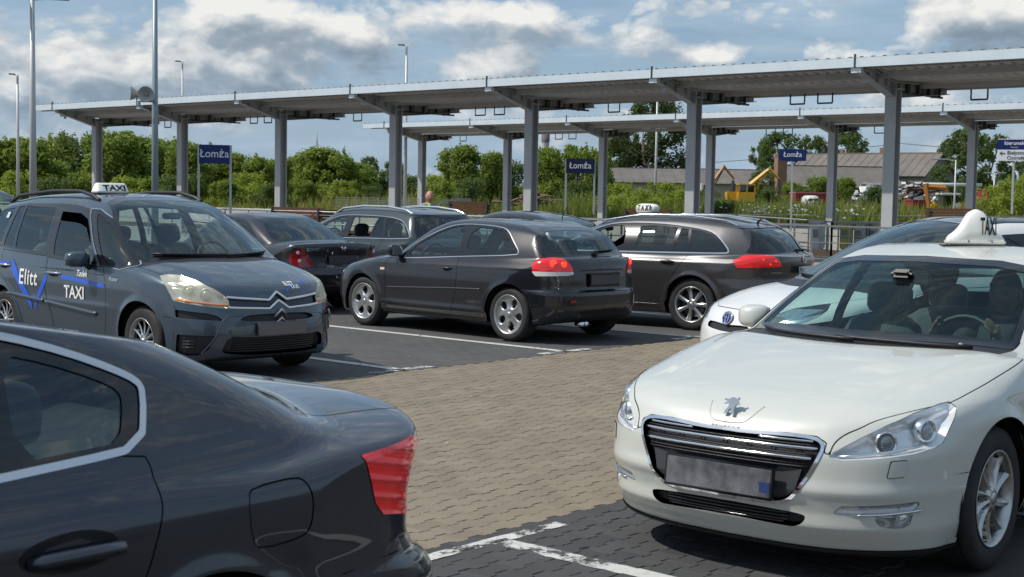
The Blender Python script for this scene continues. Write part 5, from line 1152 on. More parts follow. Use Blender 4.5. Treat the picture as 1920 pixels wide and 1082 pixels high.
def taxi_sign(name, loc, rz, kind, label, parent=None):
    """lit roof signs: separate things standing on a car roof"""
    t = empty(name, loc, rz, label, 'taxi sign')
    if kind == 'tray':                                # low box with sloped faces, text towards local -y
        bm = bmesh.new(); w, d, h = .36, .17, .105; V = []
        for z, a, b in ((0, 1, 1), (.022, 1.02, 1.04), (.026, 1.0, 1.0), (h * .86, .90, .62), (h, .82, .40)):
            n = 24; row = []
            for k in range(n):
                q = 2 * pi * k / n; e = .42; row.append(bm.verts.new((math.copysign(abs(cos(q)) ** e, cos(q)) * w / 2 * a, math.copysign(abs(sin(q)) ** e, sin(q)) * d / 2 * b, z)))
            V.append(row)
        for A_, B_ in zip(V, V[1:]):
            for k in range(24): bm.faces.new((A_[k], A_[(k + 1) % 24], B_[(k + 1) % 24], B_[k]))
        bm.faces.new(V[-1]); bm.faces.new(V[0][::-1]); bm_obj('housing', bm, SIGNW, t, True)
        boxo('base', (0, 0, -.004), (.35, .165, .018), BLK, t, .004)
        text_obj('lettering', 'TAXI', .088, BLKT, t, (.01, -.073, .052), (RAD(66), 0, 0), .0015, .002, sx=1.28)
    elif kind == 'pill':
        bm = bmesh.new(); superblob(bm, (0, 0, .075), (.235, .085, .075), .62, seg=26); bm_obj('housing', bm, SIGNW, t, True); boxo('base', (0, 0, .0), (.34, .12, .02), BLK, t, .004)
        text_obj('lettering', 'T A X I', .105, BLKT, t, (.045, -.082, .088), (RAD(80), 0, 0), .006, .002, sx=1.0)
        tubeo('round_mark', [(-.15 + .022 * cos(a), -.0815, .08 + .022 * sin(a)) for a in np.linspace(0, 6.2, 14)], .003, mat('grey_mark', (.4, .4, .4)), t, 5)
    else:                                             # bell: broad low skirt, tall rounded middle
        prof = [(-.170, .0), (-.172, .03), (-.166, .052), (-.135, .075), (-.105, .10), (-.078, .145), (-.055, .19), (-.030, .212), (0, .220), (.030, .212), (.055, .19), (.078, .145), (.105, .10), (.135, .075), (.166, .052), (.172, .03), (.170, 0)]
        bm = bmesh.new(); rows = []
        for (x, z) in [(p[0], p[1]) for p in prof]:
            row = []
            for k in range(9):
                q = -pi / 2 + pi * k / 8; row.append((x, z, q))
            rows.append(row)
        # cross-sections along x: rounded wedge from the base to the profile height
        N_ = 33; R = []
        xs = np.linspace(-.170, .170, N_); zf = tab([(-.175, .035), (-.166, .052), (-.135, .078), (-.105, .11), (-.078, .155), (-.050, .20), (0, .222), (.050, .20), (.078, .155), (.105, .11), (.135, .078), (.166, .052), (.175, .035)])
        for x in xs:
            h = float(zf(x)); e = 1 - max(0, abs(x) - .15) * 8; row = []
            for k in range(17):
                q = pi * k / 16; row.append(bm.verts.new((x, -cos(q) * .062 * e * (abs(math.sin(q)) ** 0 if 1 else 1) * (1 if k in (0, 16) else .98), h * math.sin(q) ** .55)))
            R.append(row)
        for A_, B_ in zip(R, R[1:]):
            for k in range(16): bm.faces.new((A_[k], A_[k + 1], B_[k + 1], B_[k]))
            bm.faces.new((A_[16], A_[0], B_[0], B_[16]))
        bm.faces.new(R[0]); bm.faces.new(R[-1][::-1]); bm_obj('housing', bm, SIGNW, t, True)
        boxo('skirt', (0, 0, .018), (.352, .134, .034), SIGNW, t, .010); boxo('base', (.0, 0, -.006), (.42, .16, .008), BLK, t, .003)
        text_obj('lettering', 'TAXI', .15, BLKT, t, (.067, -.0655, .112), (RAD(86), 0, RAD(6)), .0015, .003, sx=.30)
        for xx in (-.05, .09):
            bm = bmesh.new(); lathe(bm, [(.0005, -.0695), (.005, -.069), (.005, -.06)], 10, 'Y', (xx, 0, .022)); bm_obj('screw', bm, RIMD, t)
    return t
def on_roof(car, x, y):
    Q, _ = car.P([(x, abs(y))], 0, 'top'); v = Vector(Q[0]); v.y = y; rz = car.root.rotation_euler.z; w = Matrix.Rotation(rz, 4, 'Z') @ v
    return (car.root.location.x + w.x, car.root.location.y + w.y, v.z)
def rails(c, pts, m, r=.016, name='roof_rail', gap=0., n=26):
    """pts (x, y, lift) along the roof edge"""
    for sg in (1, -1):
        Q, _ = c.P([(p[0], p[1]) for p in pts], 0, 'top', sg); V = [Vector(q) + Vector((0, 0, p[2])) for q, p in zip(Q, pts)]
        t = np.linspace(0, len(V) - 1, n); A = np.array(V); W = [tuple(np.interp(t, range(len(V)), A[:, k])[i] for k in range(3)) for i in range(n)]
        bm = bmesh.new(); add_tube(bm, W, r, 8); bm_obj(name, bm, m, c.root, True)

# ---------------------------------------------------------------- black three-door hatchback
def build_a3():
    c = Car('black_hatchback', BA3, .014, (-1.95, 19.45, 2.385), paint('black_violet_paint', (.006, .006, .010), .0, .3, dust=.008),
            'black three-door hatchback with five-hole alloy wheels, parked in the middle', 'car')
    b = c.b
    c.screen([(0, 1.335), (.42, 1.325), (.54, 1.30), (.66, 1.12), (.70, .99), (.5, .965), (0, .975)], GLS)
    c.dlo(poly([(1.52, .925), (1.62, 1.02), (1.85, 1.16), (2.08, 1.275), (2.30, 1.335), (2.62, 1.345), (3.08, 1.322), (3.22, 1.28), (3.38, 1.15), (3.50, 1.05), (3.47, 1.015), (2.6, .968), (1.6, .905)], 0., 1),
          [(poly([(1.64, .945), (1.72, 1.05), (1.92, 1.17), (2.12, 1.265), (2.30, 1.318), (2.48, 1.324), (2.535, .982)], 0., 1), GLS), (poly([(2.60, 1.322), (2.66, .985), (3.43, 1.035), (3.45, 1.055), (3.34, 1.15), (3.19, 1.265), (3.06, 1.300)], 0., 1), GLS)], .010, ALU)
    c.screen([(0, 1.325), (.40, 1.315), (.555, 1.28), (.61, 1.18), (.645, 1.07), (.55, 1.045), (0, 1.045)], GLS, False, .03, 'rear_window', .01)
    sp = c.take(lambda x, y, z: np.maximum(np.maximum(3.60 - x, z - 1.5), 1.318 - z + 0 * y)); c.emit('roof_spoiler', sp.offset(.004).skirt(.012), c.paint)
    TL = poly([(-.375, .830), (-.385, .925), (-.27, .975), (-.07, .992), (.10, .985), (.19, .945), (.26, .880), (.28, .815), (.20, .803), (-.33, .793)], .008)
    ft = lambda x, y, z: np.maximum(TL((.88 - y) - (b.L - x), z), .3 - y)
    a = c.take(ft); lo, up = a.split(a.V[:, 2] - .838); m1, up = up.split(.855 - up.V[:, 2] * 0 - 9 + 0) if False else (None, up)
    tl = c.emit('tail_light', up.offset(.004).skirt(.014), RED, 'S'); 
    for o, sd_ in zip(tl, 'LR'): c.emit('reversing_lens', lo.offset(.004).skirt(.014), WHL, sd_, parent=o)
    for o, sg in zip(tl, (1, -1)):
        for k, (yy, zz, r) in enumerate(((.70, .93, .045), (.60, .92, .035))):
            bm = bmesh.new(); Q, nn = c.P([(yy, zz)], .006, 'rear', sg); lathe(bm, [(r, -.004), (r * .9, .004), (.001, .002)], 18, 'X'); 
            for v in bm.verts: v.co = Matrix.Rotation(sg * -.5, 3, 'Z') @ Vector((-v.co.x, v.co.y, v.co.z)) + Vector(Q[0])
            bm_obj('lamp_ring', bm, mat('tail_glow', (.8, .03, .02), .2, emit=(1, .06, .02, 1.2)), o, True)
    HLp = poly([(-.30, .60), (-.30, .70), (.05, .76), (.35, .79), (.40, .70), (.1, .62)], 0, 1); c.lamp(lambda x, y, z: np.maximum(HLp(x - (.88 - y), z), .3 - y), LENS)
    c.grille([(0, .72), (.26, .70), (.22, .36), (0, .34)], .012, .03, BLK)
    c.door([(1.30, .895), (1.275, .80), (1.30, .60), (1.27, .34), (1.29, .235), (2.40, .235), (2.46, .27), (2.56, .50), (2.585, .75), (2.56, .985), (1.6, .93)], (2.33, 2.49, .812), smooth=0)
    hc = lambda x, y, z: np.maximum(np.maximum(y - (.70 + .10 * np.clip(z - .85, -.3, .1)), 3.68 - x), .60 - z); a = c.gap(hc, .0025); c.emit('tailgate', a.skirt(.008), c.paint)
    c.line(lambda x, y, z: np.where((x > 3.74), np.abs(z - .635), 9) - .0008, .0012)
    yl = tab([(-.5, .3), (.10, .42), (.35, .62), (.6, .74), (1.0, .80), (1.6, .80)]); fb = lambda x, y, z: np.maximum(np.maximum(y - yl(x), .70 - z), x - (1.06 + .42 * y * y)); c.emit('bonnet', c.gap(fb, .0025).skirt(.008), c.paint)
    c.door([(3.52, .90), (3.52, .76), (3.67, .76), (3.67, .90)], None, .0, 2) if False else None
    lo_ = lambda x, y, z: np.maximum(np.maximum(z - (.33 + .07 * np.clip(x - 3.95, 0, .3)), 3.86 - x), -1 + 0 * y)
    c.emit('rear_valance', c.take(lo_).skirt(.008), mat('dark_valance', (.02, .02, .024), .5))
    interior(c, 2.05, 2.95, 1.50, .93, .92, wheel_y=.36, bw=1.30)
    c.finish(arch=.035); c.wheel(rim=dict(fn=rim_holes(5), crown=.008, mat=RIMS), rr=.232)
    for sg in (1, -1):
        c.bar('side_moulding', [(1.33, .530), (2.0, .558), (2.52, .58), (3.0, .593)], .008, mat('moulding_edge', (.07, .07, .085), .3), 'side', .002, sg, n=30)
        Q, _ = c.P([(1.19, .772), (1.275, .773), (1.275, .745), (1.195, .742)], .003, 'side', sg); bm = bmesh.new(); bm.faces.new([bm.verts.new(q) for q in Q]); bm_obj('side_indicator', bm, mat('indicator_clear', (.75, .55, .45), .2, coat=1.), c.root)
    c.mirror(1.50, .925, .80, .19, .145); wipers(c, [((.0, 1.055), (-.42, 1.065), 'rear')])
    boxo('wiper_hub', (-4.02, 0, 1.045), (.05, .09, .05), BLK, c.root, .015)
    letters(c, 'A3', .05, CHR, (-.50, .80), 'rear', -1, .004); boxo('plate_recess', (-4.165, 0, .74), (.03, .56, .16), BLKG, c.root, .01); boxo('licence_plate', (-4.185, 0, .74), (.012, .52, .114), mat('smeared_plate', (.06, .06, .07), .4), c.root, .003)
    boxo('rear_reflector', (0, 0, 0), (.01, .16, .03), REDR, c.root, .004).location = Vector((-4.17, .52, .50))
    tubeo('exhaust', [(-4.10, .42, .24), (-4.22, .42, .235)], .028, CHR, c.root); tubeo('exhaust', [(-4.10, .35, .24), (-4.22, .35, .235)], .028, CHR, c.root)
    boxo('inner_mirror', (-1.86, 0, 1.25), (.03, .20, .06), BLK, c.root, .012)
    bm = bmesh.new(); superblob(bm, (-3.50, .25, .98), (.16, .25, .05), .8); superblob(bm, (-3.45, -.2, .99), (.14, .22, .06), .8); bm_obj('parcel_shelf_bag', bm, FABG, c.root, True)
    return c
CA3 = build_a3()

# ---------------------------------------------------------------- anthracite estate taxi
def build_ins():
    c = Car('grey_estate', BINS, .016, (-.29, 21.078, 2.562), paint('anthracite_paint', (.055, .054, .058), .45, .28, dust=.03),
            'anthracite estate taxi with tinted rear panes and its front door open', 'car')
    b = c.b
    c.screen([(0, 1.38), (.44, 1.37), (.56, 1.34), (.68, 1.15), (.72, 1.02), (.5, 1.0), (0, 1.005)], GLS)
    c.dlo(poly([(1.62, .985), (1.95, 1.18), (2.30, 1.33), (2.6, 1.372), (3.09, 1.374), (3.45, 1.347), (3.76, 1.31), (3.93, 1.262), (4.06, 1.16), (4.18, 1.035), (4.12, 1.02), (2.8, 1.0)], 0., 1),
          [(poly([(1.85, 1.02), (2.1, 1.20), (2.38, 1.325), (2.64, 1.345), (2.66, 1.01)], 0., 1), None), (poly([(2.84, 1.023), (2.84, 1.335), (3.05, 1.345), (3.40, 1.325), (3.37, 1.035)], 0., 0), GLT),
           (poly([(3.42, 1.039), (3.45, 1.324), (3.56, 1.306), (3.61, 1.042)], 0.), GLT), (poly([(3.645, 1.04), (3.60, 1.307), (3.74, 1.288), (3.92, 1.225), (4.04, 1.131), (4.125, 1.042)], 0., 0), GLT)], .016, CHR)
    c.screen([(0, 1.33), (.42, 1.325), (.60, 1.30), (.70, 1.15), (.76, 1.03), (.5, 1.02), (0, 1.015)], GLT, False, .02, 'rear_window', .01)
    sp = c.take(lambda x, y, z: np.maximum(4.22 - x, 1.33 - z)); c.emit('roof_spoiler', sp.offset(.006).skirt(.015), c.paint)
    TL = poly([(-.64, .925), (-.42, 1.0), (-.12, 1.008), (.06, .985), (.16, .945), (.22, .860), (-.58, .836)], .0, 0); a = c.take(lambda x, y, z: np.maximum(TL((.88 - y) - (b.L - x), z), .3 - y))
    tl = c.emit('tail_light', a.offset(.006).skirt(.016), RED, 'S')
    for o, sg in zip(tl, (1, -1)):
        for yy, zz in ((.76, .95), (.70, .895), (.64, .93)):
            Q, _ = c.P([(yy, zz)], .010, 'rear', sg); bm = bmesh.new(); superblob(bm, Q[0], (.006, .018, .012), 1); bm_obj('bulb_glow', bm, mat('tail_glow', (.8, .03, .02), .2, emit=(1, .06, .02, 1.2)), o, True)
    c.door([(2.75, .985), (2.72, .60), (2.80, .285), (3.28, .275), (3.36, .40), (3.40, .66), (3.54, .86), (3.65, 1.01), (3.2, .998)], (3.25, 3.45, .882), smooth=0)
    HLp = poly([(-.30, .68), (-.30, .78), (.05, .84), (.45, .88), (.50, .78), (.1, .70)], 0, 1); c.lamp(lambda x, y, z: np.maximum(HLp(x - (.9 - y), z), .3 - y), LENS)
    hc = lambda x, y, z: np.maximum(np.maximum(y - (.80 - .12 * np.clip((.95 - z) / .5, -.1, 1)), 4.20 - x), .50 - z)
    c.line(lambda x, y, z: np.where((z < .84) & (x > 4.1), np.abs(x - (4.33 + (.84 - z) * .62)) * .9, 9) - .0012, .0014)
    yl = tab([(-.5, .3), (.10, .42), (.35, .62), (.6, .76), (1.0, .82), (1.6, .82)]); fb = lambda x, y, z: np.maximum(np.maximum(y - yl(x), .72 - z), x - (1.16 + .42 * y * y)); c.emit('bonnet', c.gap(fb, .0025).skirt(.008), c.paint)
    interior(c, 2.30, 3.20, 1.70, .99, .95, wheel_y=.37, bw=1.36)
    c.finish(arch=.04); c.wheel(rim=dict(fn=rim_spokes(7, .15, .24, .28, .93), crown=.010), rr=.232)
    rails(c, [(2.15, .60, .0), (2.28, .60, .03), (2.8, .575, .035), (3.5, .575, .035), (4.05, .60, .03), (4.20, .605, .0)], CHR, .013)
    for sg in (1, -1): c.bar('tailgate_bar', [(.02, .985), (.35, .988), (.70, 1.0)], .010, CHR, 'rear', .0, sg)
    for sg in (1, -1): c.bar('sill_trim', [(2.0, .33), (2.6, .325), (3.25, .32)], .006, mat('moulding_edge', (.07, .07, .085), .3), 'side', .0, sg)
    Q, _ = c.P([(.0, .955)], .006, 'rear'); bm = bmesh.new(); add_tube(bm, [Vector(Q[0]) + Vector((-.004, .055 * cos(a), .055 * sin(a))) for a in np.linspace(0, 2 * pi, 21)], .007, 6, cap=False); add_tube(bm, [Vector(Q[0]) + Vector((-.006, .05, .006)), Vector(Q[0]) + Vector((-.006, 0, -.012)), Vector(Q[0]) + Vector((-.006, 0, .012)), Vector(Q[0]) + Vector((-.006, -.05, -.006))], .006, 6); bm_obj('emblem', bm, CHR, c.root, True)
    letters(c, 'INSIGNIA', .036, CHR, (.60, .78), 'rear', -1, .005, bold=.01)
    pl = boxo('licence_plate', (-4.92, 0, .80), (.014, .52, .114), mat('pale_plate', (.55, .55, .55), .4), c.root, .003, rot=Matrix.Rotation(RAD(6), 4, 'Y')); boxo('blue_band', (-4.928, .235, .80), (.006, .04, .10), BLUEP, pl, rot=Matrix.Rotation(RAD(6), 4, 'Y')); text_obj('lettering', 'O', .09, BLKT, pl, (-4.930, .17, .80), (RAD(90), 0, RAD(-90)), .001)
    c.mirror(1.75, .975, .84, .20, .15); wipers(c, [((.05, 1.06), (-.42, 1.05), 'rear')]); boxo('wiper_hub', (-4.76, .0, 1.045), (.07, .10, .05), BLK, c.root, .02)
    Q, _ = c.P([(4.20, .0)], .0, 'top'); tubeo('aerial', [Q[0], Vector(Q[0]) + Vector((-.05, 0, .06)), Vector(Q[0]) + Vector((-.10, 0, .085))], .018, BLK, c.root, 7, .006)
    # front left door swung open
    d = empty('open_door', (0, 0, 0)); d.parent = c.root; d.location = (-1.62, .90, 0); d.rotation_euler = (0, 0, RAD(28)); del_ = c.b
    def dp(x, z): return Vector((-(x - 1.62), float(b.Wpf(x) - b.insf(z)) - .90 - (0 if z < .98 else float(b.tumf(z - b.beltf(x))) - .0), z))
    bm = bmesh.new(); rows = []
    for x in np.linspace(1.62, 2.74, 12): rows.append([bm.verts.new(dp(x, z)) for z in (.28, .34, .45, .6, .75, .9, .97)])
    for A_, B_ in zip(rows, rows[1:]):
        for k in range(6): bm.faces.new((A_[k], B_[k], B_[k + 1], A_[k + 1]))
    bmesh.ops.solidify(bm, geom=bm.faces[:], thickness=.07); bm_obj('door_panel', bm, c.paint, d, True)
    tubeo('window_frame', [dp(1.70, .98), dp(1.95, 1.14), dp(2.30, 1.31), dp(2.66, 1.365), dp(2.73, 1.02)], .018, BLKG, d, 8)
    tubeo('window_trim', [dp(1.70, 1.0) + Vector((0, .02, 0)), dp(2.73, .99) + Vector((0, .02, 0))], .010, CHR, d, 6)
    fr = text_mesh('.', .01); bpy.data.meshes.remove(fr)
    me = shape2d([(-.012, -.05), (.012, -.05), (.012, -.03), (.04, -.03), (.02, .0), (.03, .0), (.012, .03), (.02, .03), (0, .06), (-.02, .03), (-.012, .03), (-.03, 0), (-.02, 0), (-.04, -.03), (-.012, -.03)]); me.materials.append(mat('tree_card', (.01, .03, .015), .7)); o = bpy.data.objects.new('air_freshener', me); link(o, c.root); o.location = (-2.03, .05, 1.16); o.rotation_euler = (RAD(90), 0, RAD(-35)); md = o.modifiers.new('t', 'SOLIDIFY'); md.thickness = .004
    boxo('inner_mirror', (-2.0, .05, 1.27), (.03, .20, .06), BLK, c.root, .012)
    return c
CINS = build_ins()

# ---------------------------------------------------------------- blue-grey people carrier taxi
def build_pic():
    c = Car('blue_grey_minivan', BPIC, .014, (-2.065, 12.70, -.787), paint('blue_grey_paint', (.058, .085, .115), .50, .26, dust=.015),
            'blue-grey minivan taxi with blue door stripes and white lettering, parked nose out', 'car')
    b = c.b; S6 = BLKG
    c.screen([(0, 1.615), (.40, 1.605), (.56, 1.555), (.70, 1.36), (.795, 1.14), (.80, 1.06), (.6, 1.035), (0, 1.04)], GLS, True, .03, 'windscreen', .01)
    c.dlo(poly([(1.12, 1.005), (1.22, 1.075), (1.45, 1.245), (1.75, 1.40), (2.02, 1.495), (2.16, 1.50), (1.92, 1.24), (1.66, .985), (1.30, .962)], 0., 0), [(poly([(1.20, 1.02), (1.46, 1.215), (1.72, 1.355), (1.95, 1.45), (2.03, 1.46), (1.80, 1.22), (1.60, 1.0), (1.33, .98)], 0., 1), GLS)], .007, CHR)
    c.dlo(poly([(2.20, 1.505), (2.45, 1.535), (2.80, 1.545), (3.5, 1.535), (4.10, 1.49), (4.24, 1.30), (4.22, 1.10), (3.85, 1.085), (3.0, 1.04), (2.15, .995), (1.72, .99), (1.96, 1.24)], 0., 0),
          [(poly([(1.91, 1.165), (2.10, 1.318), (2.22, 1.352), (2.34, 1.366), (2.672, 1.378), (2.70, 1.470), (2.32, 1.458), (2.14, 1.405), (1.98, 1.26)], 0., 0), None), (poly([(1.84, 1.10), (1.905, 1.16), (2.10, 1.312), (2.22, 1.346), (2.34, 1.360), (2.668, 1.372), (2.60, 1.043), (1.80, 1.008)], 0., 0), GLS),
           (poly([(2.78, 1.06), (2.86, 1.50), (3.50, 1.51), (3.44, 1.085)], 0., 0), GLS), (poly([(3.49, 1.09), (3.55, 1.508), (3.68, 1.505), (3.74, 1.10)], 0., 0), GLS), (poly([(3.84, 1.10), (3.78, 1.49), (4.07, 1.46), (4.19, 1.29), (4.18, 1.12)], 0., 0), GLS)], 0.)
    HR_ = poly([(.66, .93), (.56, .945), (.38, .942), (.17, .906), (-.08, .835), (-.22, .775), (-.275, .729), (-.285, .662), (-.05, .677), (.2, .700), (.42, .725), (.53, .842)], .0, 0)
    hl = c.lamp(lambda x, y, z: np.maximum(HR_(x - (.88 - y), z), .3 - y), LENSY, LREF, .05); AM = tab([(-.3, .69), (-.05, .700), (.2, .724), (.42, .752)])
    c.bulb(hl, (.20, .615, .775, .7), .055, -.07, mat('bulb_glass', (.5, .5, .45), .15, .3, coat=1.), LREF2); c.bulb(hl, (.33, .71, .80, 1.), .055, -.07, mat('bulb_glass', (.5, .5, .45)), LREF2)
    for o, sg in zip(hl, (1, -1)):
        Q, _ = c.P([(.47, .683), (.56, .694), (.66, .707), (.76, .722), (.81, .738)], -.002, 'front', sg); bm = bmesh.new(); add_tube(bm, Q.tolist(), .012, 6); bm_obj('indicator_strip', bm, AMB, o, True)
    # upper grille between the two chrome chevrons
    G = [(0, .715), (.09, .655), (.48, .668), (.485, .755), (.42, .750), (.09, .722), (0, .785)]; c.grille(G, .0, .02, mat('blue_slat', (.05, .065, .09), .3, .3), 'upper_grille', r=0., smooth=0)
    for sg in (1, -1):
        c.bar('chrome_chevron', [(0, .797), (.095, .727), (.41, .753), (.485, .760)], .013, CHR, 'front', .0, sg, n=60); c.bar('chrome_chevron', [(0, .722), (.105, .652), (.44, .668), (.485, .672)], .013, CHR, 'front', .0, sg, n=60)
    for w_ in (.535,): pass
    A1 = poly([(-.15, .60), (-.235, .555), (.38, .580), (.39, .648), (-.02, .622)], .0, 0); a = c.take(lambda x, y, z: np.maximum(A1(x - (.88 - y), z), .3 - y)); c.emit('bumper_slot', a.offset(-.02), BLK, 'S')
    A2 = poly([(.36, .430), (-.16, .424), (-.05, .306), (.07, .249), (.22, .246), (.38, .272)], .0, 0); a = c.take(lambda x, y, z: np.maximum(A2(x - (.88 - y), z), .3 - y)); fg = c.emit('fog_recess', a.offset(-.025).skirt(-.024), BLK, 'S')
    for o, sg in zip(fg, (1, -1)):
        for k in range(4): Q, _ = c.P([(.80, .315 + .028 * k), (.74, .318 + .028 * k)], -.012, 'front', sg); bm = bmesh.new(); add_tube(bm, Q.tolist(), .004, 5); bm_obj('recess_slat', bm, mat('moulding_edge', (.07, .07, .085), .3), o, True)
    c.bulb(fg, (.27, .70, .345, .9), .045, -.03, LREF, LREF2)
    c.grille([(0, .608), (.26, .605), (.36, .592), (.42, .548), (0, .538)], .0, .03, BLK, 'middle_intake', r=0., smooth=1); c.grille([(0, .405), (.36, .408), (.50, .418), (.55, .30), (.52, .262), (.30, .245), (0, .243)], .0, .035, BLK, 'lower_intake', r=0., smooth=1,
        slats=[(.385 - .022 * k, .46, BLKG, -.02) for k in range(6)])
    for sg in (1, -1): c.bar('bumper_ridge', [(.36, .60), (.50, .59), (.545, .555), (.60, .42), (.69, .26)], .006, c.paint, 'front', .0, sg, n=40)
    pl = boxo('licence_plate', (.012, 0, .475), (.02, .52, .114), mat('dark_smear_plate', (.16, .15, .16), .35, .3), c.root, .004)
    Q, _ = c.P([(0, .60)], .0, 'front'); bm = bmesh.new(); zc = Vector(Q[0]); add_tube(bm, [zc + Vector((.012, -.075, -.05)), zc + Vector((.014, 0, .055)), zc + Vector((.012, .075, -.05))], .011, 6); add_tube(bm, [zc + Vector((.012, -.075, -.085)), zc + Vector((.014, 0, .015)), zc + Vector((.012, .075, -.085))], .011, 6); 
    bm.free()
    # bonnet, doors
    yl = tab([(-.5, .45), (.10, .47), (.20, .55), (.35, .66), (.55, .745), (.75, .785), (1.0, .80), (1.6, .80)]); zl = lambda y: .735 + .10 * np.clip(y - .3, 0, .5)
    fb = lambda x, y, z: np.maximum(np.maximum(y - yl(x), zl(y) - z), x - (.71 + .62 * y * y)); c.emit('bonnet', c.gap(fb, .0025).skirt(.008), c.paint)
    cw = lambda x, y, z: np.maximum(np.maximum(x - 1.35, (.715 + .62 * y * y) - x), np.maximum(y - .80, .96 - z)); c.emit('cowl', c.take(cw).offset(-.004), BLK)
    c.door([(2.15, .985), (1.60, .97), (1.50, .80), (1.50, .55), (1.58, .26), (2.55, .26), (2.56, .45), (2.68, .70), (2.70, 1.02)], (2.39, 2.66, .868), hm=CHR, smooth=0)
    c.door([(2.715, 1.025), (2.695, .70), (2.575, .45), (2.565, .26), (3.15, .26), (3.30, .52), (3.42, .66), (3.66, .80), (3.74, 1.06)], (3.49, 3.72, .90), hm=CHR, smooth=0)
    c.line(lambda x, y, z: np.where(x < 1.0, np.abs(z - .575) + np.maximum(0, .46 - x) * 3 + np.maximum(0, x - .60) * 3, 9) - .0008, .0014); c.line(lambda x, y, z: np.where((z < .71) & (x < .7), np.abs(x - .455), 9) - .0008, .0014)
    TL = poly([(-.20, 1.4), (.06, 1.4), (.12, .9), (-.25, .85)], 0, 1); c.emit('tail_light', c.take(lambda x, y, z: np.maximum(TL((.9 - y) - (b.L - x), z), .3 - y)).skirt(.01), RED, 'S')
    interior(c, 2.25, 3.25, 1.55, 1.04, 1.0, wheel_y=.37, bw=1.36, floor=.38)
    c.finish(arch=.04); c.wheel(rim=dict(fn=rim_spokes(12, .085, .13, .24, .93), crown=.008), rr=.215)
    for sg in (1, -1):
        c.bar('door_moulding', [(1.67, .528), (2.1, .552), (2.66, .585)], .019, c.paint, 'side', .001, sg, n=20); c.bar('door_moulding', [(2.70, .587), (3.1, .607), (3.50, .622)], .019, c.paint, 'side', .001, sg, n=20)
    rails(c, [(2.22, .575, .0), (2.34, .57, .025), (2.62, .56, .05), (3.2, .56, .05), (3.9, .57, .05), (4.06, .575, .025), (4.16, .58, .0)], BLK, .019)
    c.mirror(1.86, .955, .885, .24, .155); wipers(c, [((-.62, 1.095), (.05, 1.085), 'front'), ((.02, 1.08), (.62, 1.10), 'front')])
    boxo('inner_mirror', (-1.98, .08, 1.44), (.03, .22, .065), BLK, c.root, .015)
    # vinyl on the right-hand side
    def strip(pts, w, nm='blue_stripe', m=BLUE, n=16):
        P0 = np.array(pts, float); t = np.linspace(0, 1, n)[:, None]; ctr = P0[0] * (1 - t) + P0[1] * t; d = P0[1] - P0[0]; nn = np.array([-d[1], d[0]]) / np.hypot(*d) * w / 2; n2 = np.array([.0, w / 2 / abs(d[0]) * np.hypot(*d)]) if abs(d[0]) > abs(d[1]) * .5 else np.array([w / 2, 0])
        A_, _ = c.P(ctr + n2, .0035, 'side', -1); B_, _ = c.P(ctr - n2, .0035, 'side', -1); bm = bmesh.new(); a = [bm.verts.new(q) for q in A_]; e = [bm.verts.new(q) for q in B_]
        for i in range(n - 1): bm.faces.new((a[i], a[i + 1], e[i + 1], e[i]))
        bm_obj(nm, bm, m, c.root, True)
    strip([(3.44, .925), (2.97, .53)], .085); strip([(2.66, .835), (2.90, .53)], .06); strip([(2.36, .845), (1.53, .795)], .036); strip([(3.74, .925), (3.50, .925)], .02)
    letters(c, 'Elitt', .215, WHITE, (3.05, .795), 'side', -1, .006, -1, bold=.016, sx=1.0, spacing=1.12); letters(c, 'TAXI', .165, WHITE, (2.09, .700), 'side', -1, .006, -1, bold=.022, sx=1.08)
    letters(c, 'Tadek', .085, WHITE, (1.97, .888), 'side', -1, .006, -1, shear=.3, bold=.01); letters(c, 'Picasso', .055, CHR, (1.38, .868), 'side', -1, .006, -1, shear=.35, bold=.01)
    # bonnet decal
    strip2 = [[(.09, .785), (.20, .835), (.19, .850), (.10, .80)], [(.24, .83), (.40, .868), (.42, .880), (.25, .85)]]
    for q in strip2: Q, _ = c.P(q, .005, 'front'); bm = bmesh.new(); bm.faces.new([bm.verts.new(v) for v in Q]); bm_obj('bonnet_decal', bm, BLUE, c.root)
    letters(c, 'ELITT', .045, WHITE, (.185, .855), 'front', 1, .006, bold=.02); letters(c, 'TAXI', .045, WHITE, (.235, .828), 'front', 1, .006, bold=.02)
    # torn, creased far side of the bumper: a pulled bracket and a scrape
    bm = bmesh.new(); Q, _ = c.P([(.66, .60), (.70, .56), (.73, .50)], .012, 'front', 1); add_tube(bm, Q.tolist(), .012, 6, .004); bm_obj('bumper_bracket', bm, mat('scraped_edge', (.5, .5, .52), .4, .5), c.root, True)
    Q, _ = c.P([(.46, .285), (.58, .30), (.58, .272), (.47, .262)], .003, 'front', 1); bm = bmesh.new(); bm.faces.new([bm.verts.new(v) for v in Q]); bm_obj('blue_patch', bm, BLUEP, c.root)
    # double-chevron badge, half torn off
    bm = bmesh.new()
    for dz in (.045, -.03): add_tube(bm, [zc + Vector((.010, -.07, dz - .065)), zc + Vector((.016, .0, dz)), zc + Vector((.010, .07, dz - .065))], [.006, .013, .006], 6)
    bm_obj('chevron_badge', bm, mat('dull_chrome', (.6, .6, .62), .3, .9), c.root, True)
    Q, _ = c.P([(3.83, 1.38), (3.90, 1.38), (3.90, 1.44), (3.83, 1.44)], .004, 'side', -1); bm = bmesh.new(); bm.faces.new([bm.verts.new(v) for v in Q]); bm_obj('window_sticker', bm, mat('sticker', (.45, .65, .66), .5), c.root)
    return c
CPIC = build_pic()

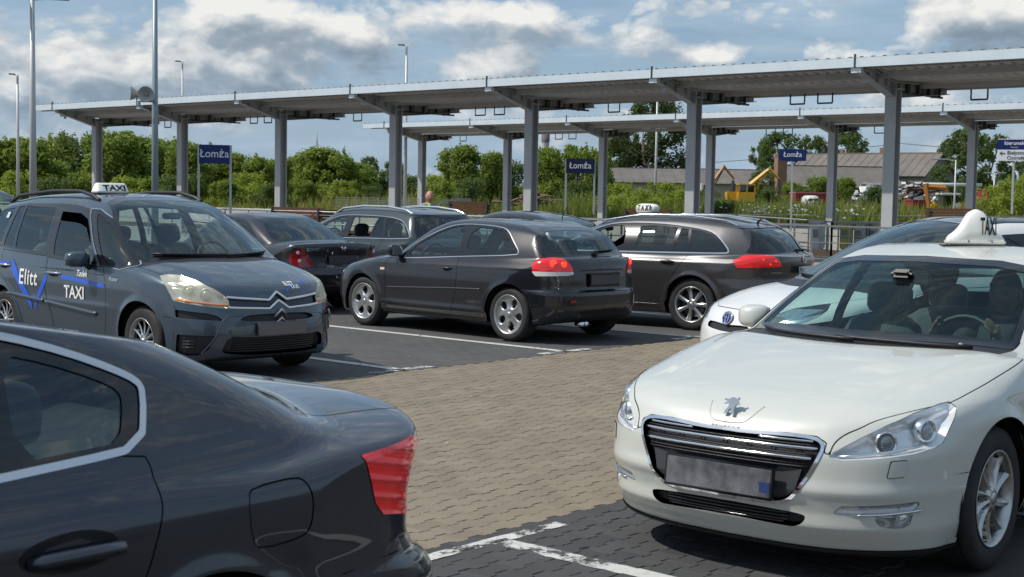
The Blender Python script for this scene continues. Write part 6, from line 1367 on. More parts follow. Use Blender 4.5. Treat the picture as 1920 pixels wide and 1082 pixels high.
# ---------------------------------------------------------------- dark saloon, rear quarter, nearest on the left
def banded_red():
    m = mat('tail_red_ribbed', (.72, .012, .02), .14, 0, .6, 1.0, emit=(.95, .01, .015, .12)); G = NG(m.node_tree); b = m.node_tree.nodes['Principled BSDF']; x, y, z = G.sep(G.n('ShaderNodeTexCoord').outputs['Object'])
    t = G.m('SINE', G.m('MULTIPLY', G.m('ADD', z, G.m('MULTIPLY', x, -.22)), 2 * pi / .052)); ge = G.n('ShaderNodeNewGeometry').outputs['Backfacing']; c = G.mix(G.ramp(t, [(.55, 0), (.9, 1)]), (.80, .012, .022), (.30, .004, .01)); G.link(G.mix(ge, c, (.02, .02, .02)), b.inputs['Base Color']); G.link(G.m('MULTIPLY', G.m('SUBTRACT', 1., ge), .12), b.inputs['Emission Strength'])
    bp = G.n('ShaderNodeBump', i={'Height': t, 'Strength': .5, 'Distance': .006}); G.link(bp.outputs[0], b.inputs['Normal']); return m
REDB = banded_red()
def build_ave():
    c = Car('dark_grey_saloon', BAVE, .0115, (-3.827, 1.434, 4.003), paint('graphite_paint', (.028, .034, .048), .40, .24, dust=.01),
            'dark graphite saloon seen from its rear quarter, cut off by the bottom left corner', 'car')
    b = c.b
    c.screen([(0, 1.38), (.44, 1.37), (.56, 1.34), (.68, 1.13), (.70, 1.0), (.5, .98), (0, .985)], GLS)
    c.screen([(0, 1.36), (.42, 1.345), (.55, 1.31), (.66, 1.12), (.60, 1.055), (0, 1.065)], GLS, False, .03, 'rear_window')
    c.dlo(poly([(1.6, .97), (1.95, 1.17), (2.3, 1.32), (2.75, 1.372), (3.05, 1.345), (3.21, 1.312), (3.36, 1.265), (3.480, 1.215), (3.54, 1.183), (3.548, 1.16), (3.50, 1.035), (3.3, 1.022), (2.6, .985)], -.004, 1),
          [(poly([(1.8, 1.0), (2.02, 1.165), (2.34, 1.30), (2.62, 1.335), (2.66, 1.005)], 0., 1), GLS), (poly([(2.76, 1.010), (2.73, 1.335), (3.0, 1.312), (3.125, 1.285), (3.10, 1.028)], 0., 0), GLS),
           (poly([(3.155, 1.035), (3.185, 1.280), (3.30, 1.250), (3.43, 1.200), (3.482, 1.170), (3.485, 1.14), (3.445, 1.048), (3.35, 1.043)], 0., 1), GLS)], .019, ALU)
    TLa = poly([(-.45, .923), (-.13, .945), (.02, .925), (.20, .90), (.22, .72), (-.10, .70), (-.34, .735), (-.385, .775)], .0, 0)
    a = c.take(lambda x, y, z: np.maximum(TLa((.90 - y) - (b.L - x), z), .3 - y))
    a = a.offset(.003 + .0 * np.sin((a.V[:, 2] - .70 + .25 * (b.L - a.V[:, 0])) * 2 * pi / .048)); n = np.cross(a.V[a.T[:, 1]] - a.V[a.T[:, 0]], a.V[a.T[:, 2]] - a.V[a.T[:, 0]]); vn = np.zeros_like(a.V)
    for q in range(3): np.add.at(vn, a.T[:, q], n)
    a.N = vn / (np.linalg.norm(vn, axis=1)[:, None] + 1e-12); c.emit('tail_light', a.skirt(.02), REDB, 'S')
    dr = c.door([(2.70, .985), (2.68, .30), (3.05, .23), (3.20, .36), (3.36, .56), (3.45, .72), (3.505, .87), (3.525, .96), (3.505, 1.02), (3.2, 1.005)], (3.13, 3.385, .812), smooth=1, hr=.019, w=.0022)
    c.door([(1.50, .95), (1.42, .80), (1.44, .30), (1.52, .23), (2.60, .23), (2.67, .30), (2.685, .983)], (2.40, 2.62, .805), smooth=1)
    for sg, d in zip((1, -1), dr):
        Q, _ = c.P([(3.255 + .15 * cos(t) * (1.0 if cos(t) < 0 else .78), .822 + .048 * sin(t)) for t in np.linspace(0, 2 * pi, 28, endpoint=False)], .0018, 'side', sg); bm = bmesh.new(); bm.faces.new([bm.verts.new(q) for q in Q]); bm_obj('handle_recess', bm, mat('recess_dark', (.006, .006, .009), .3), d)
    FL = poly([(3.775, .875), (3.80, .893), (3.955, .900), (3.985, .884), (4.005, .833), (3.995, .762), (3.965, .735), (3.81, .727), (3.782, .755)], .0, 1)
    a = c.gap(lambda x, y, z: np.maximum(FL(x, z), -y + .3), .0022); c.emit('fuel_flap', a.offset(-.0015).skirt(.006), c.paint, 'L'); c.emit('rear_wing_patch', a, c.paint, 'R')
    yl = .68; tb = lambda x, y, z: np.maximum(np.maximum(y - (.60 + .04 * np.clip(x - 4.2, 0, .4)), 4.12 + .10 * y * y - x), .70 - z); c.emit('boot_lid', c.gap(tb, .003).skirt(.008), c.paint)
    c.line(lambda x, y, z: np.where(x > 4.12, np.abs(z - (.600 + .05 * (x - 4.2))), 9) - .001, .0016)
    lo_ = c.take(lambda x, y, z: np.maximum(4.14 - x, z - .30)); c.emit('rear_valance', lo_.skirt(.01), BLK)
    HLp = poly([(-.30, .62), (-.30, .72), (.05, .77), (.35, .79), (.40, .72), (.1, .64)], 0, 1); c.lamp(lambda x, y, z: np.maximum(HLp(x - (.9 - y), z), .3 - y), LENS)
    interior(c, 2.15, 3.05, 1.58, .95, .95, wheel_y=.37, bw=1.34)
    c.finish(arch=.035); c.wheel(rim=dict(fn=rim_spokes(7, .12, .2)), rr=.22)
    c.mirror(1.62, .955, .83, .2, .14)
    boxo('rear_reflector', (-4.755, .55, .45), (.01, .16, .03), REDR, c.root, .004); boxo('licence_plate', (-4.66, 0, .80), (.012, .52, .114), PLATE, c.root, .003)
    return c
CAVE = build_ave()

# ---------------------------------------------------------------- black older saloon behind
def build_civ():
    c = Car('black_saloon', BCIV, .018, (-5.62, 23.186, 2.387), paint('worn_black_paint', (.012, .011, .016), .2, .3, dust=.03), 'older black saloon between minivan and hatchback, dark red tail lamps', 'car')
    b = c.b
    c.screen([(0, 1.33), (.42, 1.32), (.52, 1.29), (.64, 1.10), (.67, .97), (.5, .95), (0, .955)], GLS)
    c.screen([(0, 1.325), (.40, 1.315), (.52, 1.285), (.64, 1.06), (.62, 1.00), (0, 1.01)], GLT, False, .02, 'rear_window')
    c.dlo(poly([(1.55, .925), (1.85, 1.12), (2.2, 1.29), (2.6, 1.33), (2.95, 1.29), (3.25, 1.13), (3.40, 1.0), (3.3, .975)], 0., 1), [(poly([(1.75, .95), (1.98, 1.12), (2.25, 1.26), (2.42, 1.29), (2.44, .955)], 0., 1), GLT), (poly([(2.52, .96), (2.5, 1.295), (2.85, 1.275), (3.10, 1.16), (3.3, .99)], 0., 1), GLT)], 0)
    TL = poly([(-.19, .78), (-.12, .86), (.0, .915), (.09, .92), (.22, .81), (.30, .70), (.32, .66), (.0, .66), (-.14, .70)], .0, 1); a = c.take(lambda x, y, z: np.maximum(TL((.88 - y) - (b.L - x), z), .3 - y)); tl = c.emit('tail_light', a.offset(.004).skirt(.012), REDD, 'S')
    for o, sg in zip(tl, (1, -1)):
        for yy, zz in ((.68, .86), (.66, .745)): Q, _ = c.P([(yy, zz)], .004, 'rear', sg); bm = bmesh.new(); superblob(bm, Q[0], (.008, .045, .026), 1); bm_obj('clear_lens', bm, WHL, o, True)
    a = c.gap(lambda x, y, z: np.maximum(np.maximum(y - .60, 3.88 - x), .66 - z), .003); c.emit('boot_lid', a.skirt(.008), c.paint)
    c.line(lambda x, y, z: np.where(x > 4.1, np.abs(z - .56), 9) - .001, .0016); c.line(lambda x, y, z: np.where(x > 4.2, np.abs(z - .38), 9) - .001, .0016)
    c.door([(1.40, .90), (1.36, .3), (2.46, .25), (2.5, .95)], None, smooth=1)
    interior(c, 2.1, 2.95, 1.55, .92, .9, bw=1.24)
    c.finish(); c.wheel(rim=dict(fn=rim_spokes(7, .12, .2)))
    letters(c, 'CIVIC', .055, CHR, (.50, .905), 'rear', -1, .006, bold=.01, sx=1.3); letters(c, 'VTEC', .045, mat('dull_chrome', (.6, .6, .62), .3, .9), (.22, .665), 'rear', -1, .006, sx=1.2)
    Q, _ = c.P([(.0, .915)], .012, 'rear'); bm = bmesh.new(); z0 = Vector(Q[0])
    for s_ in (1, -1): add_tube(bm, [z0 + Vector((-.004, s_ * .038, .035)), z0 + Vector((-.004, s_ * .026, -.035))], .006, 5); add_tube(bm, [z0 + Vector((-.004, s_ * .018, .026)), z0 + Vector((-.004, s_ * .014, -.026))], .004, 5)
    add_tube(bm, [z0 + Vector((-.004, .016, 0)), z0 + Vector((-.004, -.016, 0))], .004, 5); bm_obj('emblem', bm, CHR, c.root, True)
    boxo('licence_plate', (-4.405, 0, .76), (.012, .52, .114), mat('smeared_plate', (.06, .06, .07), .4), c.root, .003)
    return c
CCIV = build_civ()

# ---------------------------------------------------------------- dark green-grey estate behind
def build_wag():
    c = Car('green_grey_estate', BWAG, .018, (-4.04, 25.36, 2.366), paint('green_grey_paint', (.040, .052, .056), .4, .26, dust=.02), 'green-grey estate with polished roof rails and an open window behind the black hatchback', 'car')
    b = c.b
    c.screen([(0, 1.37), (.44, 1.36), (.55, 1.33), (.66, 1.13), (.70, 1.0), (.5, .985), (0, .99)], GLS)
    c.screen([(0, 1.37), (.42, 1.365), (.58, 1.33), (.66, 1.15), (.68, 1.05), (0, 1.05)], GLT, False, .02, 'rear_window')
    c.take(lambda x, y, z: x * 0 + 1)
    sp = c.take(lambda x, y, z: np.maximum(3.98 - x, 1.375 - z)); c.emit('roof_spoiler', sp.offset(.005).skirt(.012), c.paint)
    c.dlo(poly([(1.60, .965), (1.88, 1.16), (2.2, 1.31), (2.5, 1.355), (3.3, 1.352), (3.75, 1.325), (3.98, 1.255), (4.18, 1.06), (4.14, 1.02), (2.8, 1.0)], 0., 1),
          [(poly([(1.78, .99), (2.02, 1.17), (2.28, 1.30), (2.56, 1.335), (2.58, 1.01)], 0., 1), GLS), (poly([(2.74, 1.015), (2.70, 1.33), (3.31, 1.332), (3.27, 1.035)], 0., 0), None), (poly([(3.31, 1.038), (3.35, 1.328), (3.44, 1.320), (3.58, 1.035)], 0., 0), GLS), (poly([(3.66, 1.035), (3.53, 1.315), (3.74, 1.305), (3.96, 1.238), (4.13, 1.05)], 0., 0), GLS)], .010, CHR)
    c.door([(2.66, .985), (2.64, .60), (2.70, .28), (3.15, .27), (3.24, .40), (3.32, .66), (3.52, .84), (3.63, 1.0)], (3.25, 3.45, .88), smooth=0)
    c.door([(1.50, .95), (1.42, .80), (1.44, .30), (1.52, .27), (2.55, .27), (2.62, .30), (2.645, .98)], (2.40, 2.60, .865), smooth=1)
    TL = poly([(-.20, .95), (.10, .95), (.12, .74), (-.12, .72)], .0, 1); c.emit('tail_light', c.take(lambda x, y, z: np.maximum(TL((.88 - y) - (b.L - x), z), .3 - y)).skirt(.012), REDD, 'S')
    interior(c, 2.25, 3.1, 1.62, .97, .95, bw=1.3); c.finish(); c.wheel(rim=dict(fn=rim_spokes(7, .12, .2)))
    rails(c, [(2.08, .565, .0), (2.3, .56, .045), (2.8, .53, .05), (3.4, .53, .05), (3.85, .55, .04), (4.02, .56, .0)], mat('polished_rail', (.80, .81, .82), .18, .9), .020)
    c.mirror(1.66, .95, .82, .2, .14)
    return c
CWAG = build_wag()
def build_hat():
    c = Car('black_compact', BHAT, .02, (-1.739, 26.214, 2.446), paint('black_blue_paint', (.012, .012, .022), .3, .26, dust=.02), 'black compact car showing only its roof and rear window, with a whip aerial', 'car')
    b = c.b
    c.screen([(0, 1.37), (.44, 1.36), (.55, 1.33), (.66, 1.13), (.70, 1.0), (.5, .975), (0, .98)], GLS)
    c.screen([(0, 1.345), (.40, 1.335), (.55, 1.29), (.64, 1.10), (.6, 1.05), (0, 1.06)], GLS, False, .02, 'rear_window')
    c.dlo(poly([(1.55, .95), (1.85, 1.17), (2.15, 1.32), (2.5, 1.365), (3.1, 1.345), (3.4, 1.24), (3.5, 1.04), (3.4, 1.0)], 0., 1), [(poly([(1.75, .97), (2.0, 1.18), (2.25, 1.30), (2.42, 1.325), (2.44, .98)], 0., 1), GLS), (poly([(2.52, .985), (2.52, 1.335), (3.05, 1.32), (3.32, 1.22), (3.4, 1.03)], 0., 1), GLS)], 0)
    TL = poly([(-.30, .98), (.15, .97), (.12, .80), (-.28, .79)], .0, 1); c.emit('tail_light', c.take(lambda x, y, z: np.maximum(TL((.88 - y) - (b.L - x), z), .3 - y)).skirt(.012), RED, 'S')
    c.door([(1.40, .90), (1.36, .3), (2.46, .25), (2.5, .96)], (2.25, 2.44, .84), smooth=1)
    interior(c, 2.1, 2.95, 1.55, .94, .9, bw=1.28); c.finish(); c.wheel(rim=dict(fn=rim_spokes(7, .12, .2)))
    Q, _ = c.P([(3.35, .0)], .0, 'top'); tubeo('aerial', [Q[0], Vector(Q[0]) + Vector((-.14, 0, .26))], .008, BLK, c.root, 6, .004)
    return c
CHAT = build_hat()
# ---------------------------------------------------------------- white people carrier behind the white saloon
def build_pri():
    c = Car('white_minivan', BPRI, .016, (1.783, 11.962, 3.509), paint('white_paint', (.74, .74, .72), .0, .3, dust=.04), 'white minivan with dark glass roof and blue badge, half hidden behind the white saloon', 'car')
    b = c.b
    fr = poly(sym([(0, 1.64), (.50, 1.62), (.60, 1.48), (.685, 1.28), (.755, 1.06), (.70, 1.005), (.5, 1.01), (0, 1.015)]), .01)
    ws = lambda x, y, z: np.maximum(np.maximum(fr(y, z), x - 2.15), .006 - b.Lc(x, y, z)); c.window(ws, GLS, .02, BLKG, 'C', 'windscreen', inset=.003, frame='windscreen_border')
    gr = lambda x, y, z: np.maximum(np.maximum(y - .54, 2.165 - x), np.maximum(x - 3.6, 1.45 - z)); c.window(gr, mat('roof_glass', (.012, .015, .02), .06, coat=1.), .02, BLKG, 'C', 'roof_panel', inset=.0, frame='roof_panel_border')
    c.dlo(poly([(1.35, 1.07), (1.6, 1.20), (2.0, 1.37), (2.5, 1.45), (3.4, 1.44), (3.95, 1.38), (4.15, 1.17), (4.1, 1.10), (2.8, 1.08)], 0., 1), [(poly([(1.55, 1.09), (1.75, 1.2), (2.1, 1.35), (2.5, 1.42), (2.55, 1.10)], 0., 1), GLT), (poly([(2.65, 1.10), (2.65, 1.42), (3.4, 1.41), (3.45, 1.11)], 0., 0), GLT), (poly([(3.52, 1.11), (3.5, 1.40), (3.88, 1.35), (4.06, 1.17), (4.03, 1.13)], 0., 1), GLT)], 0)
    yl = tab([(-.5, .30), (.12, .33), (.25, .5), (.45, .66), (.7, .76), (1.0, .78), (1.6, .78)]); c.emit('bonnet', c.gap(lambda x, y, z: np.maximum(np.maximum(y - yl(x), .765 - z), x - (.70 + .55 * y * y)), .0025).skirt(.008), c.paint)
    cw = lambda x, y, z: np.maximum(np.maximum(x - 1.3, (.705 + .55 * y * y) - x), np.maximum(y - .76, .93 - z)); c.emit('cowl', c.take(cw).offset(-.004), BLK)
    HLp = poly([(-.36, .64), (-.34, .70), (-.1, .78), (.25, .86), (.45, .90), (.42, .78), (.1, .68)], 0, 1); c.lamp(lambda x, y, z: np.maximum(HLp(x - (.88 - y), z), .3 - y), LENS)
    c.grille([(0, .625), (.30, .64), (.34, .62), (.30, .60), (0, .585)], 0, .02, BLK, 'upper_grille'); c.grille([(0, .45), (.5, .44), (.55, .25), (0, .24)], 0, .03, BLK, 'lower_intake')
    c.door([(1.35, .97), (1.30, .80), (1.32, .30), (1.42, .24), (2.52, .24), (2.60, .30), (2.60, 1.01)], (2.35, 2.55, .86), smooth=1); c.door([(2.61, 1.015), (2.61, .30), (3.15, .24), (3.28, .40), (3.40, .60), (3.55, .78), (3.6, 1.02)], (3.3, 3.5, .88), smooth=1)
    interior(c, 2.25, 3.15, 1.60, 1.0, .95, bw=1.32); c.finish(); c.wheel(rim=dict(fn=rim_spokes(9, .1, .16)))
    Q, _ = c.P([(.0, .685)], .004, 'front'); z0 = Vector(Q[0]); R_ = Matrix.Rotation(RAD(-18), 3, 'Y'); bm = bmesh.new()
    def ell(rx, rz, oz=0): return [z0 + R_ @ Vector((.012, rx * cos(a), rz * sin(a) + oz)) for a in np.linspace(0, 2 * pi, 25)]
    add_tube(bm, ell(.072, .055), .007, 6, cap=False); add_tube(bm, ell(.022, .050), .005, 6, cap=False); add_tube(bm, ell(.058, .020, .022), .005, 6, cap=False); e = bm_obj('emblem', bm, CHR, c.root, True)
    bm = bmesh.new(); bm.faces.new([bm.verts.new(p - R_ @ Vector((.006, 0, 0))) for p in ell(.070, .053)[:-1]]); bm_obj('badge_field', bm, mat('badge_blue', (.01, .03, .30), .2, coat=1.), e)
    wipers(c, [((-.55, 1.04), (.02, 1.03), 'front')])
    return c
CPRI = build_pri()
taxi_sign('roof_sign_tray', on_roof(CPIC, 2.62, -.24), CPIC.root.rotation_euler.z + RAD(90), 'tray', 'low cream taxi sign with sloped faces on the blue-grey minivan roof')
taxi_sign('roof_sign_pill', on_roof(CINS, 2.62, .10), CINS.root.rotation_euler.z + RAD(150), 'pill', 'rounded pill-shaped white taxi sign on the anthracite estate roof')
taxi_sign('roof_sign_bell', on_roof(C508, 2.56, .11), RAD(-6), 'bell', 'tall bell-shaped white taxi sign on the white saloon roof')

far_car = copy_tree(CHAT.root); far_car.name = 'dark_van'; far_car.location = (-9.95, 21.4, 0); far_car.scale = (1, 1, 1.22); tag(far_car, 'dark vehicle of which just the roof shows at the left edge behind the minivan', 'car')

for o in bpy.data.objects:
    if o.name.startswith('roof_sign_bell'): o.scale = (.92, .92, .92)
# ---------------------------------------------------------------- vegetation
def leaf_mat(name, c1, c2, c3):
    m = bpy.data.materials.new(name); m.use_nodes = True; t = m.node_tree; G = NG(t); b = t.nodes['Principled BSDF']
    a = G.n('ShaderNodeAttribute', attribute_name='tone').outputs['Fac']; r = G.n('ShaderNodeObjectInfo').outputs['Random']
    c = G.mix(a, c1, c2); c = G.mix(G.m('MULTIPLY', r, .45), c, c3); G.link(c, b.inputs['Base Color']); b.inputs['Roughness'].default_value = .55; b.inputs['Specular IOR Level'].default_value = .25
    tr = G.n('ShaderNodeBsdfTranslucent'); G.link(G.mix(.35, c, (.30, .38, .06)), tr.inputs[0]); mx = G.n('ShaderNodeMixShader', i={0: .50}); G.link(b.outputs[0], mx.inputs[1]); G.link(tr.outputs[0], mx.inputs[2]); G.link(mx.outputs[0], t.nodes['Material Output'].inputs[0]); return m
LF1 = leaf_mat('leaf_mid', (.14, .21, .035), (.26, .33, .06), (.20, .25, .035)); LF2 = leaf_mat('leaf_dark', (.055, .095, .035), (.13, .18, .06), (.08, .13, .04)); LF4 = leaf_mat('leaf_poplar', (.030, .055, .026), (.080, .115, .045), (.05, .08, .035)); LF3 = leaf_mat('leaf_light', (.24, .33, .04), (.36, .43, .07), (.30, .33, .05)); BARK = mat('bark', (.09, .075, .06), .9, bump=(20, .5))
def leaf_cloud(centres, radii, n, size, rs, up=0., flat=1.):
    """n leaf-cluster quads spread over lumps; returns V, F, tone"""
    k = rs.choice(len(centres), n, p=radii ** 2 / (radii ** 2).sum()); d = rs.normal(size=(n, 3)); d /= np.linalg.norm(d, axis=1)[:, None]
    r = radii[k] * (rs.rand(n) ** .45) * rs.uniform(.8, 1.12, n); P = centres[k] + d * r[:, None] * np.array([1, 1, flat])
    nn = d + rs.normal(size=(n, 3)) * .8 + [0, 0, up]; nn /= np.linalg.norm(nn, axis=1)[:, None]
    a = np.cross(nn, rs.normal(size=(n, 3))); a /= np.linalg.norm(a, axis=1)[:, None]; b = np.cross(nn, a); s = size * rs.uniform(.5, 1.3, n)[:, None]
    q = np.stack([P - a * s, P - b * s * .6, P + a * s, P + b * s * .6], 1); V = q.reshape(-1, 3); F = np.arange(n * 4).reshape(-1, 4)
    lump = rs.rand(len(centres)); tone = np.clip(lump[k] * .6 + rs.rand(n) * .5 - .05, 0, 1); return V, F, np.repeat(tone, 4)
def make_tree(name, H, Wd, n, size, m, seed, trunk_h=.25, lumps=26, shape='round', label=None, cat='tree', group=None):
    rs = np.random.RandomState(seed); root = empty(name, (0, 0, 0), 0, label, cat, group); C_, R_ = [], []
    for i in range(lumps):
        t = rs.rand() ** .9; z = H * (trunk_h + (1 - trunk_h) * t)
        if shape == 'round': w = Wd / 2 * math.sqrt(max(.05, 1 - ((t - .42) / .62) ** 2))
        elif shape == 'bush': w = Wd / 2 * math.sqrt(max(.05, 1 - (max(0, t - .1) / .92) ** 2.2))
        elif shape == 'spire': w = Wd / 2 * (1 - t * .75)
        else: w = Wd / 2 * math.sqrt(max(.05, 1 - ((t - .5) / .56) ** 2))
        a = rs.rand() * 2 * pi; rr = w * rs.rand() ** .5 * .85; C_.append((rr * cos(a), rr * sin(a), z)); R_.append(Wd * rs.uniform(.09, .19) * (1 - .35 * t))
    C_ = np.array(C_); R_ = np.array(R_); C_[:, 2] = np.minimum(C_[:, 2], H - R_ * .7); V, F, tone = leaf_cloud(C_, R_, n, size, rs, .3, 1.05)
    if shape == 'bush':                                                # upright shoots on top
        ns_ = 8
        for k in range(ns_):
            a = rs.rand() * 2 * pi; rr = Wd * .38 * rs.rand() ** .5; zc = H * rs.uniform(.72, .92); c2 = np.array([[rr * cos(a) + rs.normal() * .05, rr * sin(a), zc + j * H * .045] for j in range(4)]); v2, f2, t2 = leaf_cloud(c2, np.array([.26, .22, .16, .1]) * Wd * .22, 60, size * .8, rs, .3, 1.5)
            F = np.concatenate([F, f2 + len(V)]); V = np.concatenate([V, v2]); tone = np.concatenate([tone, np.clip(t2 + .2, 0, 1)])
    me = raw_mesh('crown', V, F, smooth=False, mats=[m]); at_ = me.attributes.new('tone', 'FLOAT', 'POINT'); at_.data.foreach_set('value', tone.astype(np.float32)); o = bpy.data.objects.new('crown', me); link(o, root)
    bm = bmesh.new(); tr = H * .028; add_tube(bm, [(0, 0, -.5), (.02 * H, 0, H * .3), (-.01 * H, .01 * H, H * .6)], tr, 7, tr * .4)
    for k in range(7):
        q = C_[rs.randint(len(C_))]; z1 = q[2] * rs.uniform(.4, .6); add_tube(bm, [(0, 0, z1), tuple((np.array([0, 0, z1]) + q) / 2 + [0, 0, .3]), tuple(q)], tr * .45, 5, tr * .12)
    bm_obj('trunk', bm, BARK, root, True); return root
def place(proto, used, u, dist, ytop, label, Hn, ybase=None, wx=1., rz=None, group=None, z=None):
    p = at(u, dist); z0 = gz(p) if z is None else z; hz = 371 + (u - 960) * .0166; H = CAM_H + (hz - ytop) * dist / 2658.4 - z0
    t = proto if not used.get(proto.name) else copy_tree(proto); used[proto.name] = 1
    s = H / Hn; t.location = (p.x, p.y, z0 - .15); t.scale = (s * wx, s * wx, s); t.rotation_euler = (0, 0, random.uniform(0, 6.28) if rz is None else rz); t['label'] = label
    if group: t['group'] = group
    return t
used = {}
TA = make_tree('bushy_tree', 6, 6.8, 9500, .17, LF1, 1, .02, 60, 'bush', 'x', 'tree'); TB = make_tree('bushy_tree', 6, 6.2, 9000, .16, LF1, 2, .02, 56, 'bush', 'x', 'tree')
TC = make_tree('dark_tree', 8, 6.5, 6500, .17, LF2, 3, .08, 46, 'round', 'x', 'tree'); TD = make_tree('light_bush', 3, 4, 4200, .10, LF3, 4, .0, 34, 'bush', 'x', 'bush'); TE = make_tree('poplar_tree', 15, 11, 17000, .20, LF4, 5, .16, 44, 'tall', 'x', 'tree'); TF = make_tree('dark_bush', 4, 5.5, 4800, .13, LF2, 6, .0, 40, 'bush', 'x', 'bush')
GT = 'hedge of bushy trees along the left horizon'
rt = random.Random(21)
LBL = ['bushy green tree in the dense hedge', 'broad green tree in the hedge', 'leafy green bush in the hedge']
hedge = [(-45, 248), (5, 262), (55, 256), (110, 250), (165, 246), (215, 240), (262, 252), (310, 255), (352, 262), (395, 270), (440, 282), (482, 288), (522, 292), (560, 284), (602, 272), (632, 285), (668, 300), (722, 330), (765, 322), (700, 312)]
where = ['at the far left edge', 'between the two left lamp posts', 'just right of the tall lamp post', 'left of the first canopy column', 'behind the first canopy column', 'above the minivan taxi sign', 'left of the loudspeaker pole', 'right of the loudspeaker pole', 'behind the second canopy column', 'behind the left name board', 'right of the left name board', 'between the board and the third column', 'behind the third canopy column', 'just right of the third column', 'with upright shoots, below the wind turbine', 'right of the wind turbine', 'left of the fourth column', 'low between the fourth column and the bald man', 'behind the bald man', 'darker, behind the gap left of the fourth column']
for k, (u, y) in enumerate(hedge):
    pr = (TA, TB)[k % 2] if k not in (4, 17, 18, 19) else TF; place(pr, used, u, rt.uniform(104, 118) if k < 17 else 128, y + 4, 'bushy green tree in the hedge ' + where[k], 6 if pr is not TF else 4, wx=rt.uniform(1.05, 1.3), group=GT)
k2 = 0
for (u, y, d) in ((20, 318, 96), (95, 330, 97), (150, 322, 99), (240, 330, 97), (330, 325, 99), (420, 335, 97), (470, 322, 99), (510, 340, 96), (570, 335, 98), (640, 335, 100), (690, 345, 101)):
    place((TD, TF, TB)[k2 % 3], used, u, d, y, ('low pale bush', 'low dark bush', 'low green bush')[k2 % 3] + ' before the hedge, ' + ('left of the tall lamp post', 'behind the minivan roof bars', 'beside the first column', 'below the taxi sign', 'by the second column', 'under the left name board', 'right of the left name board', 'left of the third column', 'right of the third column', 'over the estate roof rails', 'left of the fourth column')[k2], (3, 4, 6)[k2 % 3], wx=rt.uniform(1., 1.3), group='low bushes in front of the hedge'); k2 += 1
for (u, y, d, pr, hn, wx, lab) in ((862, 270, 92, TB, 6, 1., 'bright bushy tree left of the fifth canopy column'), (915, 284, 94, TA, 6, .9, 'bushy tree directly left of the column in the middle'), (958, 300, 96, TF, 4, .8, 'darker bush between the two middle columns'), (1030, 276, 92, TA, 6, .9, 'bushy tree left of the dark name board'), (1082, 270, 94, TB, 6, .9, 'tall bushy tree behind the dark name board'), (1118, 282, 96, TA, 6, .7, 'bushy tree right of the dark name board'), (812, 325, 100, TD, 3, 1., 'pale bush right of the bald man'),
                                   (880, 330, 84, TF, 4, .9, 'dark low bush above the bench'), (1075, 335, 84, TF, 4, 1., 'dark low bush below the dark name board'), (690, 292, 140, TC, 8, .7, 'distant dark tree left of the fourth column'), (735, 300, 150, TC, 8, .9, 'distant dark tree behind the fourth column')):
    place(pr, used, u, d, y, lab, hn, wx=wx)
place(TE, used, 1203, 170, 176, 'big dark poplar with open crown rising above both canopies', 15, wx=1.22, rz=1.)
place(TE, used, 1165, 175, 235, 'lower dark tree at the left foot of the big poplar', 15, wx=.7, rz=2.5)
for (u, y, d, wx, lab) in ((1455, 248, 190, .95, 'dark tree behind the brick chimney'), (1515, 255, 195, .8, 'dark tree left of the house roof'), (1580, 246, 195, 1., 'dark tree behind the house roof'), (1425, 262, 195, .7, 'dark tree behind the yellow boom'), (1808, 240, 130, 1.0, 'large dark tree behind the right canopy column'), (1850, 252, 140, .95, 'large dark tree left of the direction sign'), (1775, 262, 172, .7, 'rounded dark tree beside the house gable'), (1905, 300, 145, .9, 'dark tree behind the direction sign'), (1960, 285, 120, .8, 'dark tree at the right edge')):
    place(TC, used, u, d, y, lab, 8, wx=wx)
for k, (u, y, d, pr, hn) in enumerate(((1165, 340, 76, TD, 3), (1205, 350, 74, TD, 3), (1245, 338, 78, TD, 3), (1275, 352, 74, TD, 3), (1150, 362, 72, TD, 3), (1320, 352, 84, TF, 4), (1480, 338, 100, TB, 6), (1530, 328, 100, TB, 6), (1440, 350, 92, TF, 4), (1578, 330, 100, TB, 6), (1500, 350, 92, TF, 4), (1638, 345, 88, TF, 4), (1890, 335, 70, TD, 3), (1925, 325, 72, TD, 3), (1862, 345, 76, TD, 3), (1425, 318, 125, TC, 8), (1350, 372, 60, TF, 4))):
    place(pr, used, u, d, y, ('yellow-green bush', 'green bush', 'dark green bush')[{TD: 0, TB: 1, TF: 2, TC: 2}[pr]] + ' ' + ['below the poplar, left one', 'below the poplar, middle one', 'below the long grey roof', 'left of the sixth column', 'low, left of the taxi pill sign', 'right of the sixth column', 'behind the right name board post', 'left of the far middle column', 'under the yellow boom', 'right of the far middle column', 'in front of the red container', 'before the scrap heap', 'below the direction sign', 'at the right edge', 'left of the direction sign post', 'behind the yellow excavator boom', 'low by the white flowers'][k], hn, wx=rt.uniform(.9, 1.2), group=None)
# far wood on the horizon
rs = np.random.RandomState(9); cs = []
for k in range(260): u = rs.uniform(-200, 2150); d = rs.uniform(330, 420); p = at(u, d); cs.append((p.x, p.y, rs.uniform(1, 4.5)))
V, F, tone = leaf_cloud(np.array(cs), rs.uniform(2.5, 4.5, 260), 14000, .7, rs, .3, .8); me = raw_mesh('far_wood', V, F, smooth=False, mats=[LF2]); at_ = me.attributes.new('tone', 'FLOAT', 'POINT'); at_.data.foreach_set('value', tone.astype(np.float32)); o = bpy.data.objects.new('far_wood', me); link(o); o['kind'] = 'stuff'
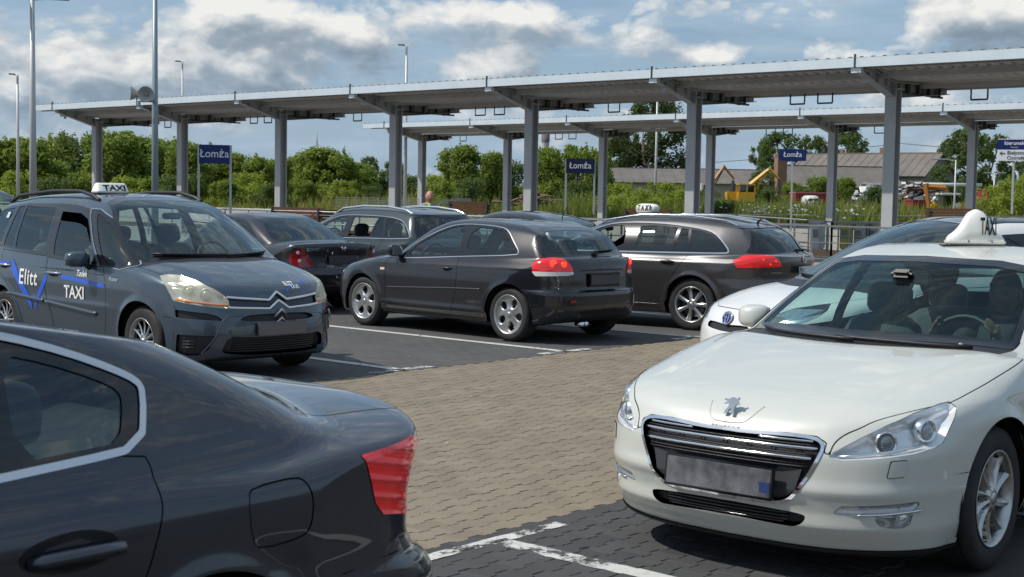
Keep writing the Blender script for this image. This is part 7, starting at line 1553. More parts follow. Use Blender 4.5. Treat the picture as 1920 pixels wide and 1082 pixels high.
# grasses: blades over the strip beyond the platforms
def grass(name, n, d0, d1, n0, n1, h0, h1, m, seed, w=.03):
    rs = np.random.RandomState(seed); D_ = rs.uniform(d0, d1, n); N_ = n0 + (n1 - n0) * rs.rand(n) ** 1.4; x = DD.x * D_ + NN.x * N_; y = DD.y * D_ + NN.y * N_; t = np.clip((N_ - 53.5) / 14, 0, 1); z = 1.05 * t * t * (3 - 2 * t) - .03
    cl = .5 + .5 * np.sin(x * .9 + np.sin(y * .7) * 2) * np.sin(y * .8 + 1.3); h = (h0 + (h1 - h0) * rs.rand(n)) * (.55 + .8 * cl) * np.where(D_ < 29, .42, 1.); a = rs.rand(n) * 2 * pi; ww = w * (1 + 2 * rs.rand(n)); dx, dy = np.cos(a) * ww, np.sin(a) * ww; lx, ly = rs.normal(size=n) * .25 * h, rs.normal(size=n) * .25 * h
    V = np.stack([np.stack([x - dx, y - dy, z], 1), np.stack([x + dx, y + dy, z], 1), np.stack([x + lx, y + ly, z + h], 1)], 1).reshape(-1, 3); me = raw_mesh(name, V, np.arange(n * 3).reshape(-1, 3), smooth=False, mats=[m]); at_ = me.attributes.new('tone', 'FLOAT', 'POINT'); at_.data.foreach_set('value', np.repeat(np.clip(cl * .5 + rs.rand(n) * .6, 0, 1), 3).astype(np.float32)); o = bpy.data.objects.new(name, me); link(o); o['kind'] = 'stuff'; return V
GD = leaf_mat('dry_grass', (.26, .22, .07), (.42, .34, .13), (.30, .25, .08)); GG = leaf_mat('green_grass', (.12, .16, .03), (.22, .25, .06), (.16, .18, .03))
grass('dry_grass', 26000, -20, 110, 53, 74, .25, .8, GD, 1); grass('green_grass', 30000, -40, 100, 53, 78, .3, 1.0, GG, 2, .035)
V = grass('tall_weeds', 9000, 30, 50, 53, 62, .6, 1.4, GG, 3, .05)
rs = np.random.RandomState(4); bm = bmesh.new()
for k in range(110):
    u = rs.choice([1348, 1420, 1590, 1500]) + rs.normal() * 16; u = float(u); z = 1.35 + rs.uniform(-.15, .15); p = at(u, 62 + rs.uniform(-3, 3), z + rs.uniform(-.2, .2) + .0); s = rs.uniform(.04, .09)
    vs = [bm.verts.new(p + Vector((s * cos(a), s * .3 * sin(a * 2), s * .55 * sin(a)))) for a in np.linspace(0, 2 * pi, 7)[:-1]]; bm.faces.new(vs); top = p + Vector((0, -.02, .0))
o = bm_obj('white_flowers', bm, mat('petal', (.72, .72, .62), .7)); o['kind'] = 'stuff'
# ---------------------------------------------------------------- buildings
def zy(u, y, dist): return CAM_H + (371 + (u - 960) * .0166 - y) * dist / 2658.4
ROOF = mat('grey_fibre_roof', (.17, .155, .14), .9, var=(.6, .6, (.11, .10, .09)), bump=(2, .4)); ROOF2 = mat('old_brown_roof', (.19, .17, .15), .9, var=(.7, .6, (.13, .11, .10)), bump=(2, .4)); REN = mat('grey_render', (.26, .235, .205), .9, var=(1.2, .6, (.18, .165, .15))); RENP = mat('pale_render', (.36, .31, .24), .9, var=(1.2, .6, (.25, .22, .18))); WINF = mat('window_frame_white', (.6, .6, .58), .5); WIND = mat('window_dark', (.03, .035, .04), .15)
BRK = mat('old_brick', (.28, .16, .11), .9, var=(3, .6, (.18, .11, .08)))
def gable(name, label, p, rz, Lx, Wy, he, hr, wall, roof, cat='building', z0=None, over=.3, ribs=.9):
    t = empty(name, p, rz, label, cat); t.location.z = gz(p) if z0 is None else z0
    bm = bmesh.new(); v = [bm.verts.new(q) for q in ((-Lx / 2, -Wy / 2, 0), (Lx / 2, -Wy / 2, 0), (Lx / 2, Wy / 2, 0), (-Lx / 2, Wy / 2, 0), (-Lx / 2, -Wy / 2, he), (Lx / 2, -Wy / 2, he), (Lx / 2, Wy / 2, he), (-Lx / 2, Wy / 2, he), (-Lx / 2, 0, hr), (Lx / 2, 0, hr))]
    for f in ((0, 1, 5, 4), (2, 3, 7, 6), (1, 2, 6, 9, 5), (3, 0, 4, 8, 7)): bm.faces.new([v[k] for k in f])
    bm_obj('wall', bm, wall, t)
    sl = math.atan2(hr - he, Wy / 2); LL = math.hypot(hr - he, Wy / 2) + over
    for s_ in (-1, 1):
        bm = bmesh.new(); n = int(Lx / ribs) + 1
        add_box(bm, (0, s_ * (LL / 2) * cos(sl), hr - LL / 2 * sin(sl) + .06), (Lx + 2 * over, LL, .10), rot=Matrix.Rotation(-s_ * sl, 4, 'X'))
        for k in range(n): add_box(bm, (-Lx / 2 + k * ribs, s_ * (LL / 2) * cos(sl), hr - LL / 2 * sin(sl) + .13), (.10, LL, .05), rot=Matrix.Rotation(-s_ * sl, 4, 'X'))
        bm_obj('roof', bm, roof, t)
    boxo('ridge', (0, 0, hr + .12), (Lx + 2 * over, .3, .12), roof, t)
    return t
def window_(t, x, y, z, w, h, face='-y'):
    rot = {'-y': 0, '+x': pi / 2}[face]; f = boxo('window', (x, y, z), (w, .12, h), WINF, t, rz=rot); boxo('pane', (x + (.04 if face == '+x' else 0), y - (.04 if face == '-y' else 0), z), (w * .78, .08, h * .84), WIND, f, rz=rot); boxo('mullion', (x + (.06 if face == '+x' else 0), y - (.06 if face == '-y' else 0), z), (w * .07, .06, h * .86), WINF, f, rz=rot)
d_ = 150
p = at(1290, d_); gable('long_shed', 'long low shed with grey corrugated roof below the poplar', p, .02, 22, 11, 2.4, zy(1290, 319, d_) - 1.05, RENP, ROOF, z0=1.05, ribs=1.1)
p = at(1400, d_ + 6); gable('long_shed', 'second grey-roofed shed behind the excavator booms', p, .02, 9, 10, 2.2, zy(1400, 320, d_) - 1.05, RENP, ROOF, z0=1.05, ribs=1.1)
p = at(1545, d_); t = gable('wing_building', 'low wing with slanted brown roof in front of the house', p + Vector((-1, -6, 0)), .06, 10, 9, 2.2, zy(1545, 314, d_ - 6) - 1.05, RENP, ROOF, z0=1.05)
window_(t, 3.2, -4.55, 1.7, .8, .9)
H1 = zy(1620, 290, d_) - 1.05; hh = empty('g', (0, 0, 0)); bpy.data.objects.remove(hh)
p = at(1628, d_); t = gable('old_house', 'old grey rendered house with long brown roof and gable end to the right', p, -.68, 15.0, 8.4, H1 - 2.3, H1, REN, ROOF2, z0=1.05)
for x_ in (-1.2, .9, 2.6, 4.6): window_(t, x_, -4.15, H1 - 3.2, .8, .95)
for y_ in (-1.9, 1.4): window_(t, 7.55, y_, H1 - 3.6, .9, 1.25, '+x')
boxo('chimney', (1.2, 0, H1 + .3), (.5, .5, .8), BRK, t); boxo('chimney', (-3.5, .2, H1 + .25), (.4, .4, .6), BRK, t)
p = at(1458, 138); t = empty('brick_stack', (p.x, p.y, 1.05), .2, 'square brick chimney left of the right name board', 'chimney'); boxo('shaft', (0, 0, (zy(1458, 292, 138) - 1.05) / 2), (.95, .95, zy(1458, 292, 138) - 1.05), BRK, t); boxo('cap', (0, 0, zy(1458, 290, 138) - 1.05), (1.05, 1.05, .16), BRK, t)
p = at(1018, 420); t = empty('tall_chimney', (p.x, p.y, 1), 0, 'distant round factory chimney above the middle bushes', 'chimney'); hC = zy(1018, 252, 420) - 1; bm = bmesh.new(); lathe(bm, [(1.35, 0), (1.1, hC - 2.4)], 20); bm_obj('shaft', bm, CONC, t, True); bm = bmesh.new(); lathe(bm, [(1.22, hC - 2.4), (1.25, hC), (.9, hC), (.0005, hC - .1)], 20); bm_obj('rim', bm, mat('sooty_rim', (.14, .13, .15), .9), t, True)
# wind turbine
p = at(592, 1500); t = empty('wind_turbine', (p.x, p.y, 0), 0, 'faint distant wind turbine between canopy columns', 'wind turbine'); WT = mat('turbine_grey', (.42, .46, .5), .6); hT = zy(592, 273, 1500); tubeo('tower', [(0, 0, 0), (0, 0, hT)], 1.3, WT, t, 10, .8)
for a in (90, 205, 325): tubeo('blade', [(0, -2, hT), (cos(RAD(a)) * 9, -2, hT + sin(RAD(a)) * 9), (cos(RAD(a)) * 20, -2, hT + sin(RAD(a)) * 20)], .7, WT, t, 5, .15)
superb = bmesh.new(); superblob(superb, (0, 0, hT), (1.2, 2.6, 1.2), .8); bm_obj('nacelle', superb, WT, t, True)
# power line
pA, pB = at(1676, 120), at(1676, 120); t = empty('power_pole', (pA.x, pA.y, gz(pA)), 0, 'dark power pole behind the right canopy column', 'pole'); zp = zy(1676, 268, 120); tubeo('pole', [(0, 0, 0), (0, 0, zp - 1)], .12, mat('dark_pole', (.08, .08, .08), .8), t, 6); boxo('crossarm', (0, 0, zp - 1.1), (.1, 1., .1), mat('dark_pole', (.08, .08, .08)), t)
for k, (u0, y0, u1, y1, lab) in enumerate(((1676, 269, 1960, 286, 'thin overhead wire running right from the power pole'), (1600, 275, 1676, 268, 'thin overhead wire left of the right column'), (1330, 305, 1600, 276, 'thin overhead wire over the excavator booms'))):
    o = tubeo('overhead_wire', [Vector(at(u0 + (u1 - u0) * q, 120)) + Vector((0, 0, zy(u0 + (u1 - u0) * q, y0 + (y1 - y0) * q + 3 * sin(pi * q), 120))) for q in np.linspace(0, 1, 9)], .022, mat('wire', (.05, .05, .055), .6), None, 4); tag(o, lab, 'wire', 'overhead wires')
# ---------------------------------------------------------------- scrap yard
YEL = mat('machine_yellow', (.62, .33, .015), .45, coat=.3, var=(3, .4, (.35, .2, .05))); ORG = mat('machine_orange', (.42, .17, .03), .5, var=(3, .5, (.2, .1, .05))); WHP = mat('cab_white', (.6, .6, .58), .4); STK = mat('dark_machine', (.03, .03, .03), .6); CABG = glass_mat('cab_glass', (.25, .3, .3), 1.1)
def XZ(u, y, d): return Vector(((u - 960) / 2658.4 * d, 0, zy(u, y, d)))
def boomseg(nm, a, b_, w0, w1, m, t, org):
    a = a - org; b_ = b_ - org; v = b_ - a; L_ = v.length; bm = bmesh.new(); add_tube(bm, [a, b_], w0 * .72, 4, w1 * .72); return bm_obj(nm, bm, m, t)
d = 108; org = at(1394, d); zb = 1.05; t = empty('yellow_excavator', (org.x, org.y, 0), 0, 'yellow grab crane with square cab and boom raised to the right', 'excavator'); O = Vector((org.x, 0, 0))
cx = 0; boxo('cab_base', (0, 0, zy(1394, 370, d)), (1.25, 1.3, zy(1394, 358, d) - zy(1394, 377, d)), YEL, t, .03); zc0, zc1 = zy(1394, 361, d), zy(1394, 346, d)
boxo('cab_roof', (0, 0, zc1), (1.3, 1.3, .09), YEL, t, .02)
for sx in (-.58, .0, .58): boxo('cab_post', (sx, -.58, (zc0 + zc1) / 2), (.09, .09, zc1 - zc0), YEL, t); boxo('cab_post', (sx, .58, (zc0 + zc1) / 2), (.09, .09, zc1 - zc0), YEL, t)
for sx in (-.29, .29): boxo('cab_window', (sx, -.60, (zc0 + zc1) / 2), (.48, .02, zc1 - zc0 - .04), CABG, t)
boxo('undercarriage', (0, 0, zy(1394, 385, d)), (1.6, 2.0, .55), STK, t, .1); boxo('engine_cover', (-.55, 1.0, zy(1380, 368, d)), (1.6, 1.2, .7), YEL, t, .05)
boomseg('boom', XZ(1402, 346, d), XZ(1437, 317, d), .24, .18, YEL, t, O); boomseg('stick', XZ(1435, 315, d), XZ(1456, 336, d), .17, .11, YEL, t, O); boomseg('ram', XZ(1408, 362, d), XZ(1432, 326, d), .13, .06, YEL, t, O); boomseg('grab', XZ(1455, 336, d), XZ(1455, 362, d), .10, .28, STK, t, O)
d = 112; org = at(1316, d); t = empty('orange_excavator', (org.x, org.y, 0), 0, 'orange crane boom bent over a hanging grab, left of the yellow one', 'excavator'); O = Vector((org.x, 0, 0))
boxo('cab', (0, 0, zy(1316, 356, d)), (.62, 1.1, 1.0), WHP, t, .05); boxo('cab_window', (.05, -.56, zy(1316, 352, d)), (.36, .02, .45), WIND, t); boxo('undercarriage', (0, 0, 1.3), (1.6, 2, .6), STK, t, .1)
boomseg('boom', XZ(1318, 362, d), XZ(1352, 312, d), .22, .15, ORG, t, O); boomseg('stick', XZ(1351, 311, d), XZ(1372, 336, d), .15, .11, ORG, t, O); boomseg('ram', XZ(1330, 358, d), XZ(1350, 320, d), .07, .05, STK, t, O); boomseg('grab', XZ(1370, 338, d), XZ(1369, 366, d), .14, .26, STK, t, O)
d = 76; org = at(1775, d); t = empty('material_handler', (org.x, org.y, 0), 0, 'yellow and white wheeled loader with orange arm beside the scrap heap', 'excavator'); O = Vector((org.x, 0, 0))
def BX(nm, u0, u1, y0, y1, m, dy=0., dep=1.0, bev=.04): a = XZ(u0, y1, d) - O; b_ = XZ(u1, y0, d) - O; return boxo(nm, ((a.x + b_.x) / 2, dy, (a.z + b_.z) / 2), (b_.x - a.x, dep, b_.z - a.z), m, t, bev)
BX('counterweight', 1778, 1796, 380, 398, WHP, .3, 1.4, .08); BX('engine_cover', 1792, 1807, 380, 397, YEL, .2, 1.3, .08); BX('tail', 1806, 1816, 384, 399, WHP, .3, 1.2); BX('cab', 1760, 1790, 364, 392, mat('cab_green', (.05, .07, .05), .3), .2, 1.0); BX('cab_roof', 1756, 1793, 362, 366, WHP, .2, 1.2)
BX('cab_window', 1764, 1775, 367, 385, CABG, -.32, .03, .0); BX('cab_window', 1777, 1787, 367, 380, CABG, -.32, .03, .0); BX('front_fender', 1739, 1751, 378, 397, YEL, -.1, .8, .12); BX('chassis', 1740, 1815, 396, 402, STK, .2, 1.4)
for u in (1750, 1800):
    bm = bmesh.new(); lathe(bm, [(.0005, -.12), (.2, -.12), (.42, -.05), (.42, .15), (.0005, .2)], 20, 'Y', (XZ(u, 400, d).x - O.x, -.6, .75)); bm_obj('wheel', bm, RUB, t, True)
boomseg('boom', XZ(1767, 352, d), XZ(1733, 350, d), .20, .22, ORG, t, O); boomseg('boom', XZ(1768, 350, d), XZ(1766, 372, d), .17, .15, ORG, t, O); boomseg('stick', XZ(1730, 344, d), XZ(1738, 392, d), .22, .16, ORG, t, O); boomseg('ram', XZ(1732, 362, d), XZ(1762, 356, d), .05, .05, STK, t, O)
# scrap heaps
def heap(name, label, u, d, y0, wpx, hpx, n, mats_, seed, s=(.3, 1.1)):
    rs = random.Random(seed); t = empty(name, at(u, d), 0, label, 'scrap heap'); w = wpx * d / 2658.4; zt = zy(u, y0 - hpx, d); zb_ = 1.05; P0 = []
    for k, mm in enumerate(mats_):
        bm = bmesh.new()
        for _ in range(n // len(mats_)):
            x = rs.gauss(0, .26) * w; y = rs.uniform(-1.6, 1.6); top = zb_ + (zt - zb_) * math.exp(-(x / (w * .42)) ** 2) * (1 - abs(y) * .15); z = zb_ + (top - zb_) * rs.random() ** .5
            R_ = Matrix.Rotation(rs.uniform(0, 6.3), 4, 'Z') @ Matrix.Rotation(rs.uniform(-1, 1), 4, 'X'); q = rs.uniform(*s); vs = add_box(bm, (x, y, z), (q, q * rs.uniform(.2, .8), rs.uniform(.03, .2)), rot=R_)
            for v in vs: v.co += Vector((rs.uniform(-1, 1), rs.uniform(-1, 1), rs.uniform(-1, 1))) * q * .12
        o = bm_obj('scrap', bm, mm, t); o['kind'] = 'stuff'
    return t
SC1 = [mat('scrap_silver', (.42, .43, .45), .35, .7), mat('scrap_dark', (.035, .035, .04), .6), mat('scrap_white', (.62, .61, .57), .5), mat('scrap_rust', (.14, .075, .05), .8), mat('scrap_grey', (.2, .21, .22), .5, .4)]
heap('scrap_heap', 'big heap of silver and black scrap metal between house and right column', 1705, 96, 385, 120, 42, 900, SC1, 1); heap('scrap_heap', 'smaller heap of white and dark scrap left of the big heap', 1628, 97, 385, 62, 40, 420, SC1[:3], 2); heap('scrap_heap', 'low scrap pile at the right by the red container', 1835, 92, 385, 46, 22, 200, SC1, 3, (.2, .7))
def container(label, u0, u1, y0, y1, d, m, nm='red_container', roofm=None):
    p = at((u0 + u1) / 2, d); w = (u1 - u0) * d / 2658.4; z1 = zy((u0 + u1) / 2, y0, d); z0 = zy((u0 + u1) / 2, y1, d); t = empty(nm, p, 0, label, 'container'); boxo('body', (0, 0, (z0 + z1) / 2), (w, 2., z1 - z0), m, t); boxo('roof', (0, 0, z1 + .04), (w + .06, 2.06, .08), roofm or m, t)
    n = int(w / .28); bm = bmesh.new()
    for k in range(n): add_box(bm, (-w / 2 + (k + .5) * w / n, -1.02, (z0 + z1) / 2), (.07, .05, (z1 - z0) * .92))
    o = bm_obj('corrugation', bm, m, t); o['kind'] = 'stuff'
CRED = mat('container_red', (.24, .022, .025), .55, var=(2, .4, (.15, .03, .03))); container('long red container behind the right name board post', 1482, 1560, 363, 384, 88, CRED, roofm=mat('faded_red', (.38, .13, .13), .6)); container('red container right of the far right column', 1836, 1882, 357, 396, 84, CRED); container('small red open container below the big scrap heap', 1698, 1728, 377, 392, 82, CRED)
p = at(1515, 84); t = empty('delivery_van', (p.x, p.y, 1.15), 0, 'white van top showing in front of the red container', 'van'); bm = bmesh.new(); superblob(bm, (0, 0, .55), (.42, .9, .42), .5); bm_obj('body', bm, WHP, t, True); boxo('window', (0, -.86, .70), (.6, .04, .16), WIND, t, .02); boxo('bumper', (0, -.9, .22), (.8, .06, .12), STK, t, .02)
CW = mat('stained_concrete', (.50, .44, .38), .9, var=(2, .7, (.30, .24, .20)))
for (u0, u1, lab) in ((1490, 1560, 'pale stained concrete wall before the red container'), (1575, 1622, 'pale concrete blocks left of the scrap heap')):
    p = at((u0 + u1) / 2, 78); w = (u1 - u0) * 78 / 2658.4; t = empty('block_wall', p, 0, lab, 'wall'); z1, z0 = zy(u0, 384, 78), .9; n = max(2, int(w / .8))
    for k in range(n):
        for r in range(2): boxo('concrete_block', (-w / 2 + (k + .5) * w / n, rt.uniform(-.03, .03), z0 + (z1 - z0) * (r + .5) / 2), (w / n - .03, .6, (z1 - z0) / 2 - .03), CW, t, .02)
t = empty('white_pipe', at(1760, 118), 0, 'long white pipe behind the scrap heap and loader', 'pipe'); zq = zy(1760, 346, 118); w = 150 * 118 / 2658.4
tubeo('pipe', [(-w / 2, 0, zq), (w / 2, 0, zq)], .14, mat('pipe_white', (.6, .62, .62), .4), t, 8)
for k in (-.4, 0, .4): tubeo('support', [(k * w, 0, 1), (k * w, 0, zq)], .06, STL, t, 6)
# crates, pallets
PAL = mat('pallet_wood', (.26, .19, .12), .8, var=(5, .5, (.17, .12, .08)))
for k, (u, y, lab) in enumerate(((1655, 392, 'stack of wooden pallets left of the right canopy column'), (1672, 394, 'stack of pallets behind the right canopy column'), (1712, 396, 'stack of pallets right of the right canopy column'))):
    t = empty('pallet_stack', at(u, 72), .2 * k, lab, 'pallets', 'pallet stacks')
    for r in range(6):
        for s_ in range(3): boxo('board', (0, -.5 + .5 * s_, 1.0 + r * .12 - (.25)), (1.25, .3, .03), PAL, t)
        boxo('runner', (0, 0, .95 + r * .12 - .25), (.1, 1.2, .07), PAL, t)
# log pile
LOG = mat('old_log', (.20, .15, .11), .9, var=(4, .6, (.12, .09, .07))); t = empty('log_pile', at(1003, 80), 0, 'heap of old logs and branches by the middle columns', 'log pile'); rs = random.Random(8)
for k in range(34):
    u = rs.gauss(0, 1.0); z = 1.25 + rs.uniform(0, .75) * math.exp(-u * u * .5); a = rs.uniform(-.5, .5) + (1.0 if k % 7 == 0 else 0); L_ = rs.uniform(.6, 1.5); tubeo('log', [(u - L_ * cos(a) * .5, rs.uniform(-.6, .6), z - L_ * sin(a) * .3), (u, 0, z + .05), (u + L_ * cos(a) * .5, rs.uniform(-.6, .6), z + L_ * sin(a) * .4)], rs.uniform(.03, .08), LOG, t, 6)
# low pale stones and small fence by the field
for k, (u, y, w, lab) in enumerate(((840, 378, 30, 'pale concrete slab lying in the grass left of the bench'), (862, 376, 36, 'second pale slab lying behind the first'))):
    o = boxo('concrete_slab', at(u, 70, zy(u, y, 70)), (w * 70 / 2658.4, .8, .25), CONC, bev=.03, rz=.1); tag(o, lab, 'slab')
t = empty('mesh_fence', at(705, 66), 0, 'low pale mesh fence in the dry grass left of the fourth column', 'fence'); zf0, zf1 = zy(705, 388, 66), zy(705, 371, 66)
for k in range(9): boxo('post', (-1.9 + k * .48, 0, (zf0 + zf1) / 2), (.03, .03, zf1 - zf0), STL, t)
for k in range(5): boxo('wire', (0, 0, zf0 + (zf1 - zf0) * k / 4), (3.9, .015, .02), STL, t)
# ---------------------------------------------------------------- people
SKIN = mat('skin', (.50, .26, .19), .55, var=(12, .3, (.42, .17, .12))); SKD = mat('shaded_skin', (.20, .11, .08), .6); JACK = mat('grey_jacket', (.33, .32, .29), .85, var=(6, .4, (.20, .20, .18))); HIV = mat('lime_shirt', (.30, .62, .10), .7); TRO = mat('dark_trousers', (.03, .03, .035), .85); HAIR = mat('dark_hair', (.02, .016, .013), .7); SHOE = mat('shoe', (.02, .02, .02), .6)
def skinned(name, J, E_, m, parent, sub=2):
    """one continuous surface grown round joints: J name -> (point, radius); E_ bones"""
    names = list(J); me = bpy.data.meshes.new(name); me.from_pydata([J[k][0] for k in names], [(names.index(a), names.index(b_)) for a, b_ in E_], []); o = bpy.data.objects.new(name, me); link(o, parent)
    sk = o.modifiers.new('s', 'SKIN'); sk.use_smooth_shade = True
    if not me.skin_vertices: 
        bpy.context.view_layer.objects.active = o
    lay = me.skin_vertices[0].data if me.skin_vertices else None
    for i, k in enumerate(names):
        r = J[k][1]; lay[i].radius = (r, r) if not isinstance(r, tuple) else r; lay[i].use_root = (i == 0)
    sb = o.modifiers.new('b', 'SUBSURF'); sb.levels = sub; sb.render_levels = sub; me.materials.append(m); dg = bpy.context.evaluated_depsgraph_get(); dg.update(); m2 = bpy.data.meshes.new_from_object(o.evaluated_get(dg)); m2.materials.clear(); m2.materials.append(m); o.modifiers.clear(); o.data = m2; return o
def head(parent, c_, R_=1., yaw=0., tilt=0., hair=False, skin=None):
    """head with brow, nose, ears and mouth, facing local -y before the turn"""
    bm = bmesh.new(); bmesh.ops.create_uvsphere(bm, u_segments=28, v_segments=20, radius=1)
    for v in bm.verts:
        x, y, z = v.co; f = max(0, -y); nx = x * .078 * (1 - .28 * max(0, -z) ** 1.5); ny = y * .098 * (1 - .10 * max(0, -z)); nz_ = z * .122
        ny -= .016 * math.exp(-((x / .16) ** 2 + ((z + .10) / .20) ** 2)) * (f > .2) * 1.6; ny += .010 * math.exp(-(((abs(x) - .40) / .20) ** 2 + ((z - .08) / .13) ** 2)) * (f > .2)      # nose, eye sockets
        ny -= .005 * math.exp(-((x / .6) ** 2 + ((z - .26) / .10) ** 2)) * (f > .2); ny += .004 * math.exp(-((x / .35) ** 2 + ((z + .42) / .05) ** 2)) * (f > .2); ny -= .008 * math.exp(-((x / .3) ** 2 + ((z + .78) / .16) ** 2)) * (f > .1)
        v.co = (nx, ny, nz_)
    for s_ in (-1, 1): superblob(bm, (s_ * .080, .008, -.002), (.012, .022, .034), .9, seg=8)
    M = Matrix.Translation(c_) @ Matrix.Rotation(yaw, 4, 'Z') @ Matrix.Rotation(tilt, 4, 'X') @ Matrix.Scale(R_, 4); bmesh.ops.transform(bm, matrix=M, verts=bm.verts); h = bm_obj('head', bm, skin or SKIN, parent, True)
    for s_ in (-1, 1):
        bm = bmesh.new(); superblob(bm, (s_ * .031, -.080, .010), (.013, .006, .006), 1, seg=8); bmesh.ops.transform(bm, matrix=M, verts=bm.verts); bm_obj('eye', bm, mat('eye', (.05, .04, .035), .2), h, True)
    bm = bmesh.new(); superblob(bm, (0, -.089, -.052), (.024, .006, .005), 1, seg=8); bmesh.ops.transform(bm, matrix=M, verts=bm.verts); bm_obj('mouth', bm, mat('lips', (.35, .12, .10), .5), h, True)
    if hair:
        bm = bmesh.new(); bmesh.ops.create_uvsphere(bm, u_segments=20, v_segments=14, radius=1)
        for v in bm.verts: v.co = (v.co.x * .086, v.co.y * .104 + .014, max(v.co.z, -.25 if v.co.y > -.1 else .35) * .128 + .012)
        bmesh.ops.transform(bm, matrix=M, verts=bm.verts); bm_obj('hair', bm, HAIR, h, True)
    return h
def fingers(parent, c_, out, down, m):
    """a relaxed hand: palm and five unequal bent fingers"""
    out = Vector(out).normalized(); down = Vector(down).normalized(); side = out.cross(down).normalized(); J = {'palm': (c_, (.020, .036)), 'wrist': (Vector(c_) - down * .06, .024), 'knuckle': (Vector(c_) + down * .035, (.016, .038))}; E_ = [('palm', 'wrist'), ('palm', 'knuckle')]
    for k, (off, L_) in enumerate(((-.030, .062), (-.010, .074), (.011, .070), (.031, .055))):
        b0 = Vector(c_) + down * .045 + out * 0 + side * off; J['f%da' % k] = (b0, .0095); J['f%db' % k] = (b0 + down * L_ * .55 + side.cross(down) * .008, .0085); J['f%dc' % k] = (b0 + down * L_ + side.cross(down) * .024, .007); E_ += [('knuckle', 'f%da' % k), ('f%da' % k, 'f%db' % k), ('f%db' % k, 'f%dc' % k)]
    J['ta'] = (Vector(c_) - side * .036 + down * .0, .012); J['tb'] = (Vector(c_) - side * .056 + down * .035, .010); J['tc'] = (Vector(c_) - side * .058 + down * .060, .008); E_ += [('palm', 'ta'), ('ta', 'tb'), ('tb', 'tc')]
    return skinned('hand', J, E_, m, parent, 1)
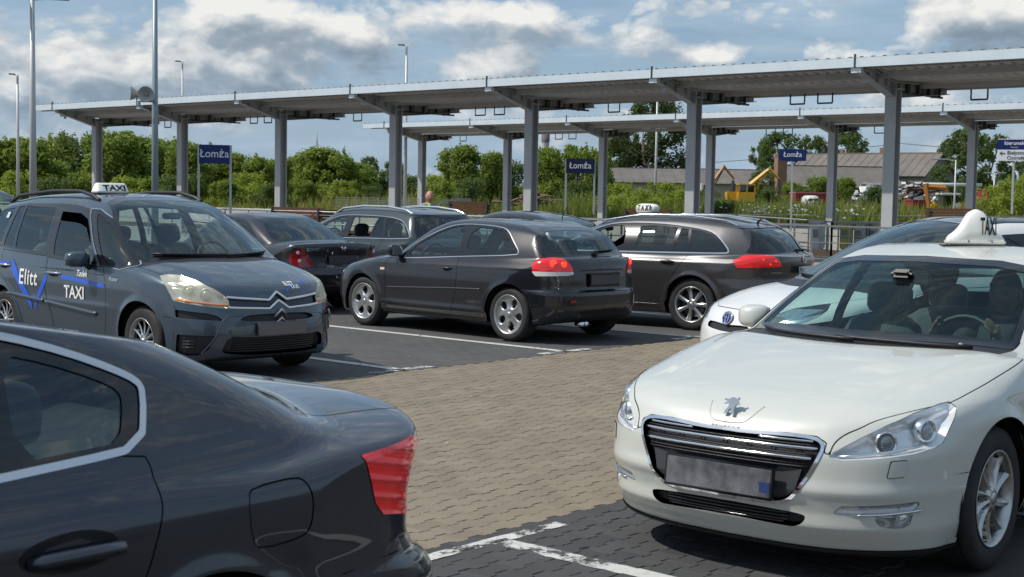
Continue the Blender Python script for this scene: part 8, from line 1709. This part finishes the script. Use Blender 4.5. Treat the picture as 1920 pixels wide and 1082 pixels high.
def man():
    p = at(803, 30.0); z0 = .18; t = empty('person', (p.x, p.y, z0), math.atan2(p.y, p.x) - pi / 2, 'bald man in a grey vest over a lime shirt, walking behind the parked estate', 'person'); s = (zy(803, 359, 30) - z0) / 1.76
    t.scale = (s, s, s)
    J = {'pelvis': ((0, 0, .95), (.15, .11)), 'waist': ((0, 0, 1.10), (.145, .105)), 'chest': ((0, -.01, 1.30), (.17, .12)), 'neckb': ((0, 0, 1.45), (.09, .075)), 'neck': ((0, -.01, 1.53), .055),
         'shl': ((-.17, 0, 1.42), .065), 'shr': ((.17, 0, 1.42), .065), 'ell': ((-.25, .03, 1.14), .045), 'elr': ((.25, .03, 1.14), .045), 'wrl': ((-.26, -.07, .90), .032), 'wrr': ((.26, -.07, .90), .032),
         'hipl': ((-.10, 0, .90), .095), 'hipr': ((.10, 0, .90), .095), 'knl': ((-.11, -.04, .50), .062), 'knr': ((.11, .06, .50), .062), 'anl': ((-.11, -.02, .09), .042), 'anr': ((.11, .16, .10), .042), 'tol': ((-.12, -.16, .04), .036), 'tor': ((.12, .03, .04), .036)}
    E_ = [('pelvis', 'waist'), ('waist', 'chest'), ('chest', 'neckb'), ('neckb', 'neck'), ('neckb', 'shl'), ('neckb', 'shr'), ('shl', 'ell'), ('shr', 'elr'), ('ell', 'wrl'), ('elr', 'wrr'), ('pelvis', 'hipl'), ('pelvis', 'hipr'), ('hipl', 'knl'), ('hipr', 'knr'), ('knl', 'anl'), ('knr', 'anr'), ('anl', 'tol'), ('anr', 'tor')]
    b_ = skinned('body', J, E_, SKIN, t)
    def grow(nm, keys, ed, m, k=1.12):
        return skinned(nm, {q: (J[q][0], tuple(x * k for x in J[q][1]) if isinstance(J[q][1], tuple) else J[q][1] * k) for q in keys}, ed, m, t)
    grow('trousers', ['pelvis', 'hipl', 'hipr', 'knl', 'knr', 'anl', 'anr'], [('pelvis', 'hipl'), ('pelvis', 'hipr'), ('hipl', 'knl'), ('hipr', 'knr'), ('knl', 'anl'), ('knr', 'anr')], TRO, 1.15)
    grow('shirt', ['chest', 'waist', 'neckb', 'shl', 'shr', 'ell', 'elr', 'wrl', 'wrr'], [('chest', 'waist'), ('chest', 'neckb'), ('neckb', 'shl'), ('neckb', 'shr'), ('shl', 'ell'), ('shr', 'elr'), ('ell', 'wrl'), ('elr', 'wrr')], JACK, 1.12)
    bm = bmesh.new(); superblob(bm, (0, -.115, 1.36), (.05, .05, .13), .8); bm_obj('undershirt', bm, HIV, t, True)
    for s_ in (-1, 1): grow_ = fingers(t, (s_ * .265, -.10, .82), (s_, 0, 0), (0, -.15, -1), SKIN)
    for sx, sy in ((-.12, -.09), (.12, .09)): bm = bmesh.new(); superblob(bm, (sx, sy, .04), (.05, .13, .045), .7); bm_obj('shoe', bm, SHOE, t, True)
    head(t, (0, -.03, 1.635), 1.16, .25, .05)
man()
def driver():
    r = C508.root; t = empty('person', r.location, r.rotation_euler.z, 'driver in dark clothes behind the wheel of the white saloon taxi', 'person'); X = -2.24; Y = .37
    J = {'pelvis': ((X + .05, Y, .46), (.13, .12)), 'waist': ((X - .02, Y, .62), (.12, .13)), 'chest': ((X - .10, Y, .84), (.12, .16)), 'neckb': ((X - .14, Y, 1.00), (.07, .09)), 'neck': ((X - .14, Y, 1.08), .052), 'shl': ((X - .12, Y + .18, .97), .065), 'shr': ((X - .12, Y - .18, .97), .065),
         'ell': ((X + .10, Y + .26, .78), .045), 'elr': ((X + .10, Y - .26, .78), .045), 'wrl': ((X + .36, Y + .16, .93), .032), 'wrr': ((X + .36, Y - .16, .93), .032), 'hipl': ((X + .08, Y + .10, .46), .09), 'hipr': ((X + .08, Y - .10, .46), .09), 'knl': ((X + .48, Y + .14, .58), .06), 'knr': ((X + .48, Y - .14, .58), .06), 'anl': ((X + .75, Y + .12, .34), .045), 'anr': ((X + .75, Y - .12, .34), .045)}
    E_ = [('pelvis', 'waist'), ('waist', 'chest'), ('chest', 'neckb'), ('neckb', 'neck'), ('neckb', 'shl'), ('neckb', 'shr'), ('shl', 'ell'), ('shr', 'elr'), ('ell', 'wrl'), ('elr', 'wrr'), ('pelvis', 'hipl'), ('pelvis', 'hipr'), ('hipl', 'knl'), ('hipr', 'knr'), ('knl', 'anl'), ('knr', 'anr')]
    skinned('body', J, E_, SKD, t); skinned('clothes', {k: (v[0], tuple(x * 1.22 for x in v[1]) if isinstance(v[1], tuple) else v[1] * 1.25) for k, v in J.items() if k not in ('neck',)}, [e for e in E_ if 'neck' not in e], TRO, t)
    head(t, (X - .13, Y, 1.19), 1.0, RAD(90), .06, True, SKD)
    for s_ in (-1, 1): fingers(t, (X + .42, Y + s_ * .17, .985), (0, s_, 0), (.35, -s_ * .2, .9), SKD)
driver()
